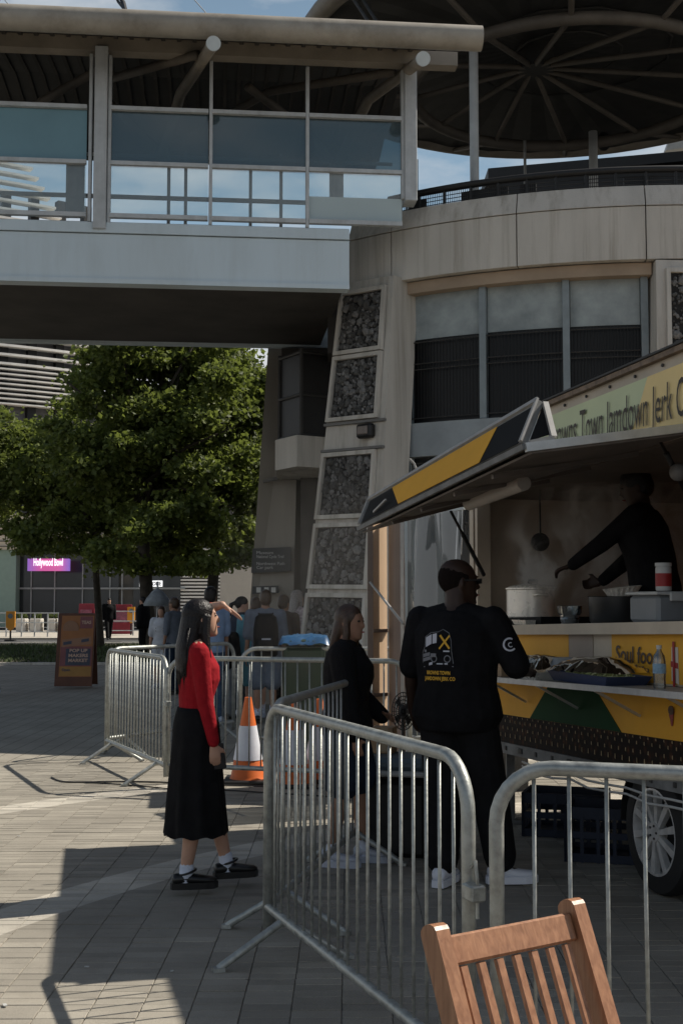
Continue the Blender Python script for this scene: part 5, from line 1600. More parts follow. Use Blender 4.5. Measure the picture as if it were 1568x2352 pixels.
for z in (1.36, .78, .30):
    mb = MB(); nn = V((.75, -.66, 0)); mb.bar(dA + nn * .02 + UP * z, dB + nn * .02 + UP * z, .035, .03); mb.build('door_rail', M_doorb, door)
dC = V((P(923, 1300, 10.9).x, 10.9, 0))
dB2 = dB + V((.012, -.05, 0))
side = thing('side_panel', tuple(dC), 'brown weathered side panel right of the sunlit door leaf', 'panel')
vpanel('panel_board', M_doorb, dB2, dC, .12, zdt + .06, .03, side)
mb = MB(); mb.bar(dC + UP * .1, dC + UP * zdt, .03, .03); mb.build('panel_edge', M_frm, side)
mb = MB(); a = P(850, 1338, 11.3); b = P(925, 1432, 10.2); mb.tube([a, b], .012, 6); o = mb.build('door_stay', M_frm, door, smooth=True)
tp = thing('grey_sheet', tuple(V((P(990, 1300, 10.2).x, 10.2, 0))), 'translucent grey plastic sheet hung beside the serving opening', 'sheet')
a = V((P(932, 1200, 10.6).x, 10.6, 0)); b = V((P(1066, 1200, 9.95).x, 9.95, 0))
mb = MB(); vs = []; fs = []; nu = 26
for i in range(nu):
    f = i / (nu - 1); p = a.lerp(b, f) + V((.03 * sin(f * 17) + .02 * sin(f * 41), .05 * sin(f * 13 + 1), 0))
    for j in range(9):
        g_ = j / 8; vs.append(p + V((.02 * sin(f * 9 + g_ * 5), 0, .9 + g_ * 1.45)))
for i in range(nu - 1):
    for j in range(8): q = i * 9 + j; fs.append((q, q + 9, q + 10, q + 1))
mb.add(vs, fs); mb.build('sheet_panel', M_sheet, tp, smooth=True)
mb = MB(); mb.bar(a + UP * .1, a + UP * 2.32, .03, .02); mb.bar(a + UP * 2.33, b + UP * 2.36, .02); mb.build('sheet_pole', M_cap, tp)
mb = MB(); w0_ = V((P(1010, 1500, 11.0).x, 11.0, 0)); mb.box(w0_ + V((.30, .0, 1.1)), (.9, .04, 2.2)); o = mb.build('back_screen', mat('screen_grey', (.075, .075, .075), .8, var=.5, vs=2)); tag(o, 'dark grey screen panel standing behind the grey plastic sheet', 'screen')

# ================================================================== THINGS ON THE COUNTER AND SHELF
CT = WC + .035; SH = WS + .018
M_pot = mat('pot_steel', (.86, .81, .72), .30, metal=.3, var=.12, vs=10, rvar=.08)
M_pan = mat('black_pan', (.02, .02, .02), .4, var=.1)
def lth(c, prof, nm, m, parent, n=28, auto=35): mb = MB(); mb.lathe(prof, c, n, cap=False); return mb.build(nm, m, parent, auto=auto)
pc = T(.50, -.26, CT + .055)
hob = thing('gas_hob', tuple(T(.62, -.28, CT)), 'black gas hob under the steaming stockpot', 'hob')
mb = MB(); tb(mb, .26, 1.22, -.52, -.02, CT + .001, CT + .055); mb.build('hob_body', M_blk, hob)
for k in range(3):
    mb = MB(); c = T(.5 + k * .2, -.02, CT + .028); mb.cyl(c, c + TN * .02, .017, 12); mb.build('knob', M_dark, hob)
pot = thing('stockpot', tuple(pc), 'steaming stainless steel stockpot on the hob, reached by the cook', 'pot')
lth(pc, [(.0, .0), (.165, .0), (.175, .012), (.175, .205), (.183, .212), (.183, .222), (.170, .222), (.168, .02), (.0, .02)], 'pot_body', M_pot, pot, 40)
for s in (-1, 1):
    mb = MB(); d = TT * s; e = TN
    mb.tube([pc + d * .17 + e * .05 + UP * .165, pc + d * .215 + e * .04 + UP * .172, pc + d * .215 - e * .04 + UP * .172, pc + d * .17 - e * .05 + UP * .165], .008, 8); mb.build('handle', M_pot, pot, smooth=True)
lidp = pc + UP * .224 - TN * .02
lth(lidp, [(.178, .0), (.18, .006), (.15, .016), (.05, .030), (.0, .032)], 'pot_lid', M_pot, pot, 36)
mb = MB(); mb.tube([lidp + V((-.03, 0, .03)), lidp + V((-.03, 0, .055)), lidp + V((.03, 0, .055)), lidp + V((.03, 0, .03))], .007, 6); mb.build('lid_handle', M_dark, pot)
def tray(s, o, w, ln, dp_, h, label, m=M_pot, nm='tray', base=CT):
    c = T(s, o, base); t = thing(nm, tuple(c), label, 'tray')
    mb = MB(); a, b = ln / 2, dp_ / 2
    def q(x, y, z): return c + TT * x + TN * y + UP * z
    vs = [q(-a * .86, -b * .86, .002), q(a * .86, -b * .86, .002), q(a * .86, b * .86, .002), q(-a * .86, b * .86, .002), q(-a, -b, h), q(a, -b, h), q(a, b, h), q(-a, b, h),
          q(-a * .82, -b * .82, .008), q(a * .82, -b * .82, .008), q(a * .82, b * .82, .008), q(-a * .82, b * .82, .008), q(-a * .96, -b * .96, h), q(a * .96, -b * .96, h), q(a * .96, b * .96, h), q(-a * .96, b * .96, h)]
    fs = [(3, 2, 1, 0), (8, 9, 10, 11)]
    for k in range(4):
        j = (k + 1) % 4; fs += [(k, j, 4 + j, 4 + k), (4 + k, 4 + j, 12 + j, 12 + k), (12 + k, 12 + j, 8 + j, 8 + k)]
    mb.add(vs, fs); mb.build('tray_body', m, t); return t, c
tray(1.02, -.05, 0, .24, .22, .035, 'shallow steel tray on the counter edge just right of the stockpot', base=CT + .001)
gc = T(1.50, -.10, CT); gl_ = thing('glass_bowl', tuple(gc), 'clear ribbed glass bowl on the counter between the two steel pans', 'bowl')
M_glass = pane_mat('clear_glass', (.78, .80, .78), .14, (.5, .5, .48), .12)
lth(gc, [(.0, .003), (.055, .003), (.062, .03), (.064, .035), (.060, .05), (.078, .075), (.082, .12), (.080, .122), (.074, .08), (.05, .012), (.0, .01)], 'bowl_body', M_glass, gl_, 24)
pn = T(1.80, -.30, CT); fr = thing('large_dark_pan', tuple(pn), 'large dark pan with a foil dish on its rim in front of the cook', 'pan')
lth(pn, [(.0, .0), (.17, .0), (.185, .02), (.19, .17), (.195, .175), (.185, .175), (.18, .02), (.0, .01)], 'pan_body', M_pan, fr, 32)
fd = pn + UP * .178 + TT * .05; fo = thing('foil_dish', tuple(fd), 'shiny crimped foil dish tipped on the large dark pan', 'dish')
mb = MB(); vs = []; fs = []; nn = 40
for (r, z, cr_) in ((.0, .004, 0), (.085, .0, 0), (.115, .05, .006), (.125, .052, 0), (.118, .056, 0), (.082, .008, 0), (0, .008, 0)):
    for j in range(nn):
        a = 2 * pi * j / nn; rr2 = r + cr_ * (1 if j % 2 else -1); vs.append(fd + V((rr2 * cos(a), rr2 * sin(a), z + .10 * rr2 * cos(a))))
for i in range(6):
    for j in range(nn): j2 = (j + 1) % nn; fs.append((i * nn + j, i * nn + j2, (i + 1) * nn + j2, (i + 1) * nn + j))
mb.add(vs, fs); mb.build('dish_body', M_pot, fo)
bx = T(2.52, -.20, CT); tub = thing('grey_tub', tuple(bx), 'grey plastic food tub with a pale clip lid on the counter', 'tub')
M_tub = mat('tub_grey', (.20, .21, .215), .5, var=.1)
mb = MB(); mb.box(bx + UP * .08, (.34, .24, .16), Rt, bevel=.02); mb.build('tub_body', M_tub, tub)
mb = MB(); mb.box(bx + UP * .170, (.37, .27, .02), Rt, bevel=.006); mb.build('lid', M_rimw, tub)
for s in (-1, 1): mb = MB(); mb.box(bx + TT * .188 * s + UP * .15, (.02, .10, .05), Rt, bevel=.005); mb.build('clip', M_rimw, tub)
cu = T(2.62, -.16, CT + .182); cup = thing('sauce_tub', tuple(cu), 'white sauce pot with a red label standing on the grey tub', 'sauce pot')
lth(cu, [(0, 0), (.042, 0), (.045, .01), (.045, .13), (.04, .14), (.0, .142)], 'pot_body', M_rimw, cup, 20)
lth(cu, [(.0462, .025), (.0462, .10)], 'label_band', M_flag, cup, 20)
lth(cu + UP * .14, [(.047, 0), (.047, .02), (0, .022)], 'cap', M_rimw, cup, 20)
c2 = T(3.02, -.14, CT + .0); bt = thing('sauce_bottle', tuple(c2), 'tall pale squeeze bottle at the right edge of the counter', 'bottle')
lth(c2, [(0, 0), (.035, 0), (.037, .01), (.037, .22), (.02, .26), (.01, .27), (.006, .33), (0, .33)], 'bottle_body', M_rimw, bt, 18)
lth(c2, [(.0382, .06), (.0382, .16)], 'label_band', M_flag, bt, 18)
# hanging ladle and utensils behind
la = P(1240, 1245, 9.2); ld = thing('hanging_ladle', tuple(la), 'dark round skimmer hanging inside the trailer above the stockpot', 'ladle')
mb = MB(); mb.lathe([(.0, -.012), (.05, -.008), (.068, .004), (.066, .006), (.048, -.004), (0, -.006)], la, 20, 'y', cap=False); mb.build('skimmer_disc', M_dark, ld, auto=40)
mb = MB(); mb.tube([la + V((0, 0, .06)), V((la.x, la.y, 2.52))], .007, 6); mb.build('handle', M_dark, ld)
# shelf in front: cups, film-wrapped trays, bottle
for k in range(3):
    c = T(1.28 + k * .012, .17, SH + k * .028)
    if k == 0:
        st = thing('cup_stack', tuple(c), 'short stack of white paper cups on the shelf by the man in black', 'cups')
    lth(c, [(0, .002), (.032, .002), (.042, .085), (.044, .085), (.034, .0), ], 'cup', M_rimw, st, 18)
tray(1.66, .18, 0, .42, .26, .055, 'steel tray of wrapped food on the shelf, left of the salad tray', nm='food_tray', base=SH)
t2, c3 = tray(2.45, .18, 0, .78, .28, .06, 'long tray of shredded salad under clear film on the shelf', m=mat('tray_blue', (.035, .05, .11), .45, var=.1), nm='food_tray', base=SH)
M_sal = mat('salad', (.34, .38, .13), .6, var=.4, vs=30); M_sal2 = mat('salad_pale', (.58, .60, .34), .6, var=.4, vs=30)
mb = MB(); rs = random.Random(9)
for k in range(520):
    x = rs.uniform(-.28, .28); y = rs.uniform(-.09, .09); hgt = .10 * (1 - (x / .34) ** 2) * (1 - (y / .13) ** 2)
    p = c3 + TT * x + TN * y + UP * (.02 + hgt * rs.random() + hgt * .3); mb.mi = rs.randrange(2)
    d = V((rs.gauss(0, 1), rs.gauss(0, 1), rs.gauss(0, .5))).normalized() * .022
    mb.bar(p - d, p + d, .006, .003)
o = mb.build('shredded_salad', [M_sal, M_sal2]); tag(o, 'heap of pale green shredded salad on the long blue tray', 'salad', kind='stuff')
M_film = pane_mat('cling_film', (.96, .97, .97), .05, (.74, .75, .68), .14)
def film(s0, s1, o0, o1, h, label, seed):
    rs = random.Random(seed); mb = MB(); n1, n2 = 20, 10; vs = []; fs = []
    for i in range(n1):
        for j in range(n2):
            u_ = i / (n1 - 1); v_ = j / (n2 - 1); e = min(1, 2.6 * min(u_, 1 - u_, v_ * .8, (1 - v_) * .8) + .25)
            vs.append(T(s0 + (s1 - s0) * u_, o0 + (o1 - o0) * v_, SH + .004 + h * e ** .6 + rs.uniform(-.005, .005)))
    for i in range(n1 - 1):
        for j in range(n2 - 1): a = i * n2 + j; fs.append((a, a + n2, a + n2 + 1, a + 1))
    mb.add(vs, fs); o = mb.build('cling_film', M_film, None, smooth=True); tag(o, label, 'film')
film(1.42, 1.92, .04, .32, .15, 'crinkled clear film over the left steel food tray', 3)
film(2.02, 2.88, .03, .33, .15, 'crinkled clear film over the salad tray', 5)
M_tubw = mat('white_tub', (.45, .45, .45), .5, var=.08)
c = T(1.88, .12, SH); tb2 = thing('white_tub', tuple(c), 'white round tub between the two wrapped trays', 'tub')
lth(c, [(0, .002), (.062, .002), (.072, .13), (.076, .13), (.076, .14), (0, .14)], 'tub_body', M_tubw, tb2, 22)
c = T(3.2, .20, SH); wb = thing('water_bottle', tuple(c), 'clear plastic water bottle with a blue label on the shelf', 'bottle')
lth(c, [(0, .0), (.030, .0), (.033, .012), (.031, .05), (.033, .07), (.033, .14), (.028, .17), (.013, .195), (.012, .215), (0, .215)], 'bottle_body', M_glass, wb, 20)
lth(c, [(.0342, .08), (.0342, .13)], 'label_band', mat('bottle_label', (.20, .32, .42), .5, var=.3, vs=50), wb, 20)
lth(c + UP * .207, [(.0145, 0), (.0145, .018), (0, .018)], 'cap', M_rimw, wb, 14)
mb = MB(); c = T(.12, .16, SH + .0); mb.lathe([(.0, .22), (.045, .06), (.05, .0)], c, 4, cap=False) if False else None
c = T(1.12, .20, SH); nb = thing('napkin_box', tuple(c), 'small brown and white box of napkins at the left end of the shelf', 'box')
mb = MB(); mb.box(c + UP * .06, (.10, .10, .12), Rt, bevel=.005); mb.build('box_body', M_card, nb)
mb = MB(); mb.box(c + UP * .128, (.07, .07, .015), Rt, bevel=.004); mb.build('napkin', M_rimw, nb)
# ================================================================== PEOPLE
def skin(name, col): return mat(name, col, .5, var=.08, vs=14, spec=.35)
SK_L = skin('skin_fair', (.46, .27, .19)); SK_M = skin('skin_tan', (.28, .155, .10)); SK_D = skin('skin_dark', (.035, .019, .013))
HAIR_K = mat('hair_black', (.010, .008, .008), .42, var=.4, vs=60, spec=.32, bump=.3, bs=90); HAIR_C = mat('hair_cropped', (.010, .007, .006), .9, var=.3, vs=90, spec=.1); HAIR_B = mat('hair_brown', (.05, .028, .016), .45, var=.4, vs=50); HAIR_G = mat('hair_grey', (.22, .20, .19), .5, var=.3, vs=50)
def cloth(name, col, var=.14, vs=9): return mat('cloth_' + name, col, .88, var=var, vs=vs, bump=.55, bs=13, spec=.15)
EYEW = mat('eye_dark', (.02, .015, .012), .2, var=0); LIPS = mat('lips', (.30, .09, .08), .45, var=0)

def ik(a, c, l1, l2, hint):
    """middle joint of a two-bone limb from a to c"""
    d = c - a; L_ = d.length
    L_ = min(L_, (l1 + l2) * .999); dn = d.normalized()
    c = a + dn * L_
    x = (l1 * l1 - l2 * l2 + L_ * L_) / (2 * L_); h = sqrt(max(l1 * l1 - x * x, 0))
    hv = V(hint) - dn * V(hint).dot(dn); hv.normalize()
    return a + dn * x + hv * h, c

def limb(mb, pts, rr, n=10):
    mb.tube(pts, rr[0], n, rr=rr)
    mb.ell(pts[0], (rr[0],) * 3, 10, 6); mb.ell(pts[-1], (rr[-1],) * 3, 10, 6)

def hand(mb, w, d, pn, s=1.0, curl=.5, side=1):
    """palm and five fingers from wrist w; d = direction of the hand, pn = the way the palm faces, thumb on side * (d x pn)"""
    d = d.normalized(); pn = (pn - d * pn.dot(d)).normalized(); t = d.cross(pn) * side
    k = s
    mb.loft([(w - d * .01, .024 * k, .017 * k, t, pn), (w + d * .03 * k, .034 * k, .015 * k, t, pn), (w + d * .085 * k, .041 * k, .012 * k, t, pn), (w + d * .10 * k, .036 * k, .009 * k, t, pn)], 10)
    for i, (off, ln) in enumerate(((.030, .070), (.011, .078), (-.010, .073), (-.029, .058))):
        b = w + d * .088 * k + t * off * k
        c1 = curl * .8; c2 = curl * 1.9; c3 = curl * 2.8
        dd = lambda c: (d * cos(c) + pn * sin(c) + t * off * 1.2).normalized()
        p1 = b + dd(c1) * ln * .45 * k; p2 = p1 + dd(c2) * ln * .32 * k; p3 = p2 + dd(c3) * ln * .25 * k
        limb(mb, [b - d * .02 * k, p1, p2, p3], [.0098 * k, .0092 * k, .0083 * k, .0070 * k], 8)
    b = w + d * .028 * k + t * .026 * k
    p1 = b + (d * .55 + t * .75 + pn * .25).normalized() * .040 * k; p2 = p1 + (d * .85 + t * .35 + pn * .4).normalized() * .032 * k
    limb(mb, [b - t * .01 * k, p1, p2], [.0125 * k, .0112 * k, .0088 * k], 8)

def person(loc, head, Ht, label, wear, sk=SK_L, hair=('short', HAIR_K), pose=None, bulk=1.0, female=False, vox=.014, face=False, group=None, headyaw=0.0, headpitch=0.0, lean=(0, 0), hands=True, hk=1.0):
    """facing local +Y, turned by head about z; everything local to the person's Empty"""
    pose = pose or {}
    t = thing('person', loc, label, 'person', group, head)
    BASE = WM[t.name]
    s = Ht / 1.70
    lx, ly = lean
    J = {}
    pz = pose.get('pelvis', .93)
    P0 = V((0, 0, pz * s))
    dz = (pz - .93) * s
    sh = lambda z, f: V((lx * f, ly * f, z * s + dz))
    foot = {1: V(pose.get('rfoot', (.10, .0, 0))), -1: V(pose.get('lfoot', (-.10, .0, 0)))}
    hnd = {1: V(pose.get('rhand', (.25, .05, .80))), -1: V(pose.get('lhand', (-.25, .05, .80)))}
    yaw = {1: pose.get('ryaw', -.12), -1: pose.get('lyaw', .12)}
    sw = .168 if female else .195
    sw *= (1 + (bulk - 1) * .42)
    hips, knees, ank, shd, elb, wri = {}, {}, {}, {}, {}, {}
    for q in (1, -1):
        hips[q] = V((.092 * q * s, 0, .90 * s + dz))
        ank[q] = foot[q] * s + V((0, 0, .085 * s)) + V((0, -.03, 0))
        knees[q], ank[q] = ik(hips[q], ank[q], .416 * s, .406 * s, (q * .08, 1, 0))
        shd[q] = sh(1.385, 1) + V((q * sw * s, 0, 0))
        wt_ = hnd[q] * s; wt_.z += dz
        elb[q], wri[q] = ik(shd[q], wt_, .285 * s, .25 * s, pose.get('relb' if q == 1 else 'lelb', (q * .5, -1, -.3)))
    hc = sh(1.585, 1.15) + V((0, .025 * s, 0))
    Rh = Matrix.Rotation(headyaw, 3, 'Z') @ Matrix.Rotation(headpitch, 3, 'X')
    b = bulk
    def torso(mb, g=0.0, z0=.80, z1=1.46, w=1.0, hemflare=0.0):
        if female: prof = [(.80, .125, .10), (.88, .172, .118), (.95, .168, .112), (1.04, .130, .092), (1.12, .128, .095), (1.22, .145, .115), (1.30, .150, .112), (1.37, .140, .088), (1.42, .085, .068), (1.46, .058, .055)]
        else: prof = [(.80, .13, .10), (.88, .165, .115), (.95, .160, .115), (1.04, .148, .110), (1.14, .158, .115), (1.24, .172, .122), (1.32, .178, .118), (1.39, .155, .088), (1.43, .085, .068), (1.46, .062, .058)]
        secs = []
        for (z, rx, ry) in prof:
            if z < z0 - .05 or z > z1 + .001: continue
            f = max(0, (z - .93) / .45)
            k = b if z < 1.36 else 1 + (b - 1) * .5
            fl = 1 + hemflare * max(0, (1.1 - z) / .3)
            secs.append((sh(z, f) + V((0, (.015 if 1.15 < z < 1.35 else 0) * s, 0)), (rx * k * fl * s + g), (ry * k * fl * s + g)))
        mb.loft(secs, 18)
    # ---- body
    mb = MB()
    torso(mb)
    for q in (1, -1):
        f = .97 * (1 + (b - 1) * .35)
        limb(mb, [sh(1.435, 1), shd[q] + V((0, 0, -.004 * s))], [.058 * s, .050 * s], 10)
        limb(mb, [hips[q], hips[q].lerp(knees[q], .5), knees[q]], [.088 * s * f, .076 * s * f, .054 * s * f], 12)
        calf = knees[q].lerp(ank[q], .35) + V((0, -.012 * s, 0))
        limb(mb, [knees[q], calf, ank[q]], [.053 * s * f, .054 * s * f, .034 * s], 12)
        fy = V((sin(-yaw[q]), cos(yaw[q]), 0))
        limb(mb, [ank[q] - V((0, 0, .02 * s)), ank[q] + fy * .07 * s - V((0, 0, .04 * s)), ank[q] + fy * .16 * s - V((0, 0, .06 * s))], [.034 * s, .034 * s, .024 * s], 8)
        mb.ell(shd[q], (.062 * s * f, .060 * s * f, .062 * s), 10, 8)
        limb(mb, [shd[q], shd[q].lerp(elb[q], .5), elb[q]], [.052 * s * f, .045 * s * f, .038 * s * f], 10)
        limb(mb, [elb[q], elb[q].lerp(wri[q], .35), wri[q]], [.038 * s * f, .037 * s * f, .024 * s], 10)
    limb(mb, [sh(1.42, 1), hc - V((0, .02 * s, .05 * s))], [.058 * s * (1 + (b - 1) * .8), .052 * s * (1 + (b - 1) * .8)], 12)
    k = s * hk * (1.0 if not female else .97)
    for z0_, rx, ry, yo in (): pass
    HP_ = [(-.118, .022, .022, .062), (-.108, .036, .040, .052), (-.085, .050, .062, .032), (-.05, .062, .082, .012), (-.015, .068, .092, .004), (.02, .072, .096, .0), (.055, .073, .094, -.006), (.085, .062, .080, -.010), (.108, .040, .052, -.012), (.118, .016, .022, -.012)]
    mb.loft([(hc + Rh @ V((0, yo * k, z * k)), rx * k, ry * k, Rh @ V((1, 0, 0)), Rh @ V((0, 1, 0))) for z, rx, ry, yo in HP_], 18)
    if face:
        limb(mb, [hc + Rh @ V((0, .090, .020)) * k, hc + Rh @ V((0, .108, -.022)) * k], [.009 * k, .0135 * k], 8)
        mb.ell(hc + Rh @ V((0, .094, -.030)) * k, (.017 * k, .010 * k, .008 * k), 8, 6)
        mb.ell(hc + Rh @ V((0, .090, -.062)) * k, (.024 * k, .008 * k, .010 * k), 8, 6)
        mb.ell(hc + Rh @ V((0, .086, -.100)) * k, (.018 * k, .012 * k, .014 * k), 8, 6)
        for q in (1, -1): mb.ell(hc + Rh @ V((q * .028, .084, .030)) * k, (.020 * k, .010 * k, .007 * k), 8, 6)
    for q in (1, -1): mb.ell(hc + Rh @ V((q * .073, -.004, -.008)) * k, (.010 * k, .019 * k, .032 * k), 8, 6)
    if hands:
        for q in (1, -1):
            nm = 'r' if q == 1 else 'l'
            d = V(pose.get(nm + 'hdir', tuple((wri[q] - elb[q])))); pn_ = V(pose.get(nm + 'palm', (-q, 0, 0)))
            hand(mb, wri[q], d, pn_, s * (.92 if female else 1.0), pose.get(nm + 'curl', .35), side=pose.get(nm + 'side', q))
    fuse(mb, 'body', sk, t, vox, 3 if vox > .009 else 2)
    # ---- clothes
    for w in wear:
        kind, m = w[0], w[1]; o = w[2] if len(w) > 2 else {}
        mb = MB(); g = o.get('g', .012)
        if kind == 'top':
            torso(mb, g, o.get('hem', .90), o.get('neck', 1.43), hemflare=o.get('flare', 0))
            sg = o.get('sg', .014)
            for q in (1, -1):
                sl = o.get('lsleeve', o.get('sleeve', 1.0)) if q == -1 else o.get('sleeve', 1.0)
                f = .97 * (1 + (b - 1) * .35)
                mb.ell(shd[q] - V((0, 0, .008 * s)), (.060 * s * f + sg * .5, .058 * s * f + sg * .5, .055 * s + sg * .35), 10, 8)
                limb(mb, [sh(1.42, 1), shd[q] - V((0, 0, .010 * s))], [.062 * s + g * .4, .054 * s + g * .4], 12)
                mb.ell(shd[q].lerp(sh(1.40, 1), .45), (.075 * s, .060 * s * f, .040 * s + g), 10, 8)
                r1, r2, r3 = .052 * s * f + sg, .044 * s * f + sg, .038 * s * f + sg
                if sl <= .5: limb(mb, [shd[q], shd[q].lerp(elb[q], sl * 2)], [r1, r2 + .006], 12)
                else:
                    limb(mb, [shd[q], shd[q].lerp(elb[q], .5), elb[q]], [r1, r2, r3], 12)
                    e = (sl - .5) * 2; limb(mb, [elb[q], elb[q].lerp(wri[q], e)], [r3, .026 * s + sg * .8], 12)
            fuse(mb, o.get('name', 'shirt'), m, t, vox * .95, 2)
        elif kind in ('trousers', 'shorts'):
            end = o.get('end', 1.0 if kind == 'trousers' else .42)
            secs = [(V((0, 0, z * s + dz)), rx * s * b + g, ry * s * b + g) for z, rx, ry in ((.80, .12, .10), (.88, .172, .118), (.95, .168, .114), (1.02, .145, .105))]
            mb.loft(secs, 18)
            for q in (1, -1):
                f = .97 * (1 + (b - 1) * .45)
                if end <= .5:
                    limb(mb, [hips[q], hips[q].lerp(knees[q], end * 2)], [.090 * s * f + g, .078 * s * f + g * 1.8], 14)
                else:
                    limb(mb, [hips[q], hips[q].lerp(knees[q], .5), knees[q]], [.090 * s * f + g, .080 * s * f + g, .060 * s * f + g * 1.3], 14)
                    limb(mb, [knees[q], knees[q].lerp(ank[q], (end - .5) * 2 * .97)], [.060 * s * f + g * 1.3, .046 * s + g * 1.5], 14)
            fuse(mb, kind, m, t, vox * .95, 2)
        elif kind == 'skirt':
            z0_, z1_ = o['z0'], o['z1']; n = 72; vs = []; fs = []; rows = 22; dx = o.get('dx', (0, 0))
            for i in range(rows + 1):
                f = i / rows; z = z0_ + (z1_ - z0_) * f
                e = min(1, f / .22); ra = o['r0'][0] + (o['rh'][0] - o['r0'][0]) * sin(e * pi / 2) + (o['r1'][0] - o['rh'][0]) * max(0, (f - .22) / .78); rb = o['r0'][1] + (o['rh'][1] - o['r0'][1]) * sin(e * pi / 2) + (o['r1'][1] - o['rh'][1]) * max(0, (f - .22) / .78)
                for j in range(n):
                    a = 2 * pi * j / n
                    w_ = 1 + .055 * f * sin(9 * a + 1.3 * sin(3 * f)) + .02 * f * sin(17 * a)
                    vs.append(V((ra * cos(a) * w_ + dx[0] * f, rb * sin(a) * w_ + dx[1] * f, z + .008 * f * sin(9 * a))))
            m0 = len(vs)
            for i in range(rows):
                for j in range(n): j2 = (j + 1) % n; fs.append((i * n + j, (i + 1) * n + j, (i + 1) * n + j2, i * n + j2))
            fs.append(tuple(range(n)))
            mb.add([BASE @ p for p in vs], fs); mb.build('skirt', m, t, smooth=True); continue
        elif kind == 'shoes':
            for q in (1, -1):
                fy = V((sin(-yaw[q]), cos(yaw[q]), 0)); fx = V((fy.y, -fy.x, 0)); a = ank[q].copy(); a.z = 0; gz = ank[q].z - .085 * s
                base = V((a.x, a.y, gz)); th = o.get('sole', .025)
                sb_ = MB(); hgt = o.get('h', .075)
                def S(y, w2, h2, z=None): return (base + fy * y * s + V((0, 0, (th + h2 / 2))), w2 * s, h2 / 2)
                secs = [(-.075, .030, .055), (-.06, .038, hgt), (.0, .040, hgt + .005), (.06, .044, .055), (.12, .047, .045), (.165, .038, .038), (.185, .018, .028)]
                sb_.loft([(base + fy * y * s + V((0, 0, th + h2 / 2)), w2 * s, h2 / 2, fx, V((0, 0, 1))) for y, w2, h2 in secs], 14)
                sb_.v = [BASE @ p for p in sb_.v]
                so = sb_.build('shoe', m, t, smooth=True)
                s2 = MB(); outl = [(-.088, .0), (-.08, .032), (-.03, .041), (.05, .046), (.12, .050), (.17, .040), (.195, .0), (.17, -.040), (.12, -.050), (.05, -.046), (-.03, -.041), (-.08, -.032)]
                s2.slab([BASE @ (base + fy * y * s + fx * x * s + V((0, 0, th + .012))) for y, x in outl], (0, 0, 1), th + .010)
                s2.build('sole', o.get('solem', m), so)
            continue
        elif kind == 'socks':
            for q in (1, -1):
                limb(mb, [ank[q] + V((0, 0, -.03 * s)), ank[q].lerp(knees[q], o.get('h', .18))], [.040 * s, .042 * s], 12)
                mb2 = mb; mb2.v = [BASE @ p for p in mb2.v]; mb2.build('sock', m, t, smooth=True); mb = MB()
            continue
    # ---- hair
    st, hm = hair[0], hair[1]
    mb = MB()
    cap = lambda c, r: mb.ell(hc + Rh @ V(c) * k, tuple(x * k for x in r), 16, 12, R=Rh)
    if st == 'bald': pass
    elif st == 'crop':
        cap((0, -.010, .026), (.0755, .098, .094))
    elif st == 'short':
        cap((0, -.012, .034), (.082, .104, .098)); cap((0, -.035, -.01), (.078, .080, .085))
    elif st == 'pony':
        cap((0, -.012, .032), (.081, .103, .096)); cap((0, -.04, 0), (.070, .070, .07))
        a = hc + Rh @ V((0, -.11, .03)) * k; mb.tube([a, a + V((0, 0, 0)) + (Rh @ V((0, -.06, -.03))) * k, a + (Rh @ V((0, -.07, -.12))) * k, a + (Rh @ V((0, -.05, -.23))) * k], .03, 10, rr=[.028 * k, .035 * k, .030 * k, .010])
    elif st == 'drape':
        cap((0, -.016, .034), (.083, .106, .098)); cap((0, -.045, -.02), (.083, .080, .10))
        secs = []
        for z, yo, rx, ry in ((.06, -.03, .070, .085), (.0, -.045, .086, .082), (-.08, -.062, .094, .078), (-.16, -.078, .112, .078), (-.24, -.082, .125, .078), (-.32, -.082, .118, .070), (-.38, -.078, .098, .058), (-.42, -.074, .070, .040), (-.44, -.072, .03, .02)):
            secs.append((hc + V((0, yo, z)) * k, rx * k, ry * k))
        mb.loft(secs, 20)
        for q in (1, -1):
            a = hc + V((q * .062, .030, .02)) * k; mb.tube([a, a + V((q * .016, -.01, -.10)), a + V((q * .03, .0, -.20)), a + V((q * .04, .02, -.28))], .02, 8, rr=[.026, .028, .022, .010])
    elif st in ('long', 'mid'):
        cap((0, -.016, .034), (.083, .104, .097)); cap((0, -.045, -.02), (.080, .072, .10))
        ln = .34 if st == 'mid' else hair[2] if len(hair) > 2 else .55
        n2 = 7
        mb.loft([(hc + Rh @ V((0, -.052 - .055 * sin(min(1, i / n2 * 1.1) * pi / 2), .0)) * k + V((0, 0, -(i / n2) * ln * s)), (.080 + .022 * sin(i / n2 * pi) - .030 * (i / n2) ** 3) * k, (.060 - .022 * i / n2) * k, Rh @ V((1, 0, 0)), Rh @ V((0, 1, 0))) for i in range(n2 + 1)], 16)
        for q in (1, -1):
            a = hc + Rh @ V((q * .066, .012, .0)) * k
            if st == 'mid': mb.tube([a + V((0, 0, .04)), a - V((0, 0, .08 * s)), a - V((0, .02, .20 * s)), a - V((0, .02, .30 * s))], .02, 8, rr=[.02, .026, .024, .010])
    if mb.v:
        # strands: shallow ridges that run down the hair
        ho = fuse(mb, 'hair', hm, t, max(vox * .8, .006), 2)
    if face:
        for q in (1, -1):
            e = MB(); e.ell(BASE @ (hc + Rh @ V((q * .028, .084, .012)) * k), (.011 * k, .011 * k, .008 * k), 8, 6); e.build('eye', EYEW, t, smooth=True)
        e = MB(); e.ell(BASE @ (hc + Rh @ V((0, .0945, -.062)) * k), (.021 * k, .008 * k, .0062 * k), 10, 6); e.build('mouth', LIPS, t, smooth=True)
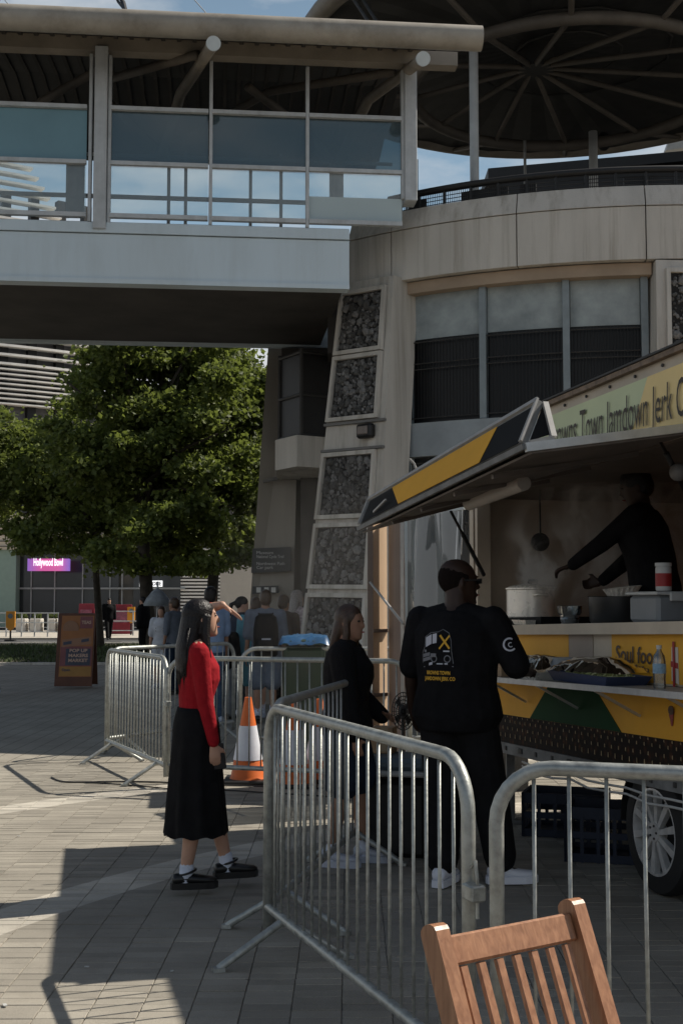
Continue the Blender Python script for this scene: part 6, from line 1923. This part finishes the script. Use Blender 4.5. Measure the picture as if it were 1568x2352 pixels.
    t_ = dict(t=t, BASE=BASE, s=s, hc=hc, Rh=Rh, shd=shd, elb=elb, wri=wri, knees=knees, ank=ank, k=k)
    return t_

def drape(pts2, fs, obj, BASE, o, ax, ay, dirn, off=.004):
    """lay flat shapes on a garment: cast each point of the plane (o, ax, ay) along dirn on to the mesh"""
    bv = BVHTree.FromPolygons([v.co for v in obj.data.vertices], [tuple(p.vertices) for p in obj.data.polygons])
    out = []
    for x, y in pts2:
        p = o + ax * x + ay * y
        h = bv.ray_cast(p - dirn * .4, dirn)
        out.append((h[0] - dirn * off) if h[0] is not None else p)
    return [BASE @ q for q in out]

C_RED = cloth('red_knit', (.27, .010, .016), .12, 30); C_BLACK = cloth('black', (.008, .008, .009), .25, 12); C_BLACK2 = cloth('soft_black', (.010, .010, .011), .25, 8)
C_NAVY = cloth('navy', (.020, .032, .055)); C_DENIM = cloth('denim', (.055, .085, .13), .25, 14); C_BLUE = cloth('pale_blue', (.20, .28, .42)); C_WHITE = cloth('white', (.52, .54, .58)); C_WSOCK = cloth('sock_white', (.58, .62, .72))
C_CYAN = cloth('cyan', (.13, .33, .40)); C_GREY = cloth('grey', (.17, .18, .19)); C_LGREY = cloth('light_grey', (.13, .15, .185)); C_BROWN = cloth('brown', (.07, .05, .04)); C_PAT = cloth('patterned', (.32, .27, .28), .6, 22)
M_shoek = mat('shoe_black', (.012, .012, .012), .35, var=.1); M_shoew = mat('shoe_white', (.40, .43, .50), .5, var=.08)

# woman in red -----------------------------------------------------------
W = person((-.82, 7.20, 0), radians(-78), 1.60, 'woman in a red long sleeved top and long black skirt shading her eyes',
    [('top', C_RED, dict(hem=1.02, g=.010, sleeve=.98, lsleeve=.72, sg=.012, name='jumper')), ('skirt', C_BLACK, dict(z0=1.03, z1=.325, r0=(.132, .105), rh=(.170, .134), r1=(.186, .176))),
     ('socks', C_WSOCK, dict(h=.12)), ('shoes', M_shoek, dict(sole=.026, h=.060))],
    sk=SK_L, hair=('drape', HAIR_K), female=True, vox=.0075, face=True, headyaw=.10, headpitch=.12,
    pose=dict(pelvis=.965, rfoot=(.06, -.03, .036), lfoot=(-.10, .24, .036), rhand=(.17, .10, .79), rhdir=(.0, .10, -1), rpalm=(-1, -.1, 0), rcurl=.35, relb=(.25, -1, 0),
              lhand=(-.06, .16, 1.67), lhdir=(.10, .80, -.55), lpalm=(.1, -.55, -.8), lcurl=.10, lelb=(-1, -.1, .6), ryaw=.0, lyaw=.10))
# shoe straps, hem of a white undershirt, earring, phone in the right hand
B = W['BASE']; s = W['s']
for q in (1, -1):
    a = W['ank'][q]
    mb = MB(); mb.tube([B @ (a + V((.040 * cos(x), .012 + .046 * sin(x), .012 + .014 * sin(x)))) for x in [2 * pi * i / 16 for i in range(16)]], .007, 6, closed=True); mb.build('ankle_strap', M_shoek, W['t'], smooth=True)
# loose strands over shoulder
rs = random.Random(2)
mb = MB(); hc = W['hc']
for i in range(120):
    x0 = rs.uniform(-.10, .11); z_end = rs.uniform(-.36, -.47)
    y0 = -.065 - .06 * cos(x0 * 12)
    p = [hc + V((x0 * .8, y0 + .01, -.05)), hc + V((x0, y0 - .012, -.16)), hc + V((x0 + rs.uniform(-.01, .01), y0 - .012, -.30)), hc + V((x0 * .8 + rs.uniform(-.02, .02), y0 + .01, z_end))]
    mb.tube([B @ q for q in p], .002, 4, rr=[.0022, .0030, .0026, .001])
for i in range(9):
    x0 = .055 + rs.uniform(0, .02); p = [hc + V((x0, .0 + i * .004, .03)), hc + V((x0 + .012, -.005 + i * .004, -.10)), hc + V((x0 + .03, .01 + i * .003, -.20)), hc + V((x0 + .03, .02 + i * .004, rs.uniform(-.26, -.34)))]
    mb.tube([B @ q for q in p], .003, 5, rr=[.005, .005, .004, .001])
mb.build('hair_strands', HAIR_K, W['t'], smooth=True)['kind'] = 'stuff'
w = W['wri'][1]
mb = MB(); mb.box(B @ (w + V((-.022, .03, -.075))), (.008, .07, .14), (Matrix.Rotation(radians(-78), 3, 'Z') @ Matrix.Rotation(.15, 3, 'X')), bevel=.003); o = mb.build('phone', mat('phone_dark', (.02, .02, .022), .2, var=.1)); tag(o, 'dark phone held low in the right hand of the woman in red', 'phone')

# man in black with the printed back ---------------------------------------
MN = person((.675, 7.45, 0), radians(-30), 1.86, 'large man in black seen from behind with a truck print on his shirt',
    [('top', C_BLACK, dict(hem=.74, g=.034, sleeve=.46, sg=.026, name='t_shirt', flare=.14)), ('trousers', C_BLACK2, dict(g=.030, end=.95)), ('shoes', mat('trainer_white', (.66, .68, .74), .5, var=.06), dict(sole=.03, h=.085))],
    sk=SK_D, hair=('crop', HAIR_C), bulk=1.24, vox=.010, face=True, headyaw=-.75, hk=1.07, headpitch=.0, group=None,
    pose=dict(rfoot=(.22, .10, 0), lfoot=(-.03, -.10, 0), rhand=(.30, .28, 1.10), rhdir=(-.3, 1, .1), rpalm=(-.3, 0, -1), rcurl=.5, relb=(.7, -.4, -1.2),
              lhand=(-.33, .12, .88), lhdir=(.1, .5, -1), lpalm=(1, 0, 0), lcurl=.5, lelb=(-.6, -1, -.3), ryaw=-.95, lyaw=.1))
B = MN['BASE']; shirt = [c for c in MN['t'].children if c.name.startswith('t_shirt')][0]
M_pw = mat('print_pale', (.46, .47, .52), .7, var=.1); M_py = mat('print_yellow', (.60, .34, .03), .7, var=.1); M_pk = mat('print_mid', (.16, .165, .18), .7, var=.1)
bo = V((-.035, 0, 1.42)); bax = V((1, .0, 0)); bay_ = V((0, 0, 1)); bdn = V((0, 1, 0))
def pr(polys, m, nm):
    mb = MB()
    for poly in polys:
        # subdivide by fanning from a grid so the print follows the cloth
        vs = drape(poly, None, shirt, B, bo, bax, bay_, bdn)
        mb.add(vs, [tuple(range(len(vs)))])
    mb.build(nm, m, MN['t'])
def Q(x0, y0, x1, y1, sk_=0.0): return [(x0, y0), (x1, y0 + sk_), (x1, y1 + sk_), (x0, y1)]
# boxy street truck: body, windows, cross flag, wheels, road line
pr([Q(-.085, -.060, -.045, -.005, .02), Q(-.038, -.040, -.008, .015, .006)], M_pw, 'shirt_print')
pr([Q(-.105, -.12, -.055, -.10, .012), Q(-.105, -.145, -.05, -.125, .014), Q(-.05, -.115, -.01, -.095), Q(-.095, -.09, -.08, -.075)], M_pk, 'shirt_print')
pr([Q(.035, -.085, .075, -.077), Q(-.06, -.165, -.035, -.150, .006), Q(-.005, -.157, .035, -.150), Q(.045, -.157, .065, -.149)], M_pw, 'shirt_print')
pr([[(.005, -.065), (.012, -.072), (.078, .005), (.070, .012)], [(.070, -.070), (.078, -.062), (.018, .014), (.008, .006)]], M_py, 'shirt_print')
def ringp(cx_, cy_, r0, r1, n=14, a0=0, a1=2 * pi):
    out = []
    for k in range(n):
        a = a0 + (a1 - a0) * k / n; b2 = a0 + (a1 - a0) * (k + 1) / n
        out.append([(cx_ + r0 * cos(a), cy_ + r0 * sin(a)), (cx_ + r1 * cos(a), cy_ + r1 * sin(a)), (cx_ + r1 * cos(b2), cy_ + r1 * sin(b2)), (cx_ + r0 * cos(b2), cy_ + r0 * sin(b2))])
    return out
pr(ringp(-.025, -.125, .016, .022) + ringp(.062, -.125, .016, .022), M_pk, 'shirt_print')
outl = [(-.11, -.15), (-.112, -.09), (-.095, -.06), (-.09, .0), (-.05, .025), (.0, .03), (.03, .045), (.07, .025), (.085, -.02), (.088, -.08), (.1, -.15)]
pr([[outl[k], outl[k + 1], (outl[k + 1][0] * .97, outl[k + 1][1] - .003), (outl[k][0] * .97, outl[k][1] - .003)] for k in range(len(outl) - 1)], M_pk, 'shirt_print')
pr([Q(-.10, -.176, .10, -.171, .006)], M_pk, 'shirt_print')
for (tx, y, x0, w_) in (('BROWNS TOWN', -.215, -.075, .155), ('JAMDOWN JERK CO', -.248, -.092, .20)):
    vs, fs = text_mesh(tx, .032, 1.0, 0, .0012)
    xs = [p.x for p in vs]; kx = w_ / (max(xs) - min(xs))
    mb = MB(); mb.add(drape([(x0 + (p.x - min(xs)) * kx, y + p.y * .9) for p in vs], None, shirt, B, bo, bax, bay_, bdn), fs); mb.build('shirt_lettering', M_py, MN['t'])
# sleeve emblem (crescent) on the right arm
ro = MN['shd'][1].lerp(MN['elb'][1], .52)
vs2 = []; mb = MB()
dr = -(V((.55, -.75, .1))).normalized()
axx = V((.75, .55, 0)).normalized(); ayy = UP
for poly in ringp(0, 0, .030, .040, 16, radians(60), radians(320)) + ringp(.004, -.002, .010, .015, 10, radians(60), radians(320)):
    bo2 = ro; v_ = drape(poly, None, shirt, B, bo2, axx, ayy, dr); mb.add(v_, [tuple(range(len(v_)))])
mb.build('sleeve_emblem', M_pw, MN['t'])
# glasses
hc, Rh, k = MN['hc'], MN['Rh'], MN['k']
mb = MB()
for q in (1, -1): mb.bar(B @ (hc + Rh @ V((q * .077, .0, .012)) * k), B @ (hc + Rh @ V((q * .072, .092, .014)) * k), .004, .008)
mb.bar(B @ (hc + Rh @ V((-.070, .098, .008)) * k), B @ (hc + Rh @ V((.070, .098, .008)) * k), .005, .030)
mb.build('sunglasses', M_darker, MN['t'])

# woman in black behind the barrier --------------------------------------
WB_ = person((.03, 7.95, 0), radians(-100), 1.60, 'smiling woman in a black jacket and dark denim shorts behind the nearest barrier',
    [('top', C_BLACK2, dict(hem=.86, g=.04, sleeve=.98, sg=.035, name='jacket', flare=.05)), ('shorts', cloth('dark_denim', (.022, .032, .05), .2, 12), dict(g=.03, end=.40)), ('socks', C_WSOCK, dict(h=.14)), ('shoes', M_shoew, dict(sole=.03))],
    sk=SK_M, hair=('mid', HAIR_B), female=True, vox=.011, face=True, headyaw=-.35, headpitch=-.02, bulk=1.12,
    pose=dict(rfoot=(.09, -.05, 0), lfoot=(-.09, .14, 0), rhand=(.24, .10, .84), lhand=(-.18, .22, .95), lhdir=(.6, .7, .1), lpalm=(.5, -.3, -.5), lcurl=.6, ryaw=0, lyaw=.15))

# cook inside the trailer --------------------------------------------------
ck = T(1.70, -.62, W0 + .10)
person(tuple(ck), radians(64), 1.76, 'cook in dark clothes and a cap inside the trailer, reaching for the stockpot',
    [('top', C_BLACK, dict(hem=.88, g=.03, sleeve=.97, sg=.02, name='jacket')), ('trousers', C_BLACK2, dict(g=.02)), ('shoes', M_shoek, {})],
    sk=SK_D, hair=('short', HAIR_K), bulk=1.15, vox=.014, face=True, headyaw=.25, headpitch=-.35, lean=(0, .08),
    pose=dict(lhand=(-.10, .62, 1.00), lhdir=(0, 1, -.3), lpalm=(0, 0, -1), lcurl=.7, lelb=(-.3, 0, -1), rhand=(.14, .38, .98), rhdir=(-.2, 1, -.2), rpalm=(-1, 0, 0), rcurl=.7, relb=(1, -.3, -.6)))

# background people --------------------------------------------------------
def bgp(u, v, y, Ht, hd, label, wear, **kw):
    """feet seen at column u at distance y"""
    p = P(u, 1383, y)
    return person((p.x, y, 0), radians(hd), Ht, label, wear, vox=kw.pop('vox', .02), hands=kw.pop('hands', True), **kw)
Q_ = 'people queueing behind the barriers'
b1 = bgp(487, 0, 17.0, 1.82, 40, 'dark haired man in a pale blue shirt and jeans right behind the woman in red', [('top', C_BLUE, dict(hem=.86, g=.02, sleeve=.44, sg=.02)), ('trousers', C_DENIM, {}), ('shoes', M_shoew, {})], sk=SK_M, hair=('short', HAIR_K), group=Q_, headyaw=-.9)
b2 = bgp(553, 0, 18.3, 1.70, -60, 'girl with a ponytail and a navy blue jacket standing in the queue', [('top', C_NAVY, dict(hem=.80, g=.035, sleeve=.97, sg=.03)), ('trousers', cloth('blue_grey', (.05, .065, .085)), {}), ('shoes', M_shoew, {})], female=True, hair=('pony', HAIR_K), group=Q_, headyaw=-.3)
b3 = bgp(588, 0, 18.0, 1.68, 10, 'person in a cyan top half hidden behind the black backpack wearer', [('top', C_CYAN, dict(hem=.74, g=.03, sleeve=.97, sg=.03)), ('shorts', C_CYAN, dict(g=.02, end=.45)), ('socks', C_WSOCK, dict(h=.35)), ('shoes', M_shoew, {})], hair=('short', HAIR_B), group=Q_)
b4 = bgp(610, 0, 17.2, 1.78, 5, 'man with a black backpack, pale grey shirt, grey shorts and white socks', [('top', C_LGREY, dict(hem=.84, g=.03, sleeve=.46, sg=.03)), ('shorts', C_LGREY, dict(g=.03, end=.45)), ('socks', C_WSOCK, dict(h=.35)), ('shoes', M_shoek, {})], sk=SK_M, hair=('short', HAIR_B), group=Q_)
b5 = bgp(650, 0, 18.4, 1.72, -30, 'person in a dark brown jacket right of the black backpack wearer', [('top', C_BROWN, dict(hem=.84, g=.03, sleeve=.97, sg=.025)), ('trousers', C_BLACK2, {}), ('shoes', M_shoek, {})], sk=SK_M, hair=('short', HAIR_B), group=Q_)
b6 = bgp(681, 0, 19.6, 1.80, -50, 'tall grey haired person in a patterned pink grey top beside the stone pylon', [('top', C_PAT, dict(hem=.84, g=.03, sleeve=.7, sg=.025)), ('trousers', C_GREY, {}), ('shoes', M_shoek, {})], hair=('mid', HAIR_G), group=Q_)
b7 = bgp(518, 0, 17.8, 1.40, -20, 'shorter person in black between the man in pale blue and the ponytail girl', [('top', C_BLACK2, dict(hem=.80, g=.03, sleeve=.97, sg=.03)), ('trousers', C_GREY, dict(g=.02)), ('shoes', M_shoek, {})], hair=('pony', HAIR_K), female=True, group=Q_)
b8 = bgp(372, 0, 24.0, 1.55, 170, 'long haired girl in a white printed t shirt left of the woman in red', [('top', C_WHITE, dict(hem=.80, g=.03, sleeve=.46, sg=.03)), ('shorts', C_WHITE, dict(g=.02)), ('shoes', M_shoew, {})], female=True, hair=('mid', HAIR_B), group=Q_)
b9 = bgp(402, 0, 22.5, 1.70, 60, 'man in a pale blue grey shirt behind the left shoulder of the woman in red', [('top', C_LGREY, dict(hem=.84, g=.025, sleeve=.6, sg=.02)), ('trousers', C_NAVY, {}), ('shoes', M_shoek, {})], sk=SK_M, hair=('short', HAIR_B), group=Q_)
b10 = bgp(330, 0, 38.0, 1.78, 80, 'dark figure in a bulky coat leaning by the tree trunk', [('top', C_BLACK, dict(hem=.6, g=.09, sleeve=.97, sg=.06)), ('trousers', C_BLACK2, {}), ('shoes', M_shoek, {})], hair=('short', HAIR_K), hands=False, vox=.03)
b11 = bgp(251, 0, 54.0, 1.80, 200, 'walking figure all in black on the far side of the lawn', [('top', C_BLACK, dict(hem=.78, g=.04, sleeve=.97, sg=.04)), ('trousers', C_BLACK2, dict(g=.02)), ('shoes', M_shoek, {})], hair=('short', HAIR_K), hands=False, vox=.03, pose=dict(rfoot=(.08, .28, 0), lfoot=(-.08, -.25, 0)))
# t-shirt print of the girl in white
B = b8['BASE']; sh_ = [c for c in b8['t'].children if c.name.startswith('shirt')][0]
mb = MB()
for (tx, y) in (('SUMMER', 1.12), ('CLUB', 1.04)):
    pass
for yy in (.0, -.05):
    v_ = drape([(-.08, yy), (.08, yy), (.08, yy + .018), (-.08, yy + .018)], None, sh_, B, V((0, 0, 1.12)), V((1, 0, 0)), UP, V((0, -1, 0)), .006); mb.add(v_, [(0, 1, 2, 3)])
mb.build('shirt_print', M_pk, b8['t'])
# backpack on the man's back, baby pram-like bag
B = b4['BASE']; s = b4['s']
bk_ = thing('backpack', tuple(B @ V((0, -.2, 1.0))), 'large black backpack worn by the man in pale grey in the queue', 'backpack', None, radians(5))
R = Matrix.Rotation(radians(5), 3, 'Z')
mb = MB(); mb.loft([(B @ V((0, -.20, z)), rx, ry) for z, rx, ry in ((.88, .12, .06), (.92, .16, .09), (1.10, .17, .12), (1.28, .165, .11), (1.42, .14, .08), (1.47, .08, .04))], 14); mb.build('pack_body', C_BLACK, bk_, smooth=True)
mb = MB(); mb.loft([(B @ V((0, -.31, z)), rx, ry) for z, rx, ry in ((.95, .09, .02), (.98, .12, .05), (1.12, .12, .05), (1.16, .08, .02))], 12); mb.build('pocket', C_BLACK2, bk_, smooth=True)
for q in (1, -1):
    mb = MB(); mb.tube([B @ V((q * .08, -.14, 1.44)), B @ V((q * .11, .0, 1.50)), B @ V((q * .12, .14, 1.38)), B @ V((q * .13, .12, 1.10)), B @ V((q * .14, -.1, .95))], .016, 6); mb.build('strap', C_BLACK2, bk_, smooth=True)
mb = MB(); mb.bar(B @ V((-.06, -.362, 1.13)), B @ V((.06, -.362, 1.13)), .004, .02); mb.build('badge', M_pw, bk_)
# white sun parasol folded over a stall behind, pale and striped
ux = P(362, 1383, 27).x
tp_ = thing('white_parasol', (ux, 27, 0), 'drooping white and grey parasol above the girl in the white t shirt', 'parasol')
mb = MB(); vs = []; fs = []; n = 16
for i, (r, z) in enumerate(((.02, 1.92), (.12, 1.84), (.22, 1.70), (.28, 1.58), (.27, 1.54))):
    for j in range(n): a = 2 * pi * j / n; rr_ = r * (1 + (.10 if j % 2 else -.05)); vs.append(V((ux + rr_ * cos(a), 27 + rr_ * sin(a), z)))
for i in range(4):
    for j in range(n): j2 = (j + 1) % n; fs.append((i * n + j, (i + 1) * n + j, (i + 1) * n + j2, i * n + j2))
mb.add(vs, fs); mb.build('parasol_cover', cloth('dull_white', (.22, .24, .25), .3, 4), tp_, smooth=True)
mb = MB(); mb.tube([V((ux, 27, 0)), V((ux, 27, 2.06))], .02, 8); mb.box((ux, 27, .03), (.4, .4, .06)); mb.build('pole', M_steel_w, tp_)
# foot of someone stepping out at the left edge
pf = G(-52, 1597)
person((pf.x, pf.y, 0), radians(90), 1.75, 'person in pale blue jeans and black shoe cut off by the left edge', [('top', C_GREY, dict(g=.02)), ('trousers', mat('cloth_light_denim', (.25, .36, .45), .8, var=.1), dict(g=.02)), ('shoes', M_shoek, dict(sole=.03, solem=M_shoew))], hair=('short', HAIR_B), vox=.02,
       pose=dict(rfoot=(.08, -.28, 0), lfoot=(-.08, .24, 0)))
# ================================================================== STEAM
def steam(name, c, r, dens, label, scale, seed, thr=(.42, .72)):
    m = bpy.data.materials.new(name); m.use_nodes = True
    nt = m.node_tree; nt.nodes.clear(); N = nt.nodes.new; K = nt.links.new
    out = N('ShaderNodeOutputMaterial'); vol = N('ShaderNodeVolumePrincipled')
    vol.inputs['Color'].default_value = (1.0, .97, .92, 1); vol.inputs['Anisotropy'].default_value = .2
    tc = N('ShaderNodeTexCoord'); mp = N('ShaderNodeMapping'); mp.inputs['Scale'].default_value = (scale, scale, scale * .6); mp.inputs['Location'].default_value = (seed, seed * 2, 0)
    n = N('ShaderNodeTexNoise'); n.inputs['Scale'].default_value = 1; n.inputs['Detail'].default_value = 4; n.inputs['Distortion'].default_value = 1.4
    cr = N('ShaderNodeMapRange'); cr.inputs['From Min'].default_value = thr[0]; cr.inputs['From Max'].default_value = thr[1]
    ln = N('ShaderNodeVectorMath'); ln.operation = 'LENGTH'
    fa = N('ShaderNodeMapRange'); fa.inputs['From Min'].default_value = 1.0; fa.inputs['From Max'].default_value = .25; fa.interpolation_type = 'SMOOTHSTEP'
    mu = N('ShaderNodeMath'); mu.operation = 'MULTIPLY'; m2 = N('ShaderNodeMath'); m2.operation = 'MULTIPLY'; m2.inputs[1].default_value = dens
    K(tc.outputs['Object'], mp.inputs['Vector']); K(mp.outputs['Vector'], n.inputs['Vector']); K(n.outputs['Fac'], cr.inputs['Value'])
    sc = N('ShaderNodeVectorMath'); sc.operation = 'DIVIDE'; sc.inputs[1].default_value = r
    K(tc.outputs['Object'], sc.inputs[0]); K(sc.outputs['Vector'], ln.inputs[0]); K(ln.outputs['Value'], fa.inputs['Value'])
    K(cr.outputs['Result'], mu.inputs[0]); K(fa.outputs['Result'], mu.inputs[1]); K(mu.outputs[0], m2.inputs[0]); K(m2.outputs[0], vol.inputs['Density'])
    K(vol.outputs[0], out.inputs['Volume'])
    mb = MB(); mb.ell((0, 0, 0), r, 20, 12); me = mb.mesh(name); me.materials.append(m)
    o = link(name, me); o.location = c
    return tag(o, label, 'steam', kind='stuff')
steam('steam', tuple(T(.95, -.78, 2.02)), (.90, .62, .58), 34.0, 'pale steam rising from the stockpot inside the trailer', 3.2, 3.1, (.53, .62))
steam('smoke', (.25, 12.2, 1.75), (1.7, 2.6, 1.6), .028, 'thin grey cooking smoke drifting past the queue and the stone pylon', .9, 7.3, (.30, .75))
steam('steam', tuple(T(.48, -.30, 1.84)), (.17, .17, .20), 30.0, 'small plume of steam leaving the rim of the stockpot lid', 8.0, 1.7, (.45, .60))
